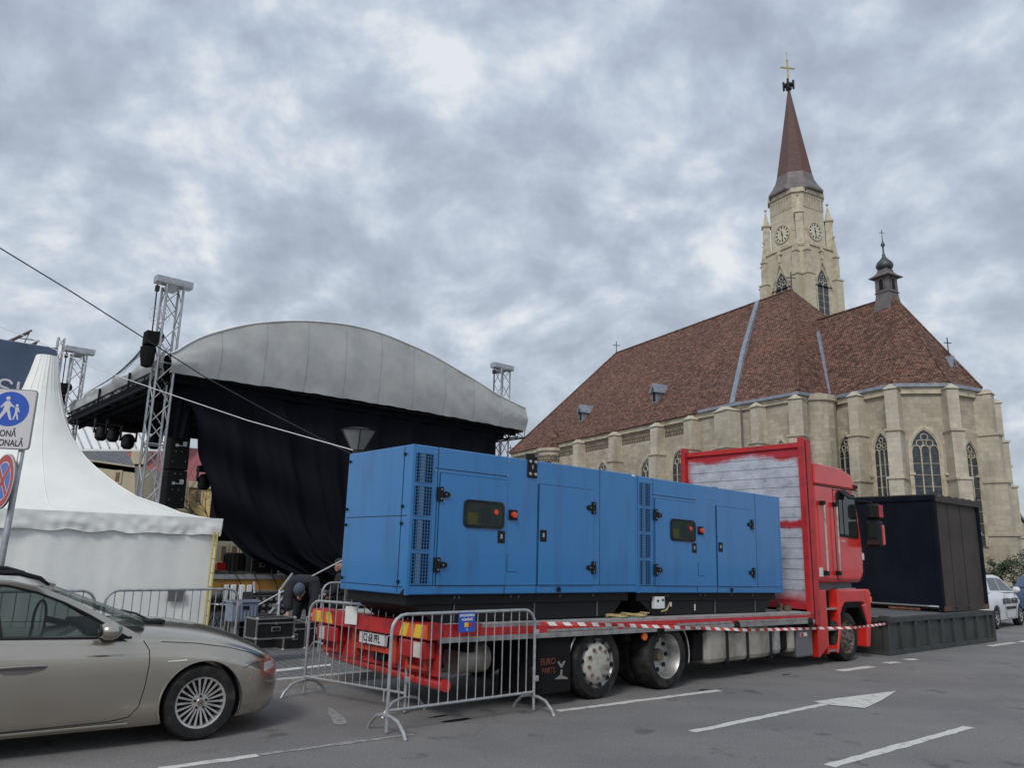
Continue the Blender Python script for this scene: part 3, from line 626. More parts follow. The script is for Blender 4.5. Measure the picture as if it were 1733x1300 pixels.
def pinnacle(x, y, r, z0, z1, z2, name='pinnacle', rot=0.0):
    mb = MB(); mb.lathe([(r*1.2,z0-.4),(r*1.25,z0),(r,z0+.05),(r,z1-.3),(r*1.35,z1-.2),(r*1.35,z1),(r*.9,z1+.1),(r*.12,z2-.35),(r*.38,z2-.2),(r*.38,z2-.05),(r*.1,z2)], (TC.x+x, TC.y+y, 0), n=4, ph=pi/4+rot)
    return mb.build(name, M['trim'], tower)
for sx_, sy_ in ((-1,1),(1,1),(-1,-1),(1,-1)):
    pinnacle(sx_*3.2, sy_*3.2, .74, 47.9, 53.0, 55.9, rot=pi/4)
    # paired corner buttresses of the lower stage
    for ax in (0, 1):
        px_, py_ = (sx_*4.15, sy_*3.0) if ax else (sx_*3.0, sy_*4.15)
        pinnacle(px_, py_, .52, 42.9, 46.8, 50.2)
        b = MB(); bw = .7; x0, x1 = (sorted((sx_*3.2, sx_*4.7)) if ax else (px_-bw, px_+bw)); y0, y1 = ((py_-bw, py_+bw) if ax else sorted((sy_*3.2, sy_*4.7)))
        b.box(TC.x+x0, TC.x+x1, TC.y+y0, TC.y+y1, 0, 43.0); b.box(TC.x+x0-.12, TC.x+x1+.12, TC.y+y0-.12, TC.y+y1+.12, 42.9, 43.15); b.build('buttress', M['stonet'], tower)
for (nx, ny) in ((-1,0),(0,1)):
    n = Vector((nx,ny,0)); t = Vector((-ny,nx,0)); 
    gothic(TC+n*4.0+Vector((0,0,32.0)), t, n, 2.3, 12.2, 2.6, tower, 2, name='bell_window')
    gb = MB(); o = TC+n*4.0+Vector((0,0,41.6)); gb.ring(o, t, n, [(-1.95,0),(0,4.4),(1.95,0)], [(-1.7,0),(0,3.85),(1.7,0)], 0, .28); gb.obox(o+Vector((0,0,4.2))-t*.18, t*.36, n*.4, Vector((0,0,2.0))); gb.obox(o+Vector((0,0,5.4))-t*.42, t*.84, n*.45, Vector((0,0,.3))); gb.build('gable_moulding', M['trim'], tower)
    # clock
    o = TC+n*3.26+Vector((0,0,50.6)); ck = MB(); pts = [(1.32*cos(2*pi*i/28), 1.32*sin(2*pi*i/28)) for i in range(28)]; ck.panel(o, t, n, pts, 0, .08); cko = ck.build('clock_face', M['clock'], tower)
    rg = MB().ring(o, t, n, [(p*1.12, q*1.12) for p, q in pts], [(p*1.02, q*1.02) for p, q in pts], 0, .16).build('clock_ring', M['trim'], cko)
    nm = MB()
    for h in range(12):
        a = pi/6*h; u_ = t*sin(a)+Vector((0,0,1))*cos(a); v_ = t*cos(a)-Vector((0,0,1))*sin(a); nm.obox(o+u_*.88-v_*(.07)+n*.08, v_*.14, u_*.34, n*.03)
        nm.obox(o+u_*.94-v_*(.16)+n*.08, v_*.06, u_*.24, n*.03)
    nm.build('numerals', M['ink'], cko)
    hd = MB(); s = 1 if nx else 1
    for a, l_, w_ in ((radians(-8 if nx else -12), .62, .14), (radians(178 if ny else 172), .95, .10), (radians(165), .3, .16)):
        u_ = t*sin(a)+Vector((0,0,1))*cos(a); v_ = t*cos(a)-Vector((0,0,1))*sin(a); hd.obox(o-v_*w_/2+n*.11, v_*w_, u_*l_, n*.04)
    hd.panel(o, t, n, [(.14*cos(i), .14*sin(i)) for i in [2*pi*k/8 for k in range(8)]], .11, .17)
    hd.build('clock_hands', M['ink'], cko)
    # blind arcade below the cornice
    ar = MB(); 
    for k in range(9):
        c = -2.08+k*.52; o2 = TC+n*3.26+t*c+Vector((0,0,54.3)); ar.obox(o2-t*.05, t*.1, n*.1, Vector((0,0,1.6)))
        if k < 8: ar.tube([o2+t*(.26-.25*cos(a))+Vector((0,0,1.55+.28*sin(a)))+n*.05 for a in [pi*j/5 for j in range(6)]], .05, 4)
        ar.ball(o2+n*.08, .1, 6)
    ar.build('blind_arcade', M['trim'], tower)
    MB().panel(TC+n*3.245+Vector((0,0,0)), t, n, [(-2.14,54.2),(2.14,54.2),(2.14,56.1),(-2.14,56.1)], 0, .02).build('arcade_ground', M['stone'], tower)
    MB().obox(TC+n*3.5-t*1.9+Vector((0,0,56.75)), t*.3, n*.02, Vector((0,0,.35))).build('putlog_hole', M['black'], tower)
# sacristy on the north-east side, sloping roofline against the sky
def far(x, y, Yd=74.0): return onY(x, y, Yd)
sac = empty('sacristy', far(1706, 1000).xy.to_3d(), 0, 'low pale stone annexe with steep sloping gable at the right end of the church', 'annexe')
so_ = sac.location
def sacp(pts, m_, name, d0=0., d1=6.0, Yd=78.0):
    o = Vector((0, Yd, 0)); P = [(far(x, y, Yd).x, far(x, y, Yd).z) for x, y in pts]
    return MB().panel(o-so_+Vector((0,0,so_.z)), (1,0,0), (0,1,0), P, d0, d1).build(name, m_, sac)
sacp([(1668,1010),(1668,760),(1679,790),(1711,836),(1712,1010)], M['stone'], 'gable_wall')
sacp([(1676,789),(1680,785),(1714,833),(1711,838)], M['lead'], 'coping', -.3, 6.0)
sacp([(1711,1010),(1711,850),(1737,884),(1760,905),(1760,1010)], M['stone'], 'lower_wall', .6)
sacp([(1711,850),(1714,846),(1739,880),(1765,906),(1758,906)], M['lead'], 'coping', .3, 6)
ld = MB()
for x0, x1, y_, dd in ((1681,1712,844,0), (1700,1712,792,0), (1683,1711,934,0), (1711,1745,947,.6), (1680,1690,871,0), (1684,1692,904,0), (1690,1712,925,0)): 
    A, B = far(x0,y_,78), far(x1,y_,78); ld.obox(A-so_+Vector((0,dd-.25,so_.z)), B-A, (0,.4,0), (0,0,.22))
ld.build('string_course', M['trim'], sac)
# ================================================================== HOUSES AND ROOFS BEHIND THE STAGE
def hpt(x, y, Yd): return onY(x, y, Yd)
def house(name, label, Yd, pts_wall, pts_roof, wm, rm, depth=9, wins=(), extra=None):
    xs = [hpt(x, y, Yd) for x, y in pts_wall]; ox = sum(p.x for p in xs)/len(xs); o = Vector((ox, Yd, 0)); e_ = empty(name, o, 0, label, 'building', 'old houses behind the stage')
    f = lambda pts, dy=0: [(hpt(x, y, Yd+dy).x-ox, hpt(x, y, Yd+dy).z) for x, y in pts]
    MB().panel((0,0,0), (1,0,0), (0,1,0), f(pts_wall), 0, depth).build('wall', wm, e_)
    # pitched roof rising away from the street
    P = [hpt(*pts_roof[0], Yd), hpt(*pts_roof[1], Yd), hpt(*pts_roof[2], Yd+4), hpt(*pts_roof[3], Yd+4)]; P = [p-o for p in P]
    B = [p-Vector((0,0,.35)) for p in P]
    r = MB().add(P+B, [(0,1,2,3),(7,6,5,4),(0,4,5,1),(1,5,6,2),(2,6,7,3),(3,7,4,0)]).build('roof', rm, e_)
    for (x0, x1, y0, y1) in wins:
        a, b = hpt(x0, y1, Yd)-o, hpt(x1, y0, Yd)-o
        wf = MB().box(a.x-.15, b.x+.15, -.08, .1, a.z-.15, b.z+.15).build('window', M['bldcr'], e_); MB().box(a.x, b.x, -.12, -.085, a.z, b.z).build('shutter', M['wood'], wf)
    return e_, o
h1, o1 = house('yellow_house', 'long two storey yellow plastered house with a red sheet roof behind the black stage towers', 62, [(225,1010),(225,808),(520,828),(520,1010)], [(215,811),(530,832),(530,773),(205,750)], M['bldyel'], M['redroof'], wins=((331,342,826,850),(358,368,829,852),(250,258,818,834),(410,420,835,858)))
MB().box(-5.6,-4.6, 1.5, 2.5, 6.0, 11.6).build('chimney', M['bldcr'], h1)
ch2 = hpt(232, 760, 63)-o1; MB().box(ch2.x-.5, ch2.x+.6, 1.2, 2.4, ch2.z-1.2, ch2.z+.6).build('chimney', M['bldcr'], h1)
MB().panel((0,0,0), (1,0,0), (0,1,0), [(hpt(225,808,62).x-o1.x, hpt(225,808,62).z-.5),(hpt(520,828,62).x-o1.x, hpt(520,828,62).z-.5),(hpt(520,828,62).x-o1.x, hpt(520,828,62).z),(hpt(225,808,62).x-o1.x, hpt(225,808,62).z)], -.25, -.005).build('cornice', M['bldcr'], h1)
h2, o2 = house('grey_roofed_house', 'cream house with a steep grey slate roof, half hidden by the white tent', 52, [(100,1010),(100,770),(228,789),(228,1010)], [(95,773),(231,792),(205,752),(100,738)], M['bldcr'], M['greyroof'], wins=((196,204,800,815),))
h3, o3 = house('shop_front', 'low street front with reddish shop windows seen beneath the hanging curtain', 50, [(350,1015),(350,905),(560,915),(560,1015)], [(345,905),(565,915),(565,898),(345,888)], M['bldcr'], M['white'], wins=((374,384,925,950),(392,402,925,948),(409,417,925,948)))
cn = empty('white_canopy', onY(205, 740, 40).xy.to_3d(), 0, 'white ribbed canopy seen under the stage roof above the old houses', 'canopy')
P = [hpt(*q)-cn.location for q in ((100,760,38),(300,760,38),(300,690,46),(100,690,46))]; 
MB().add(P+[p-Vector((0,0,.1)) for p in P], [(0,1,2,3),(7,6,5,4),(0,4,5,1),(1,5,6,2),(2,6,7,3),(3,7,4,0)]).build('cover', M['white'], cn)
rb = MB()
for k in range(14):
    x = 104+k*15; a, b = hpt(x+22, 759, 38)-cn.location, hpt(x-8, 689, 46)-cn.location; rb.tube([a+Vector((0,-.05,.02)), b+Vector((0,-.05,.02))], .035, 4)
rb.build('rib', M['galv'], cn)
pst = MB()
for x in (105, 298): a = hpt(x, 760, 38)-cn.location; pst.tube([Vector((a.x, a.y, 0)), a], .06, 6)
pst.build('post', M['galv'], cn)
# bare tree in front of the yellow house
def bare_tree(loc, h, label, seed):
    rnd = random.Random(seed); e_ = empty('bare_tree', loc, 0, label, 'tree'); tr = MB(); tr.tube([(0,0,0),(.05,0,h*.3),(0,.1,h*.55)], [.16,.12,.09], 7); tr.build('trunk', M['bark'], e_)
    cr_ = MB()
    def br(p, d, l, r, k):
        q = p+d*l; mid = p+d*l*.5+Vector((rnd.uniform(-.1,.1),rnd.uniform(-.1,.1),rnd.uniform(-.05,.1)))*l; cr_.tube([p, mid, q], [r, r*.8, r*.6], 4, cap=False)
        if k == 0: return
        for _ in range(3 if k > 1 else 2):
            nd = (d+Vector((rnd.uniform(-.8,.8), rnd.uniform(-.8,.8), rnd.uniform(-.4,.5)))).normalized(); br(q, nd, l*rnd.uniform(.6,.85), r*.55, k-1)
    for i in range(6):
        a = i*pi/3; br(Vector((0,.1,h*.5)), Vector((cos(a)*.8, sin(a)*.8, .5)).normalized(), h*.2, .05, 4)
    cr_.build('crown', M['bark'], e_); return e_
bare_tree(onY(345, 960, 40).xy.to_3d(), 5.6, 'bare leafless tree in front of the yellow house behind the stage', 3)

# ================================================================== TRUSS TOWERS AND THE STAGE
ST = Vector((-8.53, 18.65, 0))
def tpx(x, y, v=0.0, O=None, n=None):     # pixel on a plane parallel to the stage front, v metres behind it -> stage frame
    O = O or ST; p = onplane(x, y, O+TV*v, n or TV) - O; return Vector((p.dot(TU), p.dot(TV), p.z))
def truss(p0, p1, w_=.30, ch=.028, br=.013, bay=.45, mb=None, up=None):
    mb = mb or MB(); p0, p1 = Vector(p0), Vector(p1); d = (p1-p0).normalized(); a = (Vector(up) if up else Vector((1,0,0))); a = (a-d*a.dot(d)).normalized(); b = d.cross(a)
    C = [a*s*w_/2+b*t*w_/2 for s, t in ((-1,-1),(1,-1),(1,1),(-1,1))]; Ln = (p1-p0).length; k = max(1, round(Ln/bay))
    for c in C: mb.tube([p0+c, p1+c], ch, 6)
    for i in range(k):
        q0 = p0+d*(Ln*i/k); q1 = p0+d*(Ln*(i+1)/k)
        for j in range(4):
            c0, c1 = C[j], C[(j+1) % 4]
            mb.tube([q0+(c0 if i % 2 else c1), q1+(c1 if i % 2 else c0)], br, 5)
            if i % 4 == 0: mb.tube([q0+c0, q0+c1], br, 5)
    return mb
def tower_(pxtop, loc, label, hz):
    e_ = empty('truss_tower', loc, TROT, label, 'truss tower', 'aluminium truss towers carrying the stage roof')
    truss((0,0,.1), (0,0,hz-.15), .40, .03, .014, .5).build('mast', M['truss'], e_)
    MB().box(-.45,.45,-.14,.14,hz-.12,hz+.06).box(-.14,.14,-.40,.40,hz-.2,hz-.1).build('head_beam', M['truss'], e_, bevel=.01)
    MB().box(-.5,.5,-.5,.5,.09,.15).build('base_plate', M['truss'], e_)
    mb = MB(); mb.tube([(-.38,0,hz-.15),(-.36,0,6.7)], .018, 5); mb.box(-.42,-.33,-.05,.05,hz-.34,hz-.2); mb.build('hoist_chain', M['cable'], e_)
    mb = MB(); mb.box(-.52,-.22,-.16,.16,6.55,6.9); mb.lathe([(.0,5.98),(.13,6.02),(.17,6.25),(.19,6.5)], (-.40,0,0), n=10); mb.ball((-.2,0,6.8), .16, 8); mb.build('chain_hoist', M['blackm'], e_, bevel=.02)
    return e_
t1 = ST+TU*.05+TV*(.15); hz1 = onY(290, 478, t1.y).z
tw1 = tower_(None, Vector((onY(279,600,18.75).x, 18.75, 0)), 'tall near aluminium truss tower at the left front corner of the stage roof', hz1)
T2p = onY(848, 700, 26.9); tw2 = tower_(None, Vector((T2p.x, 26.9, 0)), 'aluminium truss tower at the right end of the curved stage roof', onY(848, 620, 26.9).z)
T3p = onY(119, 700, 25.3); tw3 = tower_(None, Vector((T3p.x, 25.3, 0)), 'aluminium truss tower behind the white tent peak, at the back left of the stage', onY(125, 592, 25.3).z)
dsc = MB()
for rr_ in (.24,.17,.09): dsc.tube([(-.30+rr_*cos(a),-.2,7.30+rr_*sin(a)) for a in [2*pi*k/24 for k in range(25)]], .005, 4)
for k in range(6): a = pi*k/6; dsc.tube([(-.30+.24*cos(a),-.2,7.30+.24*sin(a)),(-.30-.24*cos(a),-.2,7.30-.24*sin(a))], .004, 4)
dsc.build('fan_guard', M['ledw'], tw1)

stage = empty('stage_roof', ST, TROT, 'curved grey fabric stage roof on black trusses with black underside', 'stage roof')
arc = [(0.05,6.38),(.45,6.75),(.87,7.04),(1.93,7.55),(3.27,7.94),(4.76,8.16),(5.9,8.15),(6.87,8.02),(7.9,7.82),(8.76,7.57),(9.7,7.29),(10.57,7.0),(11.3,6.82),(11.9,6.70)]
def arcz(x):
    if x <= arc[0][0]: return arc[0][1]
    if x >= arc[-1][0]: return arc[-1][1]
    k = [i for i in range(len(arc)-1) if arc[i][0] <= x <= arc[i+1][0]][0]; p = [arc[max(0,k-1)], arc[k], arc[k+1], arc[min(len(arc)-1,k+2)]]
    h = p[2][0]-p[1][0]; s = (x-p[1][0])/h; m1 = (p[2][1]-p[0][1])/(p[2][0]-p[0][0])*h; m2 = (p[3][1]-p[1][1])/(p[3][0]-p[1][0])*h
    return (2*s**3-3*s**2+1)*p[1][1]+(s**3-2*s**2+s)*m1+(-2*s**3+3*s**2)*p[2][1]+(s**3-s**2)*m2
def low(x): return 5.90+.09*sin(pi*x/12)+.008*sin(x*5.1)+.006*sin(x*13)
g = MB(); g.grid(lambda u, v: Vector((11.9*u+.02, -.10+.07*noise.noise(Vector((u*16+v*1.5, v*1.6, 1)))*sin(v*pi)**.5+.03*noise.noise(Vector((u*60+v*14, v*3, 2)))*sin(v*pi)**.5-.10*sin(v*pi), low(11.9*u)+(arcz(11.9*u)-low(11.9*u))*v)), 110, 12)
gc_ = g.build('gable_cloth', M['stagecloth'], stage, smooth=True)
sm_ = MB()
for k in range(1, 10):
    P_ = [g.v[j*111+int(110*k/10)]+Vector((0,-.006,0)) for j in range(13)]; sm_.tube(P_, .004, 4)
sm_.build('cloth_seam', M['seamgrey'], gc_)
g = MB(); DEP = 9.6
g.grid(lambda u, v: Vector((11.9*u, -.1+DEP*v, arcz(11.9*u)+.012)), 60, 6); g.build('roof_cloth', M['stagecloth'], stage, smooth=True)
g = MB(); g.grid(lambda u, v: Vector((.02+11.86*u, 0.0+DEP*v-.0, arcz(11.9*u)-.07)), 60, 6); g.build('roof_lining', M['curtain'], stage)
g = MB(); g.tube([(x, -.11, arcz(x)+.01) for x in [11.9*i/80 for i in range(81)]], .022, 6); g.build('edge_piping', M['white'], stage)
zback = max(4.6, min(5.7, tpx(210, 728, DEP-.2).z)); print('zback', zback)
# side covers
for nm, xx in (('side_cover', 0.0), ('side_cover', 11.9)):
    g = MB()
    def sc2(u, v, xx=xx):
        y = DEP*u; sag = .05*sin(u*23)+.04*abs(sin(u*pi*4)); top = 6.48+(.12 if u < .15 else 0); z = 5.86-.0*u + (top-5.86)*v; return Vector((xx-(.12 if xx < 1 else .02)*(1 if xx < 1 else -1)*(sin(v*pi)*.6+.3)-.07*noise.noise(Vector((u*14,v*2,4))), y, z-sag*(v)))
    g.grid(sc2, 90, 8); g.build(nm, M['stagecloth'], stage, smooth=True)
dk = MB()
for y in (2.6, 5.6): dk.box(-.19,-.13, y, y+.05, 5.85, 6.3)
dk.build('cover_strap', M['black'], stage)
g = MB(); truss((0,.12,6.04), (11.9,.12,6.04), .2, .022, .010, .5, g, up=(0,1,0)); truss((0,DEP,5.85), (11.9,DEP,5.85), .3, .028, .013, .5, g, up=(0,1,0)); truss((0,.1,5.85), (0,DEP,5.85), .3, .028, .013, .5, g); truss((11.9,.1,5.85), (11.9,DEP,5.85), .3, .028, .013, .5, g)
for y in (3,6): truss((0,y,5.85), (11.9,y,5.85), .3, .028, .013, .6, g, up=(0,1,0))
g.build('roof_truss', M['black'], stage)
g = MB(); g.box(.1,11.8,.25,DEP-.2,5.96,6.0); g.box(.1,11.8,DEP-.22,DEP-.15,zback,5.98); g.box(.1,11.8,.26,.3,5.75,6.3); g.box(.2,.24,.3,DEP-.2,5.5,6.02); g.box(-.17,-.14,.3,DEP,5.62,5.87); g.build('black_ceiling', M['curtain'], stage)
# curtain
def cleft(z):
    t = [(5.98,.30),(5.88,.36),(5.04,.89),(3.87,1.24),(2.85,1.61),(2.12,2.04),(1.54,2.64),(1.18,3.49),(.80,4.4),(.63,5.11),(.35,6.4)]
    for (a, b), (c, d) in zip(t[:-1], t[1:]):
        if c <= z <= a: return b+(d-b)*(a-z)/(a-c)
    return 6.4
g = MB()
def cur(u, v):
    z = 6.25-5.88*v; x0 = cleft(min(z, 5.98)); x1 = 11.0-.1*v+(.35 if z > 5.6 else 0); x = x0+(x1-x0)*u
    fold = .10*sin(u*46+v*2.2)+.06*sin(u*91+1)+.03*sin(u*170); pull = .16*sin((x*0.8+z*1.7)*2.6)*max(0, 1-u*2.2)
    return Vector((x, .34+fold*(.4+.6*v)+pull, z))
g.grid(cur, 200, 46); stc = g.build('stage_curtain', M['curtain'], None, smooth=True); stc.location = ST; stc.rotation_euler = (0,0,TROT)
tag(stc, 'huge black curtain closing the side of the stage and gathered up at its lower left', 'curtain')
# black masking at the left edge of the curtain top
g = MB(); g.grid(lambda u, v: Vector((.10+(.75 if v < .35 else .75-.4*(v-.35))*u+.25*v, .55+.05*sin(u*18+v*4), 5.9-1.5*v)), 24, 10); o = g.build('masking_cloth', M['curtain'], None, smooth=True); o.location = ST; o.rotation_euler = (0,0,TROT); tag(o, 'narrow black masking cloth beside the top of the hanging speaker column', 'curtain')
# hanging speaker columns under black covers with small white plates
def column(x, y, ztop, zbot, lean, n_, label, wd=.48):
    e_ = empty('speaker_column', ST+TU*x+TV*y, TROT, label, 'loudspeakers', 'hanging loudspeaker columns in black covers')
    h = (ztop-zbot)/n_
    for i in range(n_):
        z1 = ztop-h*i; z0 = z1-h+.02; xo = lean*(i/n_); xo2 = lean*((i+1)/n_)
        c = MB().add([(xo2-wd/2,0,z0),(xo2+wd/2,0,z0),(xo2+wd/2,.55,z0),(xo2-wd/2,.55,z0),(xo-wd/2,0,z1),(xo+wd/2,0,z1),(xo+wd/2,.55,z1),(xo-wd/2,.55,z1)], [(0,3,2,1),(4,5,6,7),(0,1,5,4),(1,2,6,5),(2,3,7,6),(3,0,4,7)]).build('speaker', M['blackm'], e_, bevel=.02)
        p = MB(); zc = z0+h*.62; xm = (xo+xo2)/2; p.box(xm+.05, xm+.15, -.03, -.005, zc, zc+.12); p.box(xm-.13, xm-.06, -.03, -.005, zc-.02, zc+.05); p.box(xm-.06, xm+.05, -.02, -.005, zc, zc+.02); p.build('bracket', M['galv'], c)
        s = MB()
        for dx, dz in ((-.08,.26),(.06,.26),(-.1,-.14),(.05,-.14),(-.16,-.4),(.16,-.38)): s.box(xm+dx-.008, xm+dx+.008, -.012, -.004, zc+dz-.008, zc+dz+.008)
        s.build('rivet', M['galv'], c)
    m_ = MB(); m_.tube([(0,.25,5.9),(0,.25,ztop)], .015, 5); m_.build('hanging_chain', M['cable'], e_)
    return e_
q = tpx(314, 668, .8); q2 = tpx(299, 858, .8); column(q.x, .8, 5.55, 2.65, q2.x-q.x-.05, 3, 'tall hanging loudspeaker column in black covers between the near truss tower and curtain')
q = tpx(384, 858, 2.6); q3 = tpx(386, 915, 2.6); column(q.x, 2.6, 5.4, q3.z, .0, 3, 'second hanging loudspeaker column, lower end showing right of the tent roof corner', .55)
# lamps hanging below the roof, seen against the sky
def lampobj(px, py, v, label, r=.28):
    q = tpx(px, py, v); e_ = empty('stage_light', ST+TU*q.x+TV*v+Vector((0,0,q.z)), TROT, label, 'stage light', 'stage lights hung under the roof')
    MB().tube([(0,0,.35),(0,0,6.0-q.z-.2)], .02, 5).build('hanger', M['black'], e_)
    MB().box(-r*.8, r*.8, -.12, .12, .18, .36).build('yoke_base', M['black'], e_, bevel=.02)
    y = MB(); y.box(-r*.8,-r*.68,-.05,.05,-.1,.2); y.box(r*.68,r*.8,-.05,.05,-.1,.2); y.build('yoke', M['black'], e_)
    MB().lathe([(.10,-.28),(r*.62,-.2),(r*.66,.05),(r*.4,.16),(.05,.18)], (0,0,-.05), n=12).build('lamp_head', M['black'], e_, smooth='auto'); return e_
lampobj(172, 728, 6.5, 'boxy black stage light, leftmost under the roof beside the tent'); lampobj(192, 730, 6.0, 'round black stage light, second from the left under the roof'); lampobj(217, 742, 5.5, 'moving head stage light hanging lowest, left of the near truss tower', .3); lampobj(262, 742, 5.0, 'black stage light hidden behind the near truss tower'); lampobj(346, 810, 3.2, 'black floodlight hanging at the edge of the gathered curtain')
# fan of thin cords from the chain hoist down to the roof edge
fan = MB(); a0 = onY(246, 578, 18.6)
for i in range(11):
    b = ST+TV*(3.6+5.4*i/10)+Vector((0,0,6.45)); b = b + TU*(-.1); a1 = a0+Vector((0,.0,-.03*i)); mid = (a1+b)/2-Vector((0,0,.12)); fan.tube([a1, mid, b], .0055, 4)
tag(fan.build('rigging_cord', M['cable']), 'fan of thin cords running from the chain hoist to the left roof edge', 'cords')
# long wires
def wire(pts, r, m_, label, name='wire', cat='cable'):
    P = [onY(x, y, Yd) for x, y, Yd in pts]; Q = []
    for i in range(len(P)-1):
        for k in range(6): Q.append(P[i].lerp(P[i+1], k/6))
    Q.append(P[-1]); return tag(MB().tube(Q, r, 6).build(name, M[m_]), label, cat)
wire([(-60,383,14),(120,493,15.2),(245,573,16.5),(345,637,17.6),(460,700,18.2),(600,772,18.6)], .013, 'cable', 'long black overhead wire crossing from the upper left past the truss tower')
wire([(-40,537,17),(60,576,17),(160,623,16.8),(290,668,16.3),(420,712,15.6),(597,762,12.9)], .009, 'rope', 'thin pale guy rope sloping across the curtain to the blue generator')
wire([(430,1028,15.0),(500,990,14.6),(600,938,13.2)], .012, 'rope', 'thin grey wire rising from the stage floor clutter to the generator')
# stage deck
sp = MB(); pl = empty('stage_platform', ST+TU*2.0+TV*.9, TROT, 'low stage deck with grey edge and orange plywood fascia', 'stage platform')
MB().box(-.6,2.15,0,7,.92,1.03).build('deck_edge', M['galv'], pl); MB().box(-.6,2.1,.05,.09,.62,.915).build('fascia', M['ply'], pl); MB().box(-.6,9,.4,7.2,.85,.915).build('deck', M['blackm'], pl); MB().box(-.6,2.2,-.02,.03,.56,.60).build('fascia_rail', M['galv'], pl)
lg = []
for x, y in ((-.5,.3),(1.0,.1),(2.12,-.05),(2.5,3),(-.4,3)): MB().tube([(x,y,.08),(x,y,1.25 if x == 2.12 else .92)], .025, 8).build('leg', M['galv'], pl)
MB().box(-.7,9.2,7.3,7.35,.0,3.2).build('back_cloth', M['curtain'], pl) if False else None

# ---- left banner and truss behind the tent
bn = empty('screen_rig', onY(20, 640, 19).xy.to_3d(), TROT, 'truss rig covered with a dark blue printed mesh banner behind the white tent', 'banner rig')
def bl(x, y, v=0.0): p = onplane(x, y, bn.location+TV*v, TV)-bn.location; return Vector((p.dot(TU), p.dot(TV), p.z))
a, b, c = bl(-160,552), bl(99,589), bl(92,760)
g = MB(); g.grid(lambda u, v: Vector((a.x+(b.x-a.x-.08*v)*u, .04*sin(u*9+v*5), .4+((a.z+(b.z-a.z)*u)-.4)*(1-v))), 30, 12); g.build('banner', M['banner'], bn, smooth=True)
g = MB(); truss((a.x,.35,b.z-.15), (b.x-.1,.35,b.z-.15), .3, .028, .013, .5, g, up=(0,0,1)); g.build('top_truss', M['truss'], bn)
g = MB(); truss((b.x+.05,.1,0), (b.x+.05,.1,b.z+.3), .14, .018, .009, .3, g); g.build('side_mast', M['truss'], bn)
t0 = bl(18,625,.6); t1_ = bl(58,570,.6); g = MB(); truss((t0.x-2.2,.6,t0.z-1.2), (t1_.x,.6,t1_.z), .32, .028, .014, .4, g, up=(0,1,0)); g.build('sloping_truss', M['leaddark'], bn)
tx_ = bl(14, 661, 0); text('ȘI', .62, M['signwhite'], bn, frame((tx_.x-.02, -.10, tx_.z), (1,0,0), (0,-1,0)), 'banner_lettering')

# ================================================================== THE WHITE TENT
TW = 6.2
tcn = Vector((-6.2, 16.82, 0));tent = empty('white_tent', tcn, TROT, 'white pagoda tent with a tall pointed roof and wavy valance', 'tent')
# tent frame: x along TU (corner at x=0, tent to -5), y 0..5 ; floor at plaza
def twall(x0, y0, x1, y1, k):
    def f(u, v): 
        s = sin(v*pi); nx, ny = (y1-y0)/TW, -(x1-x0)/TW; d = .05*noise.noise(Vector((u*7, v*.5, k)))+.02*noise.noise(Vector((u*22, v*.8, k+5)))+.05*noise.noise(Vector((u*3, v*2, k+9)))*s
        return Vector((x0+(x1-x0)*u+nx*d, y0+(y1-y0)*u+ny*d, .09+2.2*v))
    return MB().grid(f, 90, 8)
for k, s in enumerate(((-TW,0,0,0),(0,0,0,TW),(0,TW,-TW,TW),(-TW,TW,-TW,0))): twall(*s, k).build('side_wall', M['tent'], tent, smooth=True)
prof = [(TW/2,2.30),(2.8,2.35),(2.5,2.43),(2.2,2.58),(1.95,2.75),(1.68,2.96),(1.43,3.19),(1.24,3.38),(1.06,3.58),(.90,3.80),(.77,4.02),(.64,4.28),(.535,4.55),(.44,4.83),(.36,5.12),(.28,5.50),(.215,5.87)]
NS = 16
vs = []; fs = []
for ri, (r, z) in enumerate(prof):
    for sd_ in range(4):
        for k in range(NS):
            t = -1+2*k/NS; c = [(t,-1),(1,t),(-t,1),(-1,-t)][sd_]; rl = hypot(*c); q = min(1, ri/14.0); rr = (1-q)+q/rl if ri > 3 else 1
            pl_ = 1+(.018*(cos(k*pi) if ri > 12 else 0))
            vs.append((-TW/2+c[0]*r*rr*pl_, TW/2+c[1]*r*rr*pl_, z+.05*(1-abs(t))*0))
n_ = NS*4
for i in range(len(prof)-1): fs += [(i*n_+j, i*n_+(j+1) % n_, (i+1)*n_+(j+1) % n_, (i+1)*n_+j) for j in range(n_)]
fs.append([(len(prof)-1)*n_+j for j in range(n_)])
tr_o = MB().add(vs, fs).build('tent_roof', M['tent'], tent, smooth='auto')
sm_ = MB()
for j in (0, 8, 16, 24, 32, 40, 48, 56): sm_.tube([Vector(vs[i*n_+j]) for i in range(len(prof))], .009, 5)
sm_.build('roof_seam', M['tent'], tr_o, smooth=True)
def val(x0, y0, x1, y1, k):
    def f(u, v):
        nx, ny = (y1-y0)/(TW+.1), -(x1-x0)/(TW+.1); d = .055+.05*noise.noise(Vector((u*14, v*1.2, k+3)))*(.1+v)+.03*noise.noise(Vector((u*40, v*3, k+7)))*(.3+v); 
        z = 2.32-(.33+.035*abs(sin(u*pi*7.5)))*v+.012*sin(u*60)*v; return Vector((x0+(x1-x0)*u+nx*d, y0+(y1-y0)*u+ny*d, z))
    return MB().grid(f, 150, 6)
for k, s in enumerate(((-TW-.05,-.02,.05,-.02),(.02,-.05,.02,TW+.05),(.05,TW+.02,-TW-.05,TW+.02),(-TW-.02,TW+.05,-TW-.02,-.05))): val(*s, k).build('valance', M['tent'], tent, smooth=True)
MB().tube([(-.06,.06,.09),(-.06,.06,2.3)], .03, 6).build('corner_pole', M['galv'], tent)
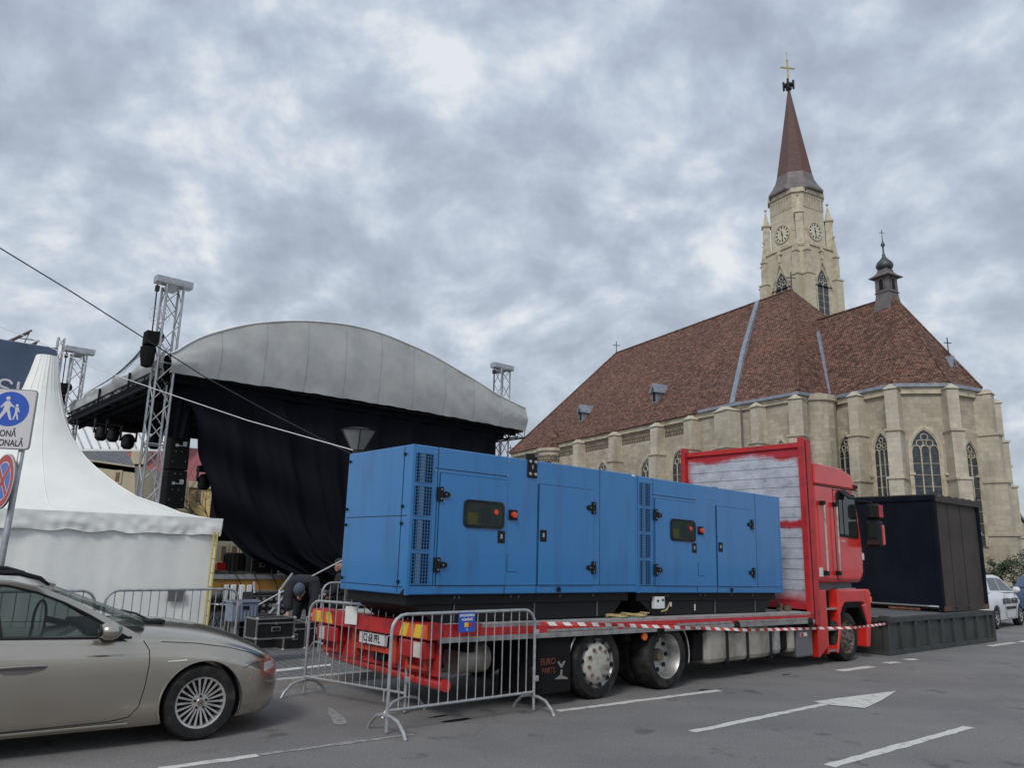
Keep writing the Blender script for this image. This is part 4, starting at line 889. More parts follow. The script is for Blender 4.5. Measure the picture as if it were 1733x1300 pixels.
q = onplane(297, 1009, tcn, TV)-tcn; MB().box(q.dot(TU)-.17, q.dot(TU)+.17, -.07,-.05, q.z-.1, q.z+.1).build('label_pocket', M['grey'], tent)
# ================================================================== THE LORRY
truck = empty('flatbed_lorry', TO, TROT, 'red flatbed lorry with grey sprayed headboard carrying two blue generators', 'lorry')
tk = lambda mb, name, m_, par=None, **k: mb.build(name, M[m_], par or truck, **k)
def dz(x): return .975-.0105*(x+2.59)       # the deck falls slightly towards the cab
def decktop(mb, x0, x1, y0, y1, a, b):       # slab following the deck slope, from dz-a to dz-b
    return mb.add([(x0,y0,dz(x0)-a),(x1,y0,dz(x1)-a),(x1,y1,dz(x1)-a),(x0,y1,dz(x0)-a),(x0,y0,dz(x0)-b),(x1,y0,dz(x1)-b),(x1,y1,dz(x1)-b),(x0,y1,dz(x0)-b)],
                 [(0,3,2,1),(4,5,6,7),(0,1,5,4),(1,2,6,5),(2,3,7,6),(3,0,4,7)])
tk(decktop(MB(), -2.40, 5.36, .03, 2.52, .05, .012), 'deck', 'aludeck')
rb = MB()
x = -2.38
while x < 5.3: decktop(rb, x, x+.028, .0, 2.5, .012, .004); x += .062
tk(rb, 'deck_ribs', 'aludeck')
tk(decktop(decktop(MB(), -2.45, 5.36, .0, .03, .125, .045), -2.45, 5.36, 2.52, 2.55, .125, .045), 'side_rail', 'redold')
tk(decktop(decktop(MB(), -2.45, 5.36, -.012, .03, .185, .128), -2.45, 5.36, 2.52, 2.56, .185, .128), 'lower_rail', 'alu', bevel=.004)
st_ = MB()
for x0, x1 in ((-.9,.35),(.45,1.0),(1.55,2.9),(3.05,5.2)): decktop(st_, x0, x1, -.004, .0, .12, .09)
tk(st_, 'reflective_strip', 'alu')
hk = MB()
for x in (3.02, 5.2, 1.2): hk.lathe([(.07,-.02),(.07,.0)], (x,-.004,dz(x)-.16), ax='y', n=12); hk.box(x-.07,x+.07,-.024,-.004,dz(x)-.26,dz(x)-.16)
tk(hk, 'lashing_bracket', 'black')
fr = MB(); fr.box(-2.3,6.2,.75,.85,.42,.74); fr.box(-2.3,6.2,1.7,1.8,.42,.74)
for x in (-2.0,-1.0,.6,2.2,3.6,5.0): fr.box(x,x+.1,.1,2.45,.66,.77)
fr.box(-.8,2.0,.6,1.95,.35,.6); tk(fr, 'chassis', 'blackm')
# rear crossmember, lamps, plate, underrun bar
tk(MB().box(-2.59,-2.40,.0,2.55,.82,.985).box(-2.40,-1.9,-.006,.03,.83,.975), 'rear_beam', 'redold', bevel=.008)
for y0, sg in ((.02,1),(2.53,-1)):
    for k in range(4):
        a = y0+sg*.13*k; b = a+sg*.13; mb = MB().panel((-2.592,0,0), (0,1,0), (-1,0,0), [(a,.835),(b,.835),(b-sg*.05,.97),(a-sg*.05 if k else a,.97)], 0, .006); tk(mb, 'marker_board', 'yellow' if k % 2 else 'refor')
for y0 in (.10, 1.95):
    l = tk(MB().box(-2.56,-2.42,y0,y0+.5,.62,.80), 'tail_lamp', 'lamp_red', bevel=.015); MB().box(-2.57,-2.555,y0+.30 if y0 > 1 else y0+.08, y0+.42 if y0 > 1 else y0+.2, .635,.785).build('reversing_lens', M['lens'], l)
    tk(MB().box(-2.50,-2.44,y0+.06,y0+.10,.5,.63).box(-2.50,-2.44,y0+.40,y0+.44,.5,.63).box(-2.50,-2.44,y0+.10,y0+.40,.50,.53), 'lamp_bracket', 'orange')
tk(MB().box(-2.52,-2.46,.7,.80,.52,.82).box(-2.52,-2.46,1.55,1.65,.52,.82).box(-2.52,-2.46,.80,1.55,.60,.66), 'rear_frame', 'orange')
tk(MB().box(-2.42,-2.38,.05,2.5,.45,.82), 'rear_beam', 'redold')
tk(MB().box(-2.50,-2.2,1.0,1.2,.5,.62), 'tow_coupling', 'blackm', bevel=.02)
pl_ = tk(MB().box(-2.56,-2.53,.88,1.42,.68,.80), 'number_plate', 'signwhite'); text('CJ 68 PFL', .120, M['ink'], pl_, frame((-2.562,1.15,.74), (0,-1,0), (-1,0,0)), 'plate_lettering', sx=.74, bold=.001)
MBp = MB().tube([(-2.33,.02,.36),(-2.33,2.42,.43)], .062, 12); tk(MBp, 'underrun_bar', 'red', smooth='auto')
jb = MB()
for y in (.35,.5,.62,1.3,1.42,1.9): jb.tube([(-2.33,y,.366+.03*y),(-2.33,y+.02,.366+.03*y)], .068, 10)
tk(jb, 'bar_clamp', 'redold')
br_ = MB()
for y in (.55, 1.9): br_.obox((-2.36,y,.42), (.05,0,0), (0,.06,0), (.3,0,.32)); br_.obox((-2.36,y+.1,.42), (.05,0,0), (0,.06,0), (-.12,0,.25))
tk(br_, 'bar_bracket', 'orange')
tk(MB().tube([(-1.95,.45,.55),(-1.5,.45,.55)], .16, 16).tube([(-1.9,.9,.5),(-1.2,.9,.5)], .12, 12), 'air_tank', 'tank', smooth='auto')
tk(MB().box(-1.1,-1.07,.08,.62,.14,.78), 'mud_flap', 'blackm')
fl = tk(MB().box(-1.02,-.48,.03,.05,.15,.80), 'side_flap', 'blackm')
text('EURO', .105, M['flaporange'], fl, frame((-.86,.022,.50), (1,0,0), (0,-1,0)), 'flap_lettering', sx=.9); text('PARTS', .095, M['flaporange'], fl, frame((-.85,.022,.40), (1,0,0), (0,-1,0)), 'flap_lettering', sx=.8)
MB().panel((-.64,.024,.42), (1,0,0), (0,-1,0), [(-.07,.07),(-.015,.0),(.015,.0),(.07,.07),(.04,.075),(.0,.035),(-.04,.075)], 0, .004).panel((-.64,.024,.32), (1,0,0), (0,-1,0), [(-.11,-.02),(.11,-.035),(.09,-.01),(.015,.01),(.02,.08),(-.01,.08),(-.02,.02)], 0, .004).build('flap_emblem', M['flapgrey'], fl)
# wheels
def wheel(x, y, r, kind, parent=truck):
    t = MB().lathe([(r*.68,.0),(r*.70,-.012),(r*.93,-.01),(r*.985,.02),(r,.06),(r,.24),(r*.985,.28),(r*.93,.30),(r*.68,.29)], (x,y,r), ax='y', n=40, cap=False)
    for k in range(3): t.lathe([(r+.001,.09+k*.055),(r+.001,.10+k*.055)], (x,y,r), ax='y', n=40) if False else None
    w_ = t.build('wheel', M['rubber'], parent, smooth='auto')
    if kind == 'cover':
        MB().lathe([(r*.70,-.004),(r*.68,.02),(r*.61,.045),(r*.57,.02),(r*.52,.01)], (x,y,r), ax='y', n=32, cap=False).build('rim', M['alu'], w_, smooth='auto')
        MB().lathe([(r*.58,.02),(r*.53,-.0),(r*.45,-.018),(.0,-.022)][::-1], (x,y,r), ax='y', n=32, cap=False).build('hub_cover', M['rimwhite'], w_, smooth='auto')
        b = MB()
        for k in range(10): a = 2*pi*k/10+.2; b.lathe([(.022,-.04),(.022,-.0)], (x+r*.42*cos(a),y,r+r*.42*sin(a)), ax='y', n=8)
        b.build('wheel_nut', M['rimdirty'], w_)
        h = MB()
        for k in range(10): a = 2*pi*k/10+.5; h.lathe([(.028,.0),(.028,.012)], (x+r*.625*cos(a),y+.0,r+r*.625*sin(a)), ax='y', n=8)
        h.build('vent_hole', M['black'], w_)
    elif kind == 'deep':
        MB().lathe([(r*.70,-.004),(r*.665,.02),(r*.64,.06),(r*.61,.10),(r*.58,.17),(.0,.18)], (x,y,r), ax='y', n=32, cap=False).build('rim', M['alu'], w_, smooth='auto')
        MB().lathe([(.0,.10),(.07,.105),(.085,.17)], (x,y,r), ax='y', n=16).build('axle_hub', M['rimdirty'], w_)
        b = MB()
        for k in range(8): a = 2*pi*k/8; b.lathe([(.03,.155),(.03,.172)], (x+r*.45*cos(a),y,r+r*.45*sin(a)), ax='y', n=8)
        b.build('vent_hole', M['black'], w_)
    else:
        MB().lathe([(r*.70,-.004),(r*.64,.02),(r*.60,.05),(r*.46,.04),(r*.30,.0),(r*.2,-.01),(.0,-.012)], (x,y,r), ax='y', n=32, cap=False).build('rim', M['rimdirty'], w_, smooth='auto')
        b = MB(); 
        for k in range(10): a = 2*pi*k/10; b.lathe([(.02,-.045),(.02,.03)], (x+r*.36*cos(a),y,r+r*.36*sin(a)), ax='y', n=6)
        b.lathe([(.0,-.05),(r*.17,-.045),(r*.19,.0)], (x,y,r), ax='y', n=16); b.build('wheel_nut', M['leaddark'], w_)
    return w_
wheel(.03, .06, .425, 'cover'); wheel(1.38, .03, .425, 'deep'); wheel(6.66, .09, .425, 'dirty')
for x in (.03, 1.38): wheel(x, 2.2, .425, 'deep')
for x in (1.38,): wheel(x, .36, .425, 'deep')
wheel(6.66, 2.15, .425, 'dirty')
tk(MB().tube([(.03,.3,.425),(.03,2.3,.425)], .07, 8).tube([(1.38,.3,.425),(1.38,2.3,.425)], .09, 8).tube([(6.66,.3,.425),(6.66,2.3,.425)], .06, 8), 'axle', 'blackm')
def fender(xc, r, a0, a1, y0=.05, y1=.55):
    def f(u, v): a = a0+(a1-a0)*u; return Vector((xc+r*cos(a), y0+(y1-y0)*v, .425+r*sin(a)))
    o = MB().grid(f, 16, 1).build('mudguard', M['blackm'], truck); s = o.modifiers.new('thick', 'SOLIDIFY'); s.thickness = .012
    e1 = MB().tube([f(i/16, 0) for i in range(17)], .012, 5).build('mudguard_edge', M['alu'], truck)
fender(1.40, .50, -.25, 1.25); fender(.0, .5, pi-.25, pi-.9+.2)
# tanks
def rbox(x0, x1, y0, y1, z0, z1, name, m_, bev): return tk(MB().box(x0,x1,y0,y1,z0,z1), name, m_, bevel=bev, smooth=False)
ft = rbox(2.36, 4.15, .06, .62, .24, .73, 'fuel_tank', 'tank', .07)
for x in (2.82, 3.36, 4.02): MB().box(x,x+.06,.045,.64,.22,.745).build('tank_strap', M['black'], ft, bevel=.01)
rbox(2.1, 2.34, .12, .6, .3, .70, 'battery_box', 'blackm', .03)
rbox(4.2, 4.42, .07, .6, .26, .70, 'air_cylinder', 'alu', .08); rbox(4.44, 4.62, .07, .6, .28, .69, 'air_cylinder', 'blackm', .08); rbox(4.64, 4.86, .07, .6, .26, .68, 'air_cylinder', 'tank', .08)
bbx = rbox(4.92, 5.42, .08, .6, .17, .64, 'storage_box', 'grey', .03); MB().box(5.0,5.22,.07,.08,.50,.56).build('box_label', M['paper'], bbx); MB().box(5.0,5.1,.066,.07,.505,.555).build('label_mark', M['flagr'], bbx)
tk(MB().lathe([(.05,-.01),(.05,.02)], (.9,.02,.70), ax='y', n=10), 'side_marker', 'refor')
# headboard
hb = tk(MB().box(5.38,5.44,.10,2.52,.92,3.76), 'headboard', 'spray')
gp = MB()
for z in [1.05+.178*k for k in range(15)]: gp.box(5.377,5.381,.10,2.5,z,z+.0045)
gp.build('board_joint', M['black'], hb)
tk(MB().box(5.34,5.40,.08,2.54,3.70,3.79), 'headboard_rail', 'redold', bevel=.006)
p_ = tk(MB().box(5.30,5.37,.0,.10,.68,3.87).box(5.42,5.58,.0,.06,.68,3.84).box(5.36,5.43,.04,.1,.68,3.84), 'headboard_post', 'redold', bevel=.004); MB().box(5.37,5.42,.012,.04,.7,3.8).build('post_groove', M['black'], p_)
tk(MB().box(5.28,5.42,2.50,2.60,.90,3.88), 'headboard_post', 'redold', bevel=.004)
# cab
prof = [(5.66,1.36),(7.30,1.36),(7.47,1.50),(7.50,1.80),(7.47,2.15),(7.40,2.60),(7.30,2.98),(7.22,3.10),(7.05,3.30),(6.75,3.38),(5.66,3.40)]
cb = MB().panel((0,0,0), (1,0,0), (0,1,0), prof, .05, 2.50); cab = tk(cb, 'cab', 'red', bevel=.10, seg=5, smooth=True)
# roof cap with the overhanging lip of the photo
MB().panel((0,0,0), (1,0,0), (0,1,0), [(5.70,3.08),(7.36,3.08),(7.34,3.13),(7.08,3.36),(6.72,3.44),(5.70,3.46)], .025, 2.525).build('roof_cap', M['red'], cab, bevel=.09, seg=5, smooth=True)
gr = MB(); gr.box(5.70,7.40,.044,.05,3.055,3.075); gr.box(6.385,6.395,.044,.05,1.40,3.05); gr.box(6.39,7.36,.044,.05,3.02,3.03); gr.tube([(7.37,.047,3.02),(7.44,.047,2.2),(7.44,.047,1.52),(7.3,.047,1.40)], .006, 4); gr.box(6.39,7.3,.044,.05,1.395,1.403); gr.build('door_gap', M['black'], cab)
wn = MB().panel((0,.05,0), (1,0,0), (0,-1,0), [(6.50,2.18),(7.27,2.16),(7.30,2.24),(7.23,2.98),(6.54,3.0),(6.50,2.95)], .0, .012).build('side_window', M['black'], cab)
MB().panel((0,.05,0), (1,0,0), (0,-1,0), [(6.55,2.23),(7.22,2.21),(7.25,2.27),(7.19,2.94),(6.58,2.95)], .012, .018).build('window_glass', M['darkglass'], wn)
MB().box(6.71,6.72,.024,.033,2.22,2.95).build('window_divider', M['black'], wn)
MB().add([(6.60,.03,3.03),(6.84,.03,3.05),(7.0,-.09,2.90),(6.72,-.10,2.89),(6.60,.03,3.00),(6.84,.03,3.02),(7.0,-.075,2.875),(6.72,-.085,2.865)], [(0,1,2,3),(7,6,5,4),(0,4,5,1),(1,5,6,2),(2,6,7,3),(3,7,4,0)]).build('window_visor', M['black'], cab)
for xb, xt in ((5.90,5.91),(6.35,6.38)):
    MB().tube([(xb,.05,1.53),(xb,-.02,1.56),(xt,-.02,2.72),(xt,.05,2.76)], .018, 8).build('grab_handle', M['rimwhite'], cab); MB().box(xb-.04,xb+.04,-.035,.05,1.49,1.57).box(xt-.04,xt+.04,-.035,.05,2.71,2.79).build('handle_mount', M['black'], cab, bevel=.01)
MB().box(5.72,5.85,.042,.05,1.47,1.62).build('white_label', M['paper'], cab)
text('HTR 18', .045, M['paper'], cab, frame((6.67,.046,2.10), (1,0,0), (0,-1,0)), 'door_lettering')
MB().box(7.40,7.46,.04,.1,1.78,1.9).build('badge', M['paper'], cab); MB().box(7.42,7.475,.03,.1,1.52,2.2).build('corner_vane', M['redold'], cab, bevel=.02) if False else None
MB().box(7.18,7.32,.0,.06,3.10,3.17).build('marker_lamp', M['black'], cab, bevel=.01)
MB().box(7.34,7.46,.25,2.3,2.15,2.95).build('windscreen', M['darkglass'], cab)
for k in range(3): MB().lathe([(.04,3.44),(.05,3.47),(.03,3.54),(.0,3.56)], (5.9+.25*k,.3+.2*k,0), n=10).build('roof_lamp', M['black'], cab)
mi = tk(MB().box(7.50,7.70,-.27,.0,2.02,2.50), 'wing_mirror', 'black', bevel=.03); MB().box(7.60,7.72,-.282,-.20,2.05,2.44).build('mirror_shell', M['red'], mi, bevel=.03); MB().box(7.48,7.505,-.25,-.03,2.06,2.46).build('mirror_glass', M['darkglass'], mi)
mi2 = tk(MB().box(7.52,7.68,-.27,-.02,2.54,2.83), 'wide_mirror', 'black', bevel=.05); MB().box(7.51,7.519,-.24,-.05,2.58,2.79).build('mirror_glass', M['darkglass'], mi2); MB().box(7.55,7.70,-.28,-.24,2.57,2.80).build('mirror_shell', M['redold'], mi2, bevel=.01)
tk(MB().tube([(7.4,.12,2.9),(7.58,-.12,2.86),(7.58,-.12,2.05),(7.42,.12,2.0)], .018, 6), 'mirror_arm', 'black')
tk(MB().box(5.75,7.2,.2,2.4,1.22,1.36), 'cab_gap', 'grey')
tk(MB().box(5.66,6.3,.2,2.4,.45,1.22), 'engine_block', 'blackm')
# steps, wing and bumper
s_ = MB(); s_.add([(5.58,.06,.13),(5.92,.06,.30),(5.92,.06,1.24),(5.58,.06,1.24),(5.58,.20,.13),(5.92,.20,.30),(5.92,.20,1.24),(5.58,.20,1.24)], [(0,1,2,3),(7,6,5,4),(0,4,5,1),(1,5,6,2),(2,6,7,3),(3,7,4,0)])
s_.box(5.90,5.94,.06,.5,.17,1.24); s_.box(6.34,6.42,.06,.5,.55,1.24); s_.add([(6.22,.06,.17),(6.28,.06,.17),(6.42,.06,.56),(6.34,.06,.56),(6.22,.5,.17),(6.28,.5,.17),(6.42,.5,.56),(6.34,.5,.56)], [(0,1,2,3),(7,6,5,4),(0,4,5,1),(1,5,6,2),(2,6,7,3),(3,7,4,0)]); s_.box(5.92,6.38,.42,.5,.17,1.24)
tk(s_, 'step_panel', 'red', bevel=.012)
ts = MB()
for z, xr in ((.20,6.25),(.55,6.36),(.90,6.36)): ts.box(5.93,xr,.08,.44,z,z+.03)
tk(ts, 'step_tread', 'alu')
wg = MB(); ar = [(6.44,1.24),(7.46,1.24),(7.46,.90)]+[(6.98+.50*cos(a)*1.0, .52+.46*sin(a)) for a in [radians(d) for d in (35,60,85,110,135,150)]]+[(6.44,.72)]
wg.panel((0,0,0), (1,0,0), (0,1,0), [(6.44,1.24),(7.42,1.24),(7.42,.98),(7.24,1.01),(6.62,1.01),(6.50,.92),(6.44,.80)], .06, .6); tk(wg, 'front_wing', 'red', bevel=.03, seg=3)
tk(MB().panel((0,0,0), (1,0,0), (0,1,0), [(6.44,.80),(6.50,.92),(6.62,1.008),(7.24,1.008),(7.46,.62),(7.40,.60),(7.18,.92),(6.70,.92),(6.55,.80),(6.47,.62),(6.43,.62)], .07, .6), 'wheel_arch', 'blackm')
tk(MB().panel((0,0,0), (1,0,0), (0,1,0), [(7.30,.96),(7.425,.98),(7.425,1.24),(7.60,1.24),(7.68,1.17),(7.64,.7),(7.52,.20),(7.40,.20),(7.46,.62)], .06, 2.49), 'front_bumper', 'red', bevel=.03, seg=3)
tk(MB().box(7.60,7.69,.05,.2,.98,1.10), 'indicator_lamp', 'refor', bevel=.02)
tk(MB().box(6.5,7.2,.12,.5,1.235,1.26), 'wing_tread', 'alu')

# ================================================================== THE TWO GENERATORS (stand on the deck)
def generator(label):
    g_ = empty('generator', (0,0,0), TROT, label, 'generator', 'blue generators on the lorry')
    B = lambda mb, name, m_, par=None, **k: mb.build(name, M[m_], par or g_, **k)
    Lg, Wd, z0, z1 = 3.70, 1.36, .31, 1.88      # local z=0 is the deck
    bd = B(MB().box(0,Lg,0,Wd,z0,z1), 'enclosure', 'blue', bevel=.012)
    B(MB().add([(.06,.08,.20),(Lg-.1,.08,.20),(Lg-.1,Wd-.08,.20),(.06,Wd-.08,.20),(.06,.08,z0),(Lg-.1,.08,z0),(Lg-.1,Wd-.08,z0),(.06,Wd-.08,z0)], [(0,3,2,1),(4,5,6,7),(0,1,5,4),(1,2,6,5),(2,3,7,6),(3,0,4,7)]).panel((0,0,0),(1,0,0),(0,1,0),[(.45,.01),(3.3,.01),(3.5,.2),(.15,.2)], .10, Wd-.10), 'skid_base', 'black', bevel=.006)
    hb_ = MB()
    for x in (.7, 1.9, 3.0): hb_.box(x,x+.012,.088,.1,.02,.3)
    for x in (.68,.74,1.5,1.62,2.3,2.9): hb_.box(x,x+.02,.07,.08,.26,.29)
    B(hb_, 'base_bolts', 'grey')
    # raised seam strips on the side
    sm = MB()
    for x in (1.34,1.84): sm.box(x-.003,x+.003,-.003,.002,z0,z1-.28 if x > 1.5 else .42)
    sm.box(.30,1.34,-.003,.002,1.575+.07,1.582+.07); sm.box(1.84,3.7,-.003,.002,.402,.408); sm.box(0,1.84,-.003,.002,.402,.408)
    sm.box(.33,.336,-.003,.002,.4,z1); sm.box(2.95,2.953,-.003,.002,.41,z1)
    B(sm, 'panel_seam', 'black')
    B(MB().box(-.003,.003+.03,-.004,.03,z0,z1).box(Lg-.03,Lg+.004,-.004,.03,z0,z1), 'corner_strip', 'blue')
    # grilles
    for k in range(4):
        a0 = .425+.352*k; a1 = a0+.31
        fr_ = B(MB().box(.045,.26,-.002,.0,a0,a1), 'grille', 'black'); MB().box(.10,.165,-.005,-.002,a0+.004,a1-.004).build('radiator_core', M['grillin'], fr_)
        w_ = MB()
        for i in range(7): x = .045+.215*i/6; w_.box(x-.0022,x+.0022,-.014,-.008,a0,a1)
        for i in range(10): z = a0+.31*i/9; w_.box(.045,.26,-.014,-.008,z-.0022,z+.0022)
        w_.build('wire_mesh', M['blue'], fr_)
    def hinge(x, z, s, par):
        h = MB(); h.box(x-.035*s-.02 if s > 0 else x-.02, x+.02 if s > 0 else x+.055, -.03,-.012, z-.075,z+.075); h.lathe([(.035,-.034),(.035,-.012)], (x+.055*s,0,z), ax='y', n=10); h.lathe([(.028,-.034),(.028,-.012)], (x+.085*s,0,z), ax='y', n=10); h.tube([(x,-.03,z-.08),(x,-.03,z+.08)], .012, 8)
        h.build('hinge', M['black'], par, bevel=.003)
        b = MB(); [b.lathe([(.008,-.04),(.008,-.03)], (x+dx*s,0,z+dz_), ax='y', n=6) for dx, dz_ in ((-.01,.05),(-.01,-.05),(.055,0))]; b.build('hinge_bolt', M['galv'], par)
    def latch(x, z, par): 
        MB().box(x-.055,x+.055,-.02,-.008,z-.07,z+.07).build('latch', M['black'], par, bevel=.008); MB().box(x-.02,x+.01,-.026,-.018,z-.02,z+.03).build('latch_key', M['galv'], par)
    for (x0, x1, hs, lx) in ((.37,1.335,(.385,1),1.262),(1.86,2.82,(2.80,-1),1.93)):
        B(MB().box(x0-.006,x1+.006,-.004,.0,.402,1.606), 'door_gap', 'black')
        d = B(MB().box(x0,x1,-.014,-.002,.408,1.600), 'door', 'blue', bevel=.003)
        for z in (1.37,.62): hinge(hs[0], z, hs[1], d)
        latch(lx, .945 if x0 < 1 else .985, d)
        if x0 < 1:
            rp = lambda x0, x1, z0, z1, r: [(x1-r+r*cos(a), z1-r+r*sin(a)) for a in (0,.5,1.07,pi/2)]+[(x0+r+r*cos(a), z1-r+r*sin(a)) for a in (pi/2,2.07,2.64,pi)]+[(x0+r+r*cos(a), z0+r+r*sin(a)) for a in (pi,3.64,4.21,3*pi/2)]+[(x1-r+r*cos(a), z0+r+r*sin(a)) for a in (3*pi/2,5.2,5.78,2*pi)]
            wf = MB().ring((0,-.014,0), (1,0,0), (0,-1,0), rp(.70,1.29,1.03,1.34,.06), rp(.725,1.265,1.055,1.315,.045), 0, .016).build('window_seal', M['rubber'], d)
            MB().panel((0,-.014,0), (1,0,0), (0,-1,0), rp(.725,1.265,1.055,1.315,.045), 0, .004).build('control_panel', M['panelgrey'], wf)
            q = MB(); q.box(.76,.90,-.020,-.018,1.07,1.2); q.build('warning_label', M['yellow'], wf)
            q = MB(); q.box(.95,1.10,-.020,-.018,1.09,1.26); q.box(1.13,1.22,-.020,-.018,1.07,1.15); q.build('instrument', M['grey'], wf)
            MB().lathe([(.03,-.04),(.035,-.018)], (1.16,0,1.22), ax='y', n=12).build('panel_button', M['button'], wf)
            gl = MB().panel((0,-.034,0), (1,0,0), (0,-1,0), rp(.722,1.268,1.052,1.318,.045), -.002, 0).build('window_pane', M['paneglass'], wf)
    es = B(MB().box(1.375,1.505,-.016,-.001,1.145,1.265), 'stop_box', 'black', bevel=.004); MB().lathe([(.034,-.06),(.038,-.05),(.03,-.016)], (1.43,0,1.205), ax='y', n=14).build('stop_button', M['button'], es)
    vt = MB(); vt.box(1.37,1.52,-.003,.001,.555,.559); vt.box(1.37,1.374,-.003,.001,.555,.76); B(vt, 'flap_seam', 'black')
    B(MB().lathe([(.03,-.02),(.03,.0)], (2.21,0,.355), ax='y', n=10), 'plug', 'black')
    b = MB()
    for x in (2.0,2.04): b.lathe([(.008,-.006),(.008,.0)], (x,0,.355), ax='y', n=6)
    for x, z in ((.30,1.82),(.30,1.62),(1.35,1.83),(1.35,1.66),(1.69,1.83),(1.79,1.83),(1.69,1.70),(1.79,1.70)): b.lathe([(.011,-.008),(.011,.0)], (x,0,z), ax='y', n=6)
    B(b, 'panel_bolt', 'lead')
    # exhaust outlet on the roof
    B(MB().box(2.25,2.75,.28,.42,z1,z1+.05).lathe([(.08,z1),(.08,z1+.06)], (2.3,.35,0), n=12), 'exhaust_flap', 'black', bevel=.01)
    # rear panels
    r = MB(); r.box(-.004,.0,.06,Wd-.04,1.12,1.126); r.box(-.004,.0,.06,Wd-.04,.385,.391); r.box(-.004,.0,.16,.166,.34,z1-.02); B(r, 'rear_seam', 'black')
    b = MB()
    for y in (.14,Wd-.05):
        for z in (.44,1.04,1.22,1.78): b.lathe([(.018,-.02),(.018,.0)], (0,y,z), ax='x', n=8)
    B(b, 'rear_bolt', 'black')
    B(MB().panel((-.002,0,0),(0,1,0),(-1,0,0),[(.03,z0),(.12,z0),(.03,.38)], 0, .003), 'corner_gusset', 'black')
    return g_
g1 = generator('near blue generator with black lifting plate, over the rear wheels of the lorry')
g1.location = TO+TU*(-2.84)+TV*.10+Vector((0,0,.965)); g1.rotation_euler = (0, radians(.25), TROT)
g2 = copy_tree(g1); g2['label'] = 'far blue generator on the lorry, standing against the sprayed grey headboard'
g2.location = TO+TU*(.885)+TV*.115+Vector((0,0,.940)); g2.rotation_euler = (0, radians(.75), TROT)
lp = MB().box(1.655,1.81,-.016,.0,1.665,1.925).box(1.68,1.78,-.0,.06,1.88,1.96).build('lifting_plate', M['black'], g1, bevel=.006); b = MB()
for x, z in ((1.69,1.86),(1.775,1.86),(1.69,1.71),(1.775,1.71)): b.lathe([(.018,-.03),(.018,-.016)], (x,0,z), ax='y', n=10)
b.box(1.725,1.738,-.02,-.016,1.77,1.82); b.build('plate_bolt', M['rimwhite'], lp)
MB().box(3.60,3.68,-.003,.0,1.85,1.875).build('small_label', M['paper'], g1)
pb = MB().box(.40,.60,.02,.09,.10,.26).build('meter_box', M['paper'], g2, bevel=.004); MB().box(.43,.47,.015,.02,.19,.22).box(.54,.58,.015,.02,.2,.23).build('meter_mark', M['ink'], pb)
MB().box(.82,.845,.085,.098,.12,.18).box(1.39,1.405,.085,.098,.06,.15).build('base_label', M['paper'], g2)
# yellow cables lying on the deck under the generators
yc = MB()
for k in range(4):
    yc.tube([(TO+TU*(.25+.80*u_/14+.04*k)+TV*(.10+.05*sin(u_*.9+k)+.015*k)+Vector((0,0,.965+.008*k+.008*sin(u_+k)))) for u_ in range(15)], .009, 5)
yc.tube([TO+TU*1.35+TV*.09+Vector((0,0,1.0)), TO+TU*1.43+TV*.06+Vector((0,0,1.02)), TO+TU*1.5+TV*.05+Vector((0,0,1.12))], .011, 5)
tag(yc.build('power_cable', M['ycable']), 'bundle of yellow cables lying on the lorry deck under the generators', 'cable')
bt_ = MB(); 
for k, (x, y) in enumerate(((4.72,.25),(4.9,.22),(5.1,.3))): bt_.obox(tw(x,y,dz(x)), TU*.07, TV*.07, (0,0,.09+.04*(k == 0)))
tag(bt_.build('scrap_pieces', M['rimdirty']), 'small rusty blocks lying on the deck at the foot of the headboard', 'blocks')

# ================================================================== CROWD BARRIERS
def barrier(A, B, label, nb=16, h=1.1, group='steel crowd barriers', base=0.0, hook=True):
    A = Vector((A[0], A[1], base)); B = Vector((B[0], B[1], base)); d = B-A; Ln = d.length; e_ = empty('crowd_barrier', A, atan2(d.y, d.x), label, 'barrier', group)
    r = .017; R = .16; z0 = .21
    P = [(0,0,.02),(0,0,h-R)]+[(R-R*cos(a),0,h-R+R*sin(a)) for a in (.4,.8,1.2,pi/2)]+[(Ln-R+R*sin(a),0,h-R+R*cos(a)) for a in (0,.4,.8,1.2,pi/2)]+[(Ln,0,.02)]
    MB().tube(P, r, 8).tube([(0,0,z0),(Ln,0,z0)], .015, 8).build('frame', M['galv'], e_, smooth='auto')
    for i in range(1, nb+1):
        x = Ln*i/(nb+1); zt = h if R < x < Ln-R else h-.012
        MB().tube([(x,0,z0),(x,0,zt)], .0068, 6).build('bar', M['galv'], e_)
    for x in (.0, Ln):
        MB().tube([(x,-.33,.0),(x,-.29,.06),(x,-.19,.14),(x,-.08,.165),(x,.08,.165),(x,.19,.14),(x,.29,.06),(x,.33,.0)], .017, 8).build('foot', M['galv'], e_, smooth='auto')
    if hook: 
        for z in (.35,.85): MB().box(Ln+.0,Ln+.06,-.02,.02,z-.03,z+.03).build('coupling', M['galv'], e_, bevel=.006); MB().tube([(0,0,z+.05),(-.05,0,z+.05),(-.055,0,z-.05)], .008, 6).build('hook', M['galv'], e_)
    return e_, Ln
a1 = (onz(628,1236)+onz(680,1252))/2; a2 = (onz(937,1213)+onz(870,1198))/2
b1, L1 = barrier(a1, a2, 'nearest steel crowd barrier with the small blue sign, in front of the lorry wheels', 15)
ps = MB().box(.66,.88,-.030,-.022,.90,1.10).build('sign_plate', M['signblue'], b1)
X = L1*.475
ps.data.transform(Matrix.Translation((X-.77,0,0)))
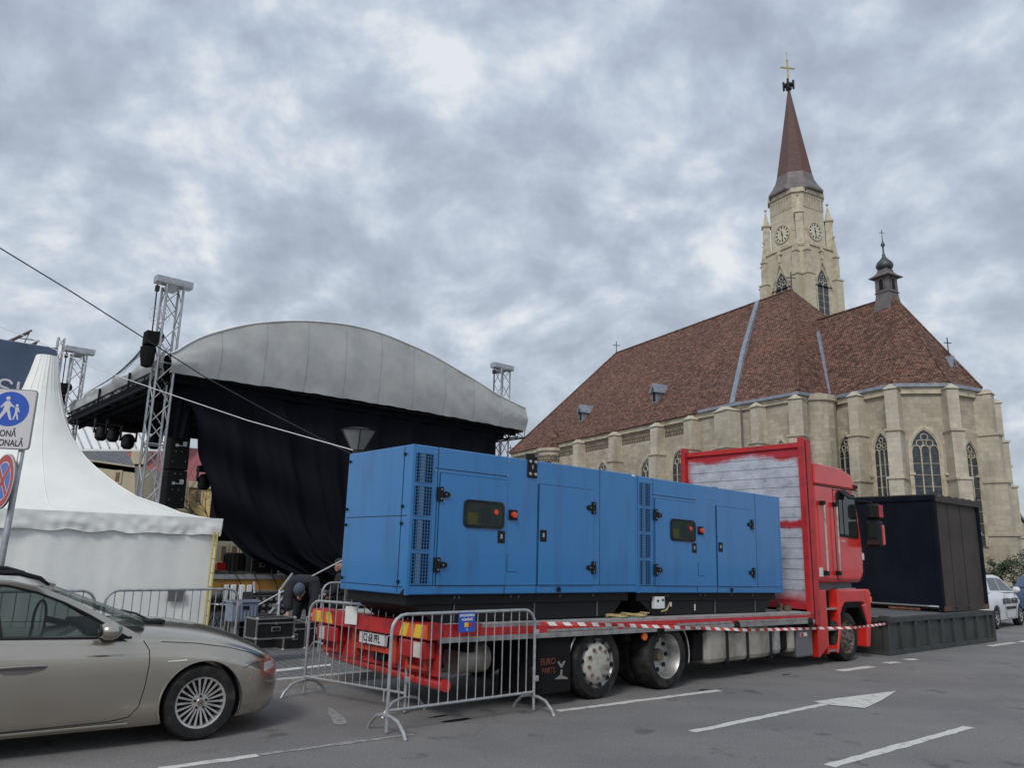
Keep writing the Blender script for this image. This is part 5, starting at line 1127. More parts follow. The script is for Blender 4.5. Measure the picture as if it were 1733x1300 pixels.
text('JANDARMERIA', .036, M['paper'], ps, frame((X,-.0325,1.068), (1,0,0), (0,-1,0)), 'sign_lettering', sx=.86, ext=.001, bold=.0008); text('ROMÂNĂ', .034, M['paper'], ps, frame((X,-.0325,1.025), (1,0,0), (0,-1,0)), 'sign_lettering', ext=.001, bold=.0008); text('CJ', .03, M['paper'], ps, frame((X,-.0325,.925), (1,0,0), (0,-1,0)), 'sign_lettering', ext=.001)
MB().box(X-.035,X+.015,-.033,-.030,.95,.995).build('sign_flag', M['yellow'], ps); MB().box(X+.015,X+.06,-.033,-.030,.95,.995).build('sign_flag', M['flagr'], ps)
c1 = (onz(472,1182)+onz(553,1172))/2; c2 = onz(684,1209)
b2, L2 = barrier(c1, c2, 'steel crowd barrier with a blank pale plate, standing across the rear of the lorry', 13)
MB().box(L2*.40,L2*.40+.20,-.03,-.02,.87,1.07).build('sign_plate', M['paper'], b2)
d1 = onz(538,1106,.09); barrier(d1, d1+TU*2.2-TV*.05, 'steel crowd barrier partly hidden behind the near generator and lorry tail', 15, base=.09)
def bz(x, y): return onz(x, y, 1.15)
q1, q2 = bz(180,1000), bz(405,997)
barrier(q1, q2, 'steel crowd barrier in front of the tent wall, beyond the silver car bonnet', 15, h=1.06, base=.09)
q3 = bz(163,1000); barrier(q3+(q1-q2).normalized()*2.3, q3, 'steel crowd barrier mostly hidden behind the silver car windscreen', 15, h=1.06, base=.09)
# red and white tape
A = tw(-.75,-.55,.84); A = onplane(912,1056, TO-TV*.6, TV); Bp = onplane(1385,1064, TO-TV*.12, TV); Cp = onplane(1500,1056, Vector((7.33,15.47,0)), TV); mid = onplane(1140,1062, TO-TV*.35, TV); mid2 = onplane(1270,1067, TO-TV*.25, TV)
pts = [A, onplane(1000,1057, TO-TV*.5, TV), mid, mid2, Bp, onplane(1445,1063, TO-TV*.25, TV), Cp]
tp_w, tp_r = MB(), MB(); seq = []
for i in range(len(pts)-1):
    n_ = max(2, int((pts[i+1]-pts[i]).length/.12))
    for k in range(n_): seq.append(pts[i].lerp(pts[i+1], k/n_))
seq.append(pts[-1])
for i in range(len(seq)-1):
    mb = tp_r if i % 2 == 0 else tp_w; a, b = seq[i], seq[i+1]; tw0 = .6*sin(i*.45); tw1 = .6*sin((i+1)*.45)
    ua = Vector((0,0,cos(tw0)))+TV*sin(tw0)*.8; ub = Vector((0,0,cos(tw1)))+TV*sin(tw1)*.8; hw = .021; o = -TV*.002; sk = (b-a)*.35
    mb.add([a+sk-ua*hw, b+sk-ub*hw, b+ub*hw, a+ua*hw, a+sk-ua*hw+o, b+sk-ub*hw+o, b+ub*hw+o, a+ua*hw+o], [(0,1,2,3),(7,6,5,4),(0,4,5,1),(2,6,7,3)])
te = empty('barrier_tape', A, 0, 'red and white striped tape strung from the barrier past the lorry to the dark platform', 'tape')
for mb, mm in ((tp_w,'tapew'),(tp_r,'taper')):
    o = mb.build('tape_stripes', M[mm], te); o.data.transform(Matrix.Translation(-A))
te.location = A
# ================================================================== THE SILVER CAR
CA = radians(54); CU_ = Vector((sin(CA), cos(CA), 0)); CV_ = Vector((-cos(CA), sin(CA), 0)); CO2 = Vector((-2.74, 7.49, 0)); CROT = pi/2-CA
car = empty('parked_car', CO2, CROT, 'silver beige estate car in the left foreground with multi spoke alloy wheel', 'car')
# local: x forward (front wheel centre x=0), y away from the camera, near side surface about y=0, z up ; wheel radius .325
HW = .90; YC = .90
def lerp_t(t, x):
    if x <= t[0][0]: return t[0][1]
    for (a, b), (c, d) in zip(t[:-1], t[1:]):
        if x <= c: s = (x-a)/(c-a); return b+(d-b)*s
    return t[-1][1]
def smooth_t(t, x):
    if x <= t[0][0]: return t[0][1]
    if x >= t[-1][0]: return t[-1][1]
    k = [i for i in range(len(t)-1) if t[i][0] <= x <= t[i+1][0]][0]
    p = [t[max(0,k-1)], t[k], t[k+1], t[min(len(t)-1,k+2)]]; s = (x-p[1][0])/(p[2][0]-p[1][0]); h = p[2][0]-p[1][0]
    m1 = (p[2][1]-p[0][1])/(p[2][0]-p[0][0])*h; m2 = (p[3][1]-p[1][1])/(p[3][0]-p[1][0])*h
    return (2*s**3-3*s**2+1)*p[1][1]+(s**3-2*s**2+s)*m1+(-2*s**3+3*s**2)*p[2][1]+(s**3-s**2)*m2
hw_t = [(-3.70,.62),(-3.55,.78),(-3.2,.86),(-2.7,.895),(-1.6,.90),(-.6,.90),(0,.895),(.25,.875),(.45,.835),(.60,.765),(.72,.65),(.82,.50),(.90,.30)]
hood_t = [(-3.70,.95),(-3.3,1.0),(-2.7,.99),(-1.6,.955),(-1.0,.95),(-.55,1.02),(-.2,1.0),(.1,.955),(.35,.885),(.55,.80),(.70,.72),(.82,.63),(.90,.56)]
belt_t = [(-3.70,.90),(-3.3,.97),(-2.7,.97),(-1.6,.935),(-1.0,.915),(-.6,.905),(-.2,.885),(.1,.845),(.35,.785),(.55,.715),(.70,.65),(.82,.58),(.90,.54)]
sill_t = [(-3.70,.40),(-3.5,.30),(-3.2,.22),(-2.0,.17),(-.5,.165),(0,.17),(.4,.165),(.6,.17),(.75,.19),(.90,.26)]
NSX = 84
def sec(x):
    h = smooth_t(hw_t, x); s = lerp_t(sill_t, x); b = smooth_t(belt_t, x); t = max(smooth_t(hood_t, x), b+.005)
    q = []
    q.append((h-.22, s+.01)); q.append((h-.07, s)); q.append((h-.035, s+.03)); q.append((h-.015, s+.12)); 
    mz = s+(b-s)*.5; q.append((h, mz)); q.append((h-.002, b-.16)); q.append((h-.004, b-.145)); q.append((h-.022, b-.13)); q.append((h-.032, b-.06)); q.append((h-.05, b-.015)); q.append((h-.085, b+.012))
    q.append((h*.80, b+(t-b)*.40+.006)); q.append((h*.62, b+(t-b)*.72)); q.append((h*.35, b+(t-b)*.95)); q.append((0, t))
    return q
vs = []; fs = []; rows = 0
xs = [-3.70+(4.60)*i/NSX for i in range(NSX+1)]
for x in xs:
    q = sec(x); ringp = [(YC-y, z) for y, z in q] + [(YC+y, z) for y, z in q[-2::-1]]; rows = len(ringp)
    vs += [(x, y, z) for y, z in ringp]
for i in range(NSX):
    for j in range(rows-1): fs.append((i*rows+j, (i+1)*rows+j, (i+1)*rows+j+1, i*rows+j+1))
    fs.append((i*rows+rows-1, (i+1)*rows+rows-1, (i+1)*rows, i*rows))
fs.append(list(range(rows))); fs.append([NSX*rows+j for j in range(rows)][::-1])
body = MB().add(vs, fs).build('body', M['silver'], car, smooth=True)
# wheel arches cut out of the shell
cut = MB()
for xc in (0, -2.70):
    for y0, y1 in ((-.2,.34),(1.46,2.0)): cut.lathe([(.365,y0),(.365,y1)], (xc,0,.325), ax='y', n=40); 
cutter = cut.build('cutter', M['interior'], car)
bm_ = body.modifiers.new('arch', 'BOOLEAN'); bm_.operation = 'DIFFERENCE'; bm_.object = cutter; bm_.solver = 'EXACT'
bake(body); bpy.data.objects.remove(cutter)
body.data.materials.clear(); body.data.materials.append(M['silver'])
for p in body.data.polygons: p.material_index = 0
bm = bmesh.new(); bm.from_mesh(body.data)
for e_ in bm.edges:
    if len(e_.link_faces) == 2 and e_.calc_face_angle(0) > radians(42): e_.smooth = False
bm.to_mesh(body.data); bm.free()
for xc in (0, -2.7):
    for y0, y1 in ((.01,.33),(1.47,1.79)):
        MB().grid(lambda u, v: Vector((xc+.362*cos(radians(-20+220*u)), y0+(y1-y0)*v, .325+.362*sin(radians(-20+220*u)))), 28, 1).build('arch_liner', M['interior'], car)
        MB().lathe([(.36,(.33 if y0 < 1 else 1.47)),(.0,(.33 if y0 < 1 else 1.47))], (xc,0,.325), ax='y', n=36).build('arch_liner', M['interior'], car) if False else None
    lip = MB()
    path = [(xc+.368*cos(a), .0, .325+.368*sin(a)) for a in [radians(-22+i*(224)/30) for i in range(31)]]
    lip.tube([(p[0], YC-smooth_t(hw_t, p[0])-.002+.012, p[2]) for p in path], .010, 6).build('arch_lip', M['silver'], car, smooth=True)
from mathutils.bvhtree import BVHTree
bvh = BVHTree.FromPolygons([v.co for v in body.data.vertices], [list(p.vertices) for p in body.data.polygons])
def onbody(x, z, off=.002):
    h = bvh.ray_cast(Vector((x, -1, z)), Vector((0,1,0))); y = h[0].y if h[0] else YC-smooth_t(hw_t, x); return Vector((x, y-off, z))
def seam(pts, name='door_gap', r=.004, m_='black', n_=8, off=0.0):
    P = []
    for a, b in zip(pts[:-1], pts[1:]):
        for k in range(n_): P.append(onbody(a[0]+(b[0]-a[0])*k/n_, a[1]+(b[1]-a[1])*k/n_, off))
    P.append(onbody(*pts[-1], off)); return MB().tube(P, r, 6).build(name, M[m_], car)
seam([(-.545,.885),(-.49,.80),(-.485,.68),(-.50,.50),(-.53,.34),(-.60,.26),(-.75,.235),(-1.72,.225),(-1.76,.3),(-1.74,.88)])
seam([(-.40,.87),(-.1,.845),(.2,.795),(.45,.725),(.60,.665)], r=.0035); seam([(.36,.60),(.48,.63),(.62,.64)], r=.003)
def yb(x, z): return onbody(x, z).y
MB().grid(lambda u, v: onbody(-1.75+1.15*u+.0, .215-.035*v-.0, .006+.006*sin(pi*v)), 20, 3).build('sill_trim', M['silver'], car, smooth=True)
# side repeater, door handle
MB().tube([onbody(-.33,.700,.002), onbody(-.17,.703,.002)], [.006,.009], 8).build('side_repeater', M['lens'], car)
dh = MB().panel((0,yb(-1.45,.70),0), (1,0,0), (0,-1,0), [(-1.66,.715),(-1.26,.715),(-1.30,.685),(-1.42,.66),(-1.56,.665)], -.01, .004).build('door_handle', M['leaddark'], car, bevel=.003); MB().tube([(-1.67,yb(-1.6,.72)-.012,.722),(-1.45,yb(-1.45,.72)-.02,.728),(-1.28,yb(-1.28,.72)-.010,.724)], .009, 8).build('handle_bar', M['silver'], dh)
# cabin
roofz = [(-3.45,1.02),(-3.2,1.30),(-2.9,1.385),(-2.3,1.425),(-1.8,1.425),(-1.35,1.395),(-1.15,1.345),(-.85,1.20),(-.45,.985)]
def cab_y(x, z):   # side glass leans inwards
    b = smooth_t(belt_t, x); return YC-(smooth_t(hw_t, x)-.075)+(z-b)*.40
sg = [(-2.0,.955),(-.80,.925),(-.665,.925),(-.90,1.05),(-1.12,1.17),(-1.36,1.275),(-1.60,1.335),(-2.0,1.36)]
P1 = [(-.62,.91),(-.90,1.085),(-1.12,1.21),(-1.36,1.32),(-1.60,1.385),(-2.0,1.405),(-2.6,1.40),(-3.1,1.33),(-3.4,1.0)]
# pillars and roof: shell between outer curve and glass line
def pt(x, z, off=0.0): return Vector((x, cab_y(x, z)+off, z))
for sgn in (0, 1):
    mir = (lambda p: p) if not sgn else (lambda p: Vector((p.x, 2*YC-p.y, p.z)))
    o1 = [(-.52,.90),(-.60,.945),(-.90,1.115),(-1.12,1.235),(-1.36,1.335),(-1.60,1.395),(-2.0,1.415)]; i1 = [(-.66,.905),(-.76,.965),(-.99,1.105),(-1.18,1.205),(-1.40,1.295),(-1.62,1.35),(-2.0,1.372)]
    mb = MB(); k = len(o1)
    V_ = [mir(pt(x, z)) for x, z in o1]+[mir(pt(x, z)) for x, z in i1]; V2 = [mir(pt(x, z, .05)) for x, z in o1]+[mir(pt(x, z, .05)) for x, z in i1]
    mb.add(V_+V2, [(i, i+1, k+i+1, k+i) for i in range(k-1)]+[(2*k+i, 2*k+i+1, i+1, i) for i in range(k-1)]+[(k+i, k+i+1, 3*k+i+1, 3*k+i) for i in range(k-1)])
    mb.build('windscreen_pillar', M['silver'], car, smooth='auto')
    # black window surround
    sr = [pt(x, z, -.004) for x, z in i1]; MB().tube([mir(p) for p in sr], .011, 6).build('window_trim', M['black'], car)
    MB().tube([mir(pt(-.64,.912,-.004)), mir(pt(-1.2,.925,-.004)), mir(pt(-2.0,.945,-.004))], .012, 6).build('window_trim', M['black'], car)
    g = [(x, z) for x, z in i1]+[(-2.0,.94),(-.66,.905)]
    MB().add([mir(pt(x, z, .012)) for x, z in g], [list(range(len(g)))]).build('side_glass', M['carglass'], car)
    MB().add([mir(pt(-1.76,.93,-.0)), mir(pt(-1.60,.93,-.0)), mir(pt(-1.70,1.36,-.0)), mir(pt(-1.80,1.36,-.0))], [(0,1,2,3)]).build('door_pillar', M['black'], car)
    MB().add([mir(pt(-3.4,.96)), mir(pt(-2.0,.94)), mir(pt(-2.0,1.37)), mir(pt(-3.1,1.33))], [(0,1,2,3)]).build('rear_glass', M['darkglass'], car)
# roof skin
def rz(x): return smooth_t([(-3.3,1.25),(-3.0,1.38),(-2.3,1.43),(-1.8,1.43),(-1.5,1.41),(-1.30,1.365)], x)
def roof(u, v):
    x = -3.3+2.0*u; z0 = lerp_t([(-3.3,1.2),(-3.0,1.36),(-2.0,1.412),(-1.60,1.392),(-1.36,1.333),(-1.30,1.31)], x); y0 = cab_y(x, z0); y1 = 2*YC-y0
    s = 2*v-1; return Vector((x+.10*(1-s*s)*(u), y0+(y1-y0)*v, z0+.05*(1-s*s)))
MB().grid(roof, 24, 14).build('roof', M['silver'], car, smooth=True)
def ws(u, v):
    z = .99+(1.345-.99)*v; s = 2*u-1; xb = -.50+(-.82)*v
    y0 = cab_y(lerp_t([(.95,-.60),(1.2,-1.05),(1.4,-1.4)], z), z)+.01; return Vector((xb+.16*(1-s*s)*(1-v*.5)-.06, y0+(2*YC-2*y0)*u, z+.02*(1-s*s)))
MB().grid(ws, 14, 10).build('windscreen', M['carglass'], car, smooth=True)
for yy in (.13, 1.67):
    o = MB().tube([(-3.0,yy+.03,1.39),(-2.9,yy+.02,1.45),(-2.0,yy,1.472),(-1.55,yy+.0,1.455),(-1.40,yy-.0,1.415),(-1.33,yy-.01,1.36)], [.014,.02,.022,.022,.018,.010], 8).build('roof_rail', M['black'], car, smooth=True)
# wipers
MB().tube([(-.42,.55,1.02),(-.47,.9,1.055),(-.53,1.3,1.06)], .012, 6).box(-.46,-.30,.40,.62,.995,1.025).build('wiper', M['black'], car)
# interior
it = MB(); it.box(-2.6,-.70,.20,1.60,.80,.93); it.build('cabin_floor', M['interior'], car)
MB().box(-.98,-.52,.18,1.62,.93,.985).build('dashboard', M['interior'], car, bevel=.02)
for y in (.42, 1.2):
    s = MB().box(-1.98,-1.82,y-.22,y+.22,.85,1.13).build('seat', M['interior'], car, bevel=.04); MB().box(-1.96,-1.87,y-.12,y+.12,1.16,1.32).build('head_rest', M['interior'], s, bevel=.03)
sw = MB(); sw.tube([(-1.25+.07*cos(a)*1., 1.2+.18*cos(a), 1.0+.17*sin(a)) for a in [2*pi*i/18 for i in range(19)]], .013, 6); sw.tube([(-1.2,1.2,1.0),(-1.0,1.2,.95)], .03, 6); sw.build('steering_wheel', M['interior'], car)
# mirror
mr = MB().ball((-.84,-.045,.985), .105, 16, sx=.95, sy=.95, sz=.72).build('wing_mirror', M['silver'], car, smooth=True); MB().add([(-.66,.03,.905),(-.86,.03,.905),(-.86,.03,.94),(-.70,.03,.94),(-.72,.07,.905),(-.9,.07,.905),(-.9,.07,.95),(-.75,.07,.95)], [(0,3,2,1),(4,5,6,7),(0,1,5,4),(1,2,6,5),(2,3,7,6),(3,0,4,7)]).build('mirror_foot', M['black'], mr)
MB().panel((-.925,-.045,.985), (0,1,0), (-1,0,0), [(.085*cos(a), .062*sin(a)) for a in [2*pi*i/14 for i in range(14)]], 0, .008).build('mirror_glass', M['darkglass'], mr)
# lights and front details
hl = MB().grid(lambda u, v: onbody(.60+.17*u, .545+.06*u*.2+.075*v, .004), 8, 5).build('headlight', M['lens'], car, smooth=True)
MB().lathe([(.008,-.004),(.008,.0)], tuple(onbody(.44,.50,0)), ax='y', n=12).build('bumper_sensor', M['refor'], car)
# wheels with many thin spokes
def carwheel(xc, y, near=True, r=.325):
    s = 1 if near else -1
    L_ = lambda pr: [(a, y+s*b) for a, b in pr]
    w_ = MB().lathe(L_([(.215,.015),(.222,-.004),(.26,-.014),(.30,-.012),(.319,.012),(.325,.035),(.325,.175),(.315,.20),(.22,.21)]), (xc,0,r), ax='y', n=48, cap=False).build('wheel', M['rubber'], car, smooth='auto')
    MB().lathe(L_([(.222,-.002),(.218,.0),(.205,.004),(.200,.02),(.198,.12)]), (xc,0,r), ax='y', n=48, cap=False).build('rim', M['rim'], w_, smooth='auto')
    MB().lathe(L_([(.198,.11),(.0,.11)]), (xc,0,r), ax='y', n=32, cap=False).build('brake_disc', M['black'], w_)
    sp = MB()
    for k in range(22):
        a = 2*pi*k/22; ca, sa = cos(a), sin(a); tn = Vector((-sa,0,ca)); rd = Vector((ca,0,sa)); c = Vector((xc,0,r))
        p0 = c+rd*.055+Vector((0,y+s*.018,0)); p1 = c+rd*.207+Vector((0,y+s*.003,0)); w0, w1 = .006, .0095; dd = Vector((0,s*.02,0))
        sp.add([p0-tn*w0, p0+tn*w0, p1+tn*w1, p1-tn*w1, p0-tn*w0+dd, p0+tn*w0+dd, p1+tn*w1+dd, p1-tn*w1+dd], [(0,1,2,3),(7,6,5,4),(0,4,5,1),(1,5,6,2),(2,6,7,3),(3,7,4,0)])
    sp.build('rim_spokes', M['rim'], w_)
    h = MB().lathe(L_([(.0,.008),(.028,.008),(.034,.014),(.072,.016),(.078,.03),(.0,.05)]), (xc,0,r), ax='y', n=24).build('hub', M['rim'], w_, smooth='auto')
    b = MB()
    for k in range(5): a = 2*pi*k/5+pi/2; b.lathe(L_([(.0115,.006),(.0115,.03)]), (xc+.053*cos(a),0,r+.053*sin(a)), ax='y', n=8)
    b.build('wheel_bolt', M['black'], w_)
    MB().lathe(L_([(.0,.003),(.025,.005),(.027,.012)]), (xc,0,r), ax='y', n=16).build('hub_cap', M['rimdirty'], w_)
carwheel(0, .035); carwheel(-2.70, .035); carwheel(0, 1.765, False); carwheel(-2.70, 1.765, False)
MB().box(-3.3,.6,.3,1.5,.16,.3).build('underbody', M['black'], car)

# ================================================================== PLATFORM, CONTAINER AND CARS AT THE RIGHT
PA = atan2(19.01-15.47, 11.55-7.33); PU = Vector((cos(PA), sin(PA), 0)); PV = Vector((-sin(PA), cos(PA), 0)); PO = Vector((7.33,15.47,0))
plf = empty('steel_platform', PO, PA, 'dark ribbed steel platform on the road under the black container', 'platform')
PL = 5.5; PD = 3.4; zt = onplane(1510, 1046, PO, PV).z; print('platform top', zt)
tkp = lambda mb, name, m_, **k: mb.build(name, M[m_], plf, **k)
tkp(MB().box(-.02,PL,.0,.12,zt-.10,zt).box(-.02,PL,.0,.12,.0,.09).box(0,.10,.0,.12,.09,zt-.1).box(PL-.12,PL,.0,.12,.09,zt-.1), 'side_frame', 'platf', bevel=.008)
tkp(MB().box(-.02,.0+.10,.12,PD,zt-.1,zt-.003).box(-.02,.10,.12,PD,.0,.09).box(0,.1,PD-.1,PD,.09,zt-.1), 'end_frame', 'platf')
r_ = MB(); 
for k in range(1,9): x = PL*k/8.6-.08; r_.box(x,x+.07,.0,.11,.09,zt-.1)
for k in range(1,5): y = PD*k/5; r_.box(.0,.09,y,y+.07,.09,zt-.1)
tkp(r_, 'ribs', 'platf', bevel=.004); tkp(MB().box(.05,PL-.03,.05,.07,.05,zt-.05).box(.04,.06,.07,PD,.05,zt-.05), 'side_sheet', 'platf'); tkp(MB().box(.1,PL,.12,PD,zt-.04,zt-.002), 'deck', 'grey')
tkp(MB().box(-.12,.0,-.06,.12,zt-.06,zt+.04), 'corner_casting', 'platf', bevel=.01)
# container: near vertical edge at (1597,1035)-(1583,838)
K = onz(1598, 1036, zt+.02); Kr = onz(1674, 1031, zt+.02); Kl = onz(1476, 1022, zt+.02); kd = (Kr-K); ka = atan2(kd.y, kd.x); print('container', K, Kr, Kl, degrees(ka))
top = onY(1583, 838, K.y).z; kl_l = (Kl-K).length; kr_l = kd.length; print('dims', kl_l, kr_l, top)
KU = kd.normalized(); KV = Vector((-KU.y, KU.x, 0)); lfd = (Kl-K); print('angle', lfd.normalized().dot(KU))
con = empty('site_container', K, ka, 'black and brown steel cabin container standing on the dark platform', 'container')
KH = top-zt-.02; KW = kr_l; KD = 2.5*0+max(2.2, lfd.dot(KV)+.6)
tkc = lambda mb, name, m_, **k: mb.build(name, M[m_], con, **k)
tkc(MB().box(.06,KW-.06,.05,KD-.05,.12,KH-.1), 'brown_wall', 'contbr')
tkc(MB().box(.0,.058,.05,KD,.12,KH-.05), 'black_wall', 'contb')
tkc(MB().box(-.02,.10,-.01,.09,.0,KH).box(KW-.09,KW,-.01,.09,.0,KH), 'corner_post', 'contb', bevel=.01)
rf = MB(); n_ = 26
wv_ = [(KW*i/n_, KH-.02+(.045 if i % 4 < 2 else .0)) for i in range(n_+1)]
rf.panel((0,0,0), (1,0,0), (0,1,0), [(0,KH-.14)]+[(KW,KH-.14)]+wv_[::-1], -.02, KD); tkc(rf, 'roof', 'contbr')
tkc(MB().box(-.04,.05,-.02,KD,KH-.12,KH+.0), 'roof_rail', 'contb', bevel=.01)
tkc(MB().box(.0,KW,-.012,.1,.0,.12), 'base_rail', 'contbr'); tkc(MB().box(.02,.38,-.02,-.013,.02,.10).box(KW-.40,KW-.02,-.02,-.013,.02,.10).box(-.02,.0,.5,1.2,.0,.05), 'rust_patch', 'rust'); tkc(MB().box(.62,.74,-.02,-.013,.03,.09).box(1.3,1.42,-.02,-.013,.03,.09), 'forklift_pocket', 'black')
sm = MB()
for x in (.62*KW/2, .98*KW/2*1.2): sm.box(x,x+.008,.044,.05,.12,KH-.1)
tkc(sm, 'wall_joint', 'black'); tkc(MB().tube([(.04,.0,KH),(.04,.0,KH+.07),(.1,.0,KH+.07)], .012, 5).tube([(KW-.1,.0,KH-.02),(KW-.1,.0,KH+.10),(KW-.04,.0,KH+.10)], .014, 5), 'lifting_eye', 'contb')
# generic small car for the far right
def small_car(loc, rz, paint, label, Lc=4.0, h=1.47):
    e_ = empty('parked_car', loc, rz, label, 'car'); hw = .86
    up = [(-2.0,.62),(-1.98,.95),(-1.80,1.10),(-1.35,1.10),(-.2,1.05),(.75,1.00),(1.2,.95),(1.65,.80),(1.95,.62)]
    lo = [(-1.98,.35),(-1.8,.22),(1.8,.2),(1.97,.35)]
    xs = [-2.0+.1*i for i in range(41)]; vs = []; fs = []
    topz = lambda x: smooth_t([(-2.05,.6),(-1.97,.9),(-1.7,1.03),(-.8,1.02),(.2,.98),(.85,.98),(1.3,.90),(1.7,.76),(2.0,.52)], x)
    wd_ = lambda x: smooth_t([(-2.05,.6),(-1.85,.78),(-1.2,.86),(0,.865),(1.2,.84),(1.6,.76),(1.85,.6),(2.0,.4)], x)
    for x in xs:
        w_ = wd_(x); t = topz(x); q = [(w_-.1,.20),(w_-.02,.24),(w_,.5),(w_-.0,t*.55+.2),(w_-.03,t-.07),(w_-.1,t),(0,t+.02)]
        rp = [(-a, b) for a, b in q]+[(a, b) for a, b in q[-2::-1]]; vs += [(x, a, b) for a, b in rp]; rr = len(rp)
    for i in range(len(xs)-1):
        for j in range(rr): fs.append((i*rr+j, (i+1)*rr+j, (i+1)*rr+(j+1) % rr, i*rr+(j+1) % rr))
    fs += [list(range(rr)), [(len(xs)-1)*rr+j for j in range(rr)][::-1]]
    b = MB().add(vs, fs).build('body', paint, e_, smooth=True)
    ct = MB()
    for xc in (-1.25, 1.25): ct.lathe([(.35,-1.1),(.35,-.6)], (xc,0,.31), ax='y', n=28); ct.lathe([(.35,.6),(.35,1.1)], (xc,0,.31), ax='y', n=28)
    co = ct.build('cutter', M['interior'], e_); mo = b.modifiers.new('c', 'BOOLEAN'); mo.operation = 'DIFFERENCE'; mo.object = co; mo.solver = 'EXACT'; bake(b); bpy.data.objects.remove(co); b.data.materials.clear(); b.data.materials.append(paint)
    for p in b.data.polygons: p.material_index = 0
    bm = bmesh.new(); bm.from_mesh(b.data)
    for ed in bm.edges:
        if len(ed.link_faces) == 2 and ed.calc_face_angle(0) > radians(40): ed.smooth = False
    bm.to_mesh(b.data); bm.free()
    # glasshouse and roof
    gh = [(-1.92,1.0),(-1.55,1.38),(-1.3,h-.02),(-.3,h+.01),(.1,h-.04),(1.0,.98)]
    def lf(z): return hw-.06-(z-1.0)*.38
    V_ = []
    for x, z in gh: V_ += [(x,-lf(z),z),(x,lf(z),z)]
    F_ = [(2*i,2*i+2,2*i+3,2*i+1) for i in range(5)]+[tuple(2*i for i in range(6))[::-1], tuple(2*i+1 for i in range(6))]
    MB().add(V_, F_).build('roof', paint, e_, bevel=.03)
    for s in (-1, 1):
        fw_ = [(-.42,1.04),(.78,1.02),(.62,1.10),(.08,1.36),(-.40,1.40)]; rw_ = [(-1.45,1.06),(-.50,1.04),(-.48,1.40),(-1.20,1.39)]
        for nm, pg in (('side_glass', fw_), ('side_glass', rw_)): MB().add([(x, s*(lf(z)+.006), z) for x, z in pg]+[(x, s*(lf(z)-.02), z) for x, z in pg], [list(range(len(pg))), list(range(len(pg), 2*len(pg)))[::-1]]+[(i, (i+1) % len(pg), len(pg)+(i+1) % len(pg), len(pg)+i) for i in range(len(pg))]).build(nm, M['darkglass'], e_)
        MB().tube([(-.46,s*(wd_(-.46)+.001),1.0),(-.44,s*(wd_(-.4)+.001),.5),(-.3,s*(wd_(-.3)+.001),.27),(.7,s*(wd_(.7)+.001),.27),(.82,s*(wd_(.8)+.001),.6),(.80,s*(wd_(.8)-.03),.95)], .005, 4).build('door_gap', M['black'], e_)
        MB().ball((.66,s*.93,1.06), .11, 10, sx=.6, sz=.8).build('wing_mirror', paint, e_, smooth=True); MB().box(-.30,-.14,s*.865-.012,s*.865+.012,.84,.87).build('door_handle', paint, e_)
        for xc in (-1.25, 1.25):
            w_ = MB().lathe([(.19,s*.84),(.28,s*.85),(.31,s*.82),(.31,s*.66),(.2,s*.64)], (xc,0,.31), ax='y', n=28, cap=False).build('wheel', M['rubber'], e_, smooth='auto'); MB().lathe([(.19,s*.838),(.17,s*.82),(.06,s*.83),(.0,s*.835)], (xc,0,.31), ax='y', n=20, cap=False).build('rim', M['rim'], w_, smooth='auto')
            hh = MB()
            for k in range(7): a = 2*pi*k/7; hh.lathe([(.028,s*.838),(.028,s*.80)], (xc+.12*cos(a),0,.31+.12*sin(a)), ax='y', n=8)
            hh.build('rim_opening', M['black'], w_)
    MB().add([(1.02,-.66,.99),(.16,-.52,1.405),(.16,.52,1.405),(1.02,.66,.99)], [(0,1,2,3)]).build('windscreen', M['darkglass'], e_)
    MB().box(1.70,1.82,-.72,-.5,.62,.74).box(1.70,1.82,.5,.72,.62,.74).build('headlight', M['lens'], e_, bevel=.02); MB().box(-1.99,-1.90,-.74,-.6,.8,1.0).box(-1.99,-1.90,.6,.74,.8,1.0).build('tail_lamp', M['lamp_red'], e_, bevel=.02)
    return e_
wc = onz(1683, 1066); sc1 = small_car(wc+TU*1.30+TV*.86+TU*.1, TROT+radians(3), M['whitep'], 'white hatchback with black lettering on its doors, parked beyond the container')
text('SCUTUL NEGRU', .22, M['ink'], sc1, frame((.12,-.885,.74), (1,0,0), (0,-1,0)), 'door_lettering', sx=1.0, ext=.006); text('PROTECTIE SI PAZA', .115, M['ink'], sc1, frame((.12,-.885,.55), (1,0,0), (0,-1,0)), 'door_lettering', sx=1.0, ext=.006)
bc_ = onY(1725, 985, 31); small_car(Vector((bc_.x+1.3, 31, 0)), TROT, M['bluecar'], 'dark blue car parked behind the white lettered hatchback', h=1.5)
# evergreen shrubs by the church wall
def shrub(loc, r, h, label, seed):
    rnd = random.Random(seed); e_ = empty('shrub', loc, 0, label, 'shrub', 'shrubs by the church wall'); MB().tube([(0,0,0),(.05,0,h*.5)], [.05,.03], 5).tube([(0,0,.1),(-.2,.1,h*.6)], [.04,.02], 5).build('stem', M['bark'], e_); mb = MB()
    cl_ = [(Vector((rnd.gauss(0,.42)*r, rnd.gauss(0,.42)*r, h*rnd.uniform(.28,1.0))), rnd.uniform(.18,.36)*r) for _ in range(22)]
    for c, cr_ in cl_:
        for _ in range(90):
            d = Vector((rnd.gauss(0,1), rnd.gauss(0,1), rnd.gauss(0,1))).normalized(); p = c+d*cr_*rnd.uniform(.4,1.05); a = Vector((rnd.gauss(0,1), rnd.gauss(0,1), rnd.gauss(0,.6))).normalized(); b = d.cross(a).normalized(); s = rnd.uniform(.05,.10)
            mb.add([p-a*s, p+b*s*.45, p+a*s, p-b*s*.45], [(0,1,2,3)])
    mb.build('foliage', M['leaf'], e_, fix=False); return e_
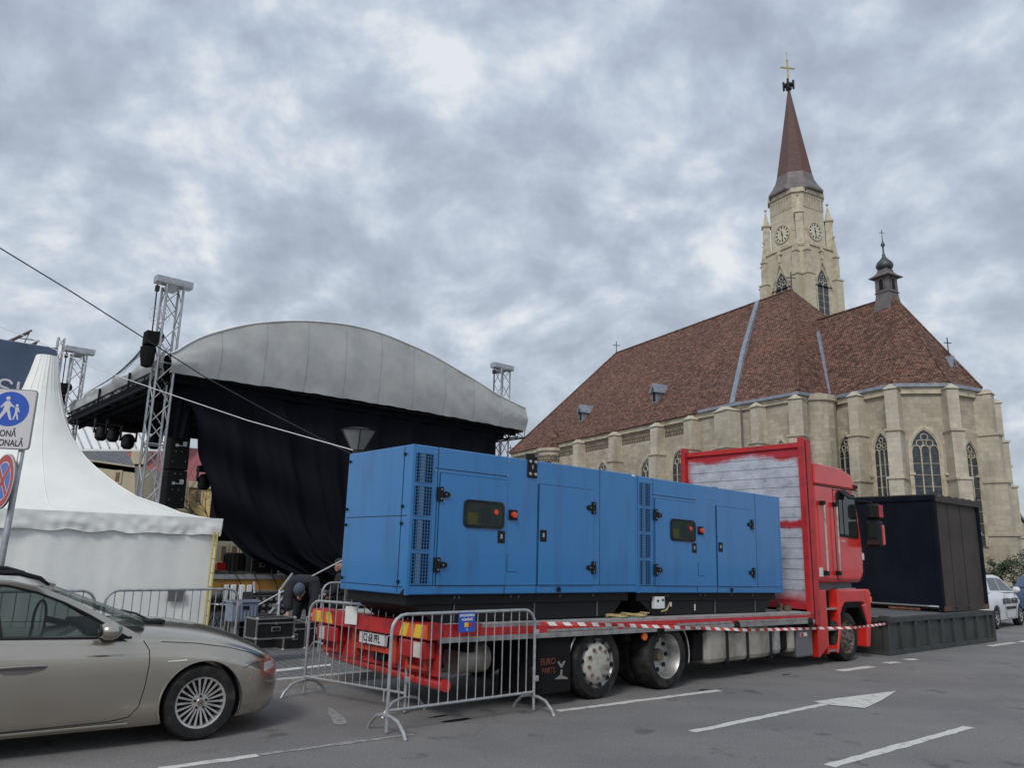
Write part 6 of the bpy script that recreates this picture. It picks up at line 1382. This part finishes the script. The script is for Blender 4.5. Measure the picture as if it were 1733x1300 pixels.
s1 = onY(1697, 990, 50); shrub(Vector((s1.x, 50, 0)), 1.0, 2.0, 'small round evergreen shrub behind the white hatchback', 1); s2_ = onY(1727, 990, 50); shrub(Vector((s2_.x+.4, 50, 0)), 1.5, 2.7, 'larger evergreen shrub at the right edge of the photo', 2)

# ================================================================== SIGNS, LAMP, BOLLARD
SY = 9.0; pb_ = onY(0, 975, SY); sp0 = Vector((onY(14,880,SY).x, SY, 0)); sr = radians(-4)
sg_ = empty('road_sign', sp0, 0, 'grey post carrying a blue pedestrian zone sign above a round no stopping sign', 'road sign')
MB().tube([(-.02,0,.0),(.0,0,1.6),(.04,0,3.45)], .035, 12).build('post', M['galv'], sg_, smooth=True)
pc = onY(22, 711, SY)-sp0; ang = radians(12); T_ = Vector((cos(ang), sin(ang), 0)); Nn = Vector((sin(ang), -cos(ang), 0)); W2 = .27; H2 = .355
rr = lambda w_, h_, r: [(w_-r+r*cos(a), h_-r+r*sin(a)) for a in (0,.5,1.07,pi/2)]+[(-w_+r+r*cos(a), h_-r+r*sin(a)) for a in (pi/2,2.07,2.64,pi)]+[(-w_+r+r*cos(a), -h_+r+r*sin(a)) for a in (pi,3.64,4.21,3*pi/2)]+[(w_-r+r*cos(a), -h_+r+r*sin(a)) for a in (3*pi/2,5.2,5.78,2*pi)]
pc = Vector((pc.x, -.09, pc.z)); 
bk = MB().panel(pc, T_, Nn, rr(W2,H2,.04), -.02, .0).build('sign_plate', M['signgrey'], sg_); MB().panel(pc, T_, Nn, rr(W2-.012,H2-.012,.035), .0, .004).build('sign_face', M['signwhite'], bk)
cc_ = pc+Vector((0,0,.115)); MB().panel(cc_, T_, Nn, [(.205*cos(2*pi*i/40), .205*sin(2*pi*i/40)) for i in range(40)], .004, .006).build('blue_disc', M['signblue'], bk)
fg = MB(); P2 = lambda pts: fg.panel(cc_, T_, Nn, pts, .006, .008)
P2([(-.03+.022*cos(2*pi*i/12), .125+.024*sin(2*pi*i/12)) for i in range(12)]); P2([(-.05,.09),(-.012,.095),(.015,.06),(.05,.03),(.045,.018),(.01,.035),(.0,.0),(.04,-.13),(.015,-.13),(-.025,-.03),(-.09,-.14),(-.12,-.135),(-.065,-.02),(-.06,.04),(-.09,.01),(-.10,.02)])
P2([(.075+.016*cos(2*pi*i/12), .045+.016*sin(2*pi*i/12)) for i in range(12)]); P2([(.06,.025),(.09,.025),(.115,-.03),(.105,-.035),(.088,-.01),(.09,-.05),(.11,-.12),(.095,-.125),(.075,-.065),(.06,-.125),(.045,-.125),(.062,-.05),(.062,-.005),(.045,.03),(.04,.022)])
fg.build('pedestrian_symbol', M['signwhite'], bk)
text('ZONĂ', .105, M['ink'], bk, frame(pc+Vector((0,0,-.175))+Nn*.006, T_, Nn), 'sign_lettering', sx=.72, ext=.001, bold=.0015); text('PIETONALĂ', .105, M['ink'], bk, frame(pc+Vector((0,0,-.285))+Nn*.006, T_, Nn), 'sign_lettering', sx=.72, ext=.001, bold=.0015)
rc = onY(17, 816, SY)-sp0; rc = Vector((rc.x-.03, -.085, rc.z)); ang = radians(58); T3 = Vector((cos(ang), sin(ang), 0)); N3 = Vector((sin(ang), -cos(ang), 0)); cir = lambda r: [(r*cos(2*pi*i/44), r*sin(2*pi*i/44)) for i in range(44)]
ang3 = radians(-38); T3 = Vector((cos(ang3), sin(ang3), 0)); N3 = Vector((sin(ang3), -cos(ang3), 0))
rd = MB().panel(rc, T3, N3, cir(.315), -.02, 0).build('round_plate', M['signgrey'], sg_); MB().ring(rc, T3, N3, cir(.305), cir(.225), .0, .005).build('red_ring', M['signred'], rd); MB().ring(rc, T3, N3, cir(.226), cir(.214), .0, .006).ring(rc, T3, N3, cir(.314), cir(.302), .0, .006).build('white_ring', M['signwhite'], rd); MB().panel(rc, T3, N3, cir(.216), .0, .004).build('blue_disc', M['signblue'], rd)
for s in (1, -1):
    dg = Vector((1,s)).normalized(); pr = Vector((-dg.y, dg.x)); MB().panel(rc, T3, N3, [tuple(dg*.22+pr*.028), tuple(-dg*.22+pr*.028), tuple(-dg*.22-pr*.028), tuple(dg*.22-pr*.028)], .004, .007+.001*s).build('red_bar', M['signred'], rd)
    MB().panel(rc, T3, N3, [tuple(dg*.215+pr*.038), tuple(-dg*.215+pr*.038), tuple(-dg*.215-pr*.038), tuple(dg*.215-pr*.038)], .004, .0055).build('white_edge', M['signwhite'], rd)
# street lamp behind the generator
lpz = onY(607, 728, 16.0); lm = empty('street_lamp', Vector((lpz.x, 16.0, 0)), 0, 'street lamp with a wide conical glass shade on top of a dark post', 'street lamp'); Zt = lpz.z
MB().lathe([(.09,.0),(.09,.8),(.055,.9),(.05,Zt-.62),(.09,Zt-.6),(.11,Zt-.42)], n=14).build('post', M['iron'], lm, smooth='auto')
sh = MB().lathe([(.12,Zt-.42),(.335,Zt-.03),(.325,Zt-.03),(.11,Zt-.41)], n=28).build('glass_shade', M['lampglass'], lm, smooth='auto')
MB().lathe([(.36,Zt-.03),(.37,Zt-.01),(.2,Zt+.03),(.05,Zt+.05)], n=28).build('lamp_cap', M['iron'], lm, smooth='auto')
rb = MB()
for k in range(4): a = pi/2*k+.3; rb.tube([(.12*cos(a),.12*sin(a),Zt-.43),(.34*cos(a),.34*sin(a),Zt-.03)], .011, 5)
rb.build('shade_rib', M['iron'], sh); MB().lathe([(.05,Zt-.42),(.06,Zt-.3),(.02,Zt-.16)], n=10).build('bulb', M['white'], lm)
bo = onz(396, 1092, .09); MBq = MB().lathe([(.085,0),(.085,.50),(.075,.53),(.0,.535)], n=18).build('bollard', M['grey'], None, smooth='auto'); MBq.location = bo; tag(MBq, 'short dark grey bollard behind the end of the barrier by the stage', 'bollard')

# ================================================================== THINGS STREWN BESIDE THE STAGE
def flight_case(px, py, w_, d_, h_, label, rz=TROT, base=.09):
    p = onz(px, py, base); e_ = empty('flight_case', p, rz, label, 'flight case', 'black flight cases with aluminium edges'); MB().box(.012,w_-.012,.012,d_-.012,.02,h_-.01).build('panel', M['case'], e_)
    ed = MB(); t = .022
    for x in (0, w_-t):
        for y in (0, d_-t): ed.box(x,x+t,y,y+t,0,h_)
    for z in (0, h_-t):
        for y in (0, d_-t): ed.box(t,w_-t,y,y+t,z,z+t)
        for x in (0, w_-t): ed.box(x,x+t,t,d_-t,z,z+t)
    ed.box(t,w_-t,-.004,.0,h_*.72,h_*.72+.02); ed.build('edging', M['alu'], e_)
    c = MB()
    for x in (0, w_):
        for z in (0, h_): c.ball((x+(.01 if x == 0 else -.01), .01, z+(.012 if z == 0 else -.012)), .032, 8)
    c.build('ball_corner', M['alu'], e_); MB().box(w_*.38,w_*.62,-.008,-.001,h_*.36,h_*.58).build('handle_dish', M['alu'], e_, bevel=.006).data; MB().box(w_*.41,w_*.59,-.011,-.008,h_*.40,h_*.54).build('handle', M['case'], e_); MB().box(w_*.47,w_*.53,-.014,-.002,h_*.68,h_*.80).build('catch', M['alu'], e_)
    return e_
flight_case(431, 1101, .46, .5, .42, 'black flight case nearest the bollard, left of the pair on the paving')
flight_case(478, 1102, .40, .55, .44, 'black flight case with a bright handle dish in front of the bending worker')
flight_case(518, 1099, .5, .5, .44, 'black flight case half hidden behind the end of the barrier')
q = flight_case(432, 1084, .60, .4, .30, 'low flight case with open silver rim behind the bollard', base=.42)
flight_case(400, 1093, .75, .6, .40, 'larger black flight case under the low silver rimmed one')
cr_ = empty('plastic_crate', onz(391, 1053, .50), TROT, 'grey blue plastic crate standing behind the barrier near the tent', 'crate')
MB().add([(.02,.02,0),(.44,.02,0),(.44,.3,0),(.02,.3,0),(0,0,.33),(.46,0,.33),(.46,.32,.33),(0,.32,.33)], [(0,3,2,1),(0,1,5,4),(1,2,6,5),(2,3,7,6),(3,0,4,7)]).build('tub', M['crate'], cr_); MB().ring((0,0,.31), (1,0,0), (0,0,1), [(-.02,-.02),(.48,-.02),(.48,.34),(-.02,.34)], [(.0,.0),(.46,.0),(.46,.32),(.0,.32)], 0, .03, up=(0,1,0)).build('rim', M['crate'], cr_); MB().box(.18,.29,-.012,.02,.20,.25).build('hand_hole', M['black'], cr_)
rb = MB(); [rb.box(.05+.06*k,.06+.06*k,-.004,.015,.03,.29) for k in range(7)]; rb.build('ribs', M['crate'], cr_)
flight_case(395, 1086, .8, .5, .46, 'black flight case carrying the grey blue plastic crate')
# chairs with white slats
for i, (px, lab) in enumerate(((366,'white slatted folding chair nearest the tent wall'), (379,'white slatted folding chair in the middle of the three by the tent'), (394,'white slatted folding chair on the right of the three, behind the crate'))):
    p = onz(px, 1062, .09); e_ = empty('folding_chair', p, TROT+.2, lab, 'chair', 'white folding chairs behind the barrier'); f = MB()
    for x in (0, .36): f.tube([(x,.32,0),(x,-.02,.45),(x,-.06,.86)], .011, 6); f.tube([(x,-.08,0),(x,.30,.45)], .011, 6)
    f.build('frame', M['black'], e_); MB().box(.0,.36,-.02,.34,.44,.46).build('seat', M['white'], e_, bevel=.006); b = MB()
    b.box(.04,.15,-.085,-.065,.52,.86).box(.20,.32,-.085,-.065,.52,.86); b.build('backrest', M['white'], e_, bevel=.01)
# yellow ladder leaning at the tent corner
la = empty('ladder', onz(350, 1072, .09), TROT, 'yellow ladder leaning beside the tent corner pole', 'ladder'); L0 = MB()
A0, A1 = Vector((.10,.5,0)), Vector((.32,1.0,1.95))
for dx in (0, .10): L0.tube([A0+Vector((dx,dx*.4,0)), A1+Vector((dx*.9,dx*.4,0))], .016, 6)
L0.build('stile', M['ladyel'], la); R0 = MB()
for k in range(1,7): c = A0.lerp(A1, k/7); R0.tube([c, c+Vector((.10,.04,0))], .010, 6)
R0.build('rung', M['ladyel'], la)
# scaffold props and tubes
def prop(pts, label, m_='galv', r=.024, name='scaffold_tube', extra=None):
    P = [onY(x, y, Yd) for x, y, Yd in pts]; e_ = empty(name, P[0], 0, label, 'tube'); MB().tube([p-P[0] for p in P], r, 8).build('tube', M[m_], e_)
    c = P[0].lerp(P[-1], .5)-P[0]; MB().box(c.x-.05,c.x+.05,c.y-.05,c.y+.05,c.z-.05,c.z+.05).build('clamp', M['leaddark'], e_, bevel=.01); return e_
prop([(432,1060,15.2),(430,985,15.3)], 'upright steel prop with a red foot under the stage deck'); rf_ = onY(430,1022,15.15); o = MB().lathe([(.07,0),(.03,.14),(.02,.15)], n=10).build('red_cap', M['refor'], None); o.location = rf_-Vector((0,0,.08)); tag(o, 'small orange red cone shaped cap on the prop under the stage deck', 'cap')
prop([(470,1062,14.9),(473,1000,15.1),(494,972,16.0)], 'bent steel tube running up behind the bending worker')
prop([(440,1058,14.8),(490,998,15.6)], 'sloping steel tube left of the bending worker')
# rack with silver knobs, drum, cases on the deck
rk = empty('equipment_rack', onz(452, 1078, .09), TROT, 'dark equipment rack with silver knobs beneath the stage deck', 'rack'); MB().box(-.35,.35,0,.5,.0,.80).build('housing', M['case'], rk, bevel=.01); b = MB()
for i in range(5):
    for j in range(3): b.lathe([(.035,-.02),(.035,.0)], (-.26+.13*i,0,.45+.12*j), ax='y', n=10)
b.box(-.34,.34,-.006,.0,.385,.39).box(-.34,.34,-.006,.0,.74,.75); b.build('knobs', M['alu'], rk)
def deckthing(px, py, name, label, cat): 
    q = tpx(px, py, 1.6); return empty(name, ST+TU*q.x+TV*1.6+Vector((0,0,1.03)), TROT, label, cat)
dr = deckthing(400, 970, 'cable_drum', 'black ribbed drum shaped case standing on the stage deck near the tent', 'drum'); mb = MB(); mb.lathe([(.28,0),(.28,.52),(.24,.56)], (0,.2,0), n=20); mb.build('drum', M['case'], dr, smooth='auto'); b = MB(); [b.box(.285*cos(a)-.01,.285*cos(a)+.01,.2+.285*sin(a)-.01,.2+.285*sin(a)+.01,.0,.5) for a in [2*pi*k/16 for k in range(16)]]; b.build('ribs', M['blackm'], dr)
fc2 = flight_case(446, 980, .62, .5, .52, 'black flight case standing on the stage deck beneath the gathered curtain'); q = tpx(424, 970, 1.5); fc2.location = ST+TU*q.x+TV*1.5+Vector((0,0,1.03))
for k, (px, w_, hh, lab) in enumerate(((455,.5,.25,'low black box on the stage deck right of the flight case'), (376,.35,.30,'small pinkish red box on the stage deck beside the tent'))):
    q = tpx(px, 975, 1.7); e_ = MB().box(-w_/2,w_/2,0,.4,.0,hh).build('equipment_box', M['case'] if k == 0 else M['lamp_red'], None, bevel=.02); e_.location = ST+TU*q.x+TV*1.7+Vector((0,0,1.03)); e_.rotation_euler = (0,0,TROT); tag(e_, lab, 'box')
cbm = MB(); rnd = random.Random(4)
for k in range(9):
    p = ST+TU*rnd.uniform(1.7,3.9)+TV*rnd.uniform(1.0,1.5); z = 1.05; pts = [p+Vector((rnd.uniform(-.5,.5), rnd.uniform(-.2,.2), z+rnd.uniform(0,.08))) for _ in range(4)]; cbm.tube(pts, .014, 5)
for k in range(3): p = ST+TU*(2.6+.5*k)+TV*.85; cbm.tube([p+Vector((0,0,1.05)), p+TU*.15+Vector((0,0,.8)), p+TU*.3+Vector((0,0,.3))], .012, 5)
tag(cbm.build('loose_cable', M['cable']), 'tangle of loose black cables lying on and hanging over the stage deck', 'cables')

# ================================================================== PEOPLE
def person(loc, rz, label, J, E, Rr, cloth_from='coat'):
    e_ = empty('person', loc, rz, label, 'person')
    me = bpy.data.meshes.new('body'); me.from_pydata(J, E, []); o = bpy.data.objects.new('body', me); COL.objects.link(o); o.parent = e_
    md = o.modifiers.new('skin', 'SKIN'); sd_ = me.skin_vertices[0].data
    for i, r in enumerate(Rr): sd_[i].radius = (r if isinstance(r, tuple) else (r, r)); sd_[i].use_root = (i == 0)
    ss = o.modifiers.new('sub', 'SUBSURF'); ss.levels = 2; ss.render_levels = 2; bake(o); o.data.materials.clear(); o.data.materials.append(M['coat'])
    for p in o.data.polygons: p.use_smooth = True; p.material_index = 0
    return e_, o
def headof(e_, c, fwd, cap, capm, tilt=0.3, r=.105):
    f = Vector(fwd).normalized(); c = Vector(c); up = (Vector((0,0,1))-f*f.z).normalized(); s = f.cross(up)
    mb = MB(); mb.ball((0,0,0), r, 18, sx=.80, sy=.98, sz=1.15)
    mb.tube([(0,r*.90,-.01),(0,r*1.14,-.035),(0,r*.98,-.045)], [.012,.018,.012], 8); mb.ball((-r*.80,0,-.01), .026, 8, sx=.5); mb.ball((r*.80,0,-.01), .026, 8, sx=.5); mb.ball((0,r*.72,-r*.82), .035, 8); mb.ball((0,r*.92,-r*.62), .02, 8, sx=1.4, sz=.5)
    m4 = Matrix(((s.x,f.x,up.x,c.x),(s.y,f.y,up.y,c.y),(s.z,f.z,up.z,c.z),(0,0,0,1)))
    h = mb.build('head', M['skin'], e_, smooth=True); h.data.transform(m4)
    ey = MB(); ey.ball((-.036,r*.88,.014), .012, 8).ball((.036,r*.88,.014), .012, 8); o = ey.build('eye', M['ink'], h); o.data.transform(m4)
    if cap == 'beanie':
        k = MB().lathe([(r*1.03,.025),(r*1.08,.05),(r*1.02,.09),(r*.75,.135),(r*.3,.158),(.0,.16)], n=18); k.v = [Vector((v.x*.86, v.y*1.0-.008, v.z)) for v in k.v]; o = k.build('beanie', M[capm], e_, smooth='auto'); o.data.transform(m4)
    else:
        k = MB().lathe([(r*1.0,.03),(r*1.02,.06),(r*.9,.11),(r*.4,.14),(.0,.145)], n=18); k.panel((0,r*.8,.035), (1,0,0), (0,0,1), [(-.07,-.02),(.07,-.02),(.06,.07),(-.06,.07)], 0, .012, up=(0,1,0)); k.v = [Vector((v.x*.86, v.y, v.z)) for v in k.v]; o = k.build('cap', M[capm], e_, smooth='auto'); o.data.transform(m4)
def hand(e_, w_, d, side_=1):
    d = Vector(d).normalized(); w_ = Vector(w_); s = d.cross(Vector((0,1,0))).normalized(); n = s.cross(d); mb = MB()
    mb.tube([w_, w_+d*.045, w_+d*.085], [.024,.036,.034], 8)
    for k, ln in enumerate((.062,.072,.068,.052)):
        b = w_+d*.083+s*(-.028+.0185*k); mb.tube([b, b+d*ln*.5-n*.006, b+d*ln*.8-n*.022, b+d*ln*.9-n*.04], [.0095,.009,.008,.006], 6)
    b = w_+d*.03-s*.03*side_; mb.tube([b, b+d*.03-s*.025*side_, b+d*.055-s*.03*side_-n*.01], [.012,.011,.008], 6)
    return mb.build('hand', M['skin'], e_, smooth=True)
# 1: worker bending forward over the cases, facing the camera. local +y is the way he faces
J = [(0,-.10,.92),(0,.06,1.06),(0,.26,1.19),(0,.42,1.24),(0,.52,1.19),
     (-.10,-.12,.86),(-.12,.02,.48),(-.13,-.06,.09),(-.13,.10,.04),
     (.10,-.12,.86),(.13,.04,.48),(.15,-.04,.09),(.15,.12,.04),
     (-.18,.38,1.16),(-.23,.44,.92),(-.18,.56,.70),
     (.18,.38,1.14),(.25,.45,.92),(.19,.58,.70)]
Ed = [(0,1),(1,2),(2,3),(3,4),(0,5),(5,6),(6,7),(7,8),(0,9),(9,10),(10,11),(11,12),(3,13),(13,14),(14,15),(3,16),(16,17),(17,18)]
Rr = [(.19,.16),(.22,.17),(.25,.18),(.22,.15),.07,.11,.075,.055,.045,.11,.075,.055,.045,.13,.105,.07,.13,.105,.07]
# faces the camera
w1 = onz(505, 1088, .09); f1 = radians(180+8)
hp_ = onY(501, 1012, w1.y-.55)
e1, o1_ = person(Vector((onY(513,1050,w1.y).x, w1.y, -.03)), pi+radians(8), 'person in a dark padded coat and slate grey beanie bending forward over the flight cases', J, Ed, Rr)
zc_ = 1.02
headof(e1, (.03,.63,1.03), (0.1,.6,-.7), 'beanie', 'beanie')
hand(e1, (-.20,.57,.68), (0,.2,-1), 1); hand(e1, (.21,.59,.68), (0,.2,-1), -1)
MB().box(-.22,-.04,-.14,.16,.12,.19).build('shoe', M['rubber'], e1, bevel=.03); MB().box(.05,.24,-.12,.18,.12,.19).build('shoe', M['rubber'], e1, bevel=.03)
# 2: worker further back, crouched beside the generator, seen in profile facing left
J2 = [(0,-.22,.62),(0,-.14,.85),(0,-.02,1.05),(0,.05,1.14),(0,.10,1.20),
      (-.10,-.20,.58),(-.14,.22,.56),(-.14,.02,.12),(-.14,.16,.06),
      (.10,-.20,.58),(.14,.24,.50),(.14,.06,.12),(.14,.20,.06),
      (-.19,.02,1.08),(-.24,.12,.82),(-.16,.34,.74),(.19,.02,1.08),(.24,.14,.82),(.14,.36,.70)]
w2_ = onY(578, 1040, 16.4); e2, o2_ = person(Vector((w2_.x+.05, 16.4, .09)), radians(75), 'person in a dark coat and dark cap crouching behind the barrier beside the generator', J2, Ed, Rr)
headof(e2, (0,.17,1.33), (0,1,-.25), 'cap', 'hair')
hand(e2, (-.16,.35,.74), (0,1,-.3), 1); hand(e2, (.14,.37,.70), (0,1,-.3), -1)
# every separate piece of these repeats is an object of its own
for o in [o for o in bpy.data.objects if o.type == 'MESH' and o.name.split('.')[0] in ('corner_post','corner_strip','yoke','lashing_bracket','bar_bracket','headlight','tail_lamp','reflective_strip','rust_patch','forklift_pocket','side_rail','lower_rail','air_tank','base_label','cover_strap','post','lifting_eye','reversing_lens','finial','side_frame','end_frame','hoist_chain','downpipe','frieze','instrument','backrest','wheel_nut','vent_hole','handle_mount','panel_bolt','meter_mark','rear_bolt','hinge_bolt','plate_bolt','wheel_bolt','rim_opening','eye','marker_board','axle','window_divider','roof_cross','mirror_mount','tank_strap','coupling','ribs') and not kids(o)]:
    bm = bmesh.new(); bm.from_mesh(o.data); bm.faces.ensure_lookup_table(); seen = set(); comps = []
    for f in bm.faces:
        if f.index in seen: continue
        st_k = [f]; comp = []; seen.add(f.index)
        while st_k:
            g_ = st_k.pop(); comp.append(g_.index)
            for v in g_.verts:
                for h in v.link_faces:
                    if h.index not in seen: seen.add(h.index); st_k.append(h)
        comps.append(comp)
    bm.free()
    if len(comps) < 2: continue
    src = o.data
    for k, comp in enumerate(comps):
        me = src.copy(); b2_ = bmesh.new(); b2_.from_mesh(me); b2_.faces.ensure_lookup_table(); cs = set(comp)
        bmesh.ops.delete(b2_, geom=[f for f in b2_.faces if f.index not in cs], context='FACES'); b2_.to_mesh(me); b2_.free()
        if k == 0: o.data = me
        else: c = o.copy(); c.data = me; COL.objects.link(c)
print('OBJECTS', len(bpy.data.objects))
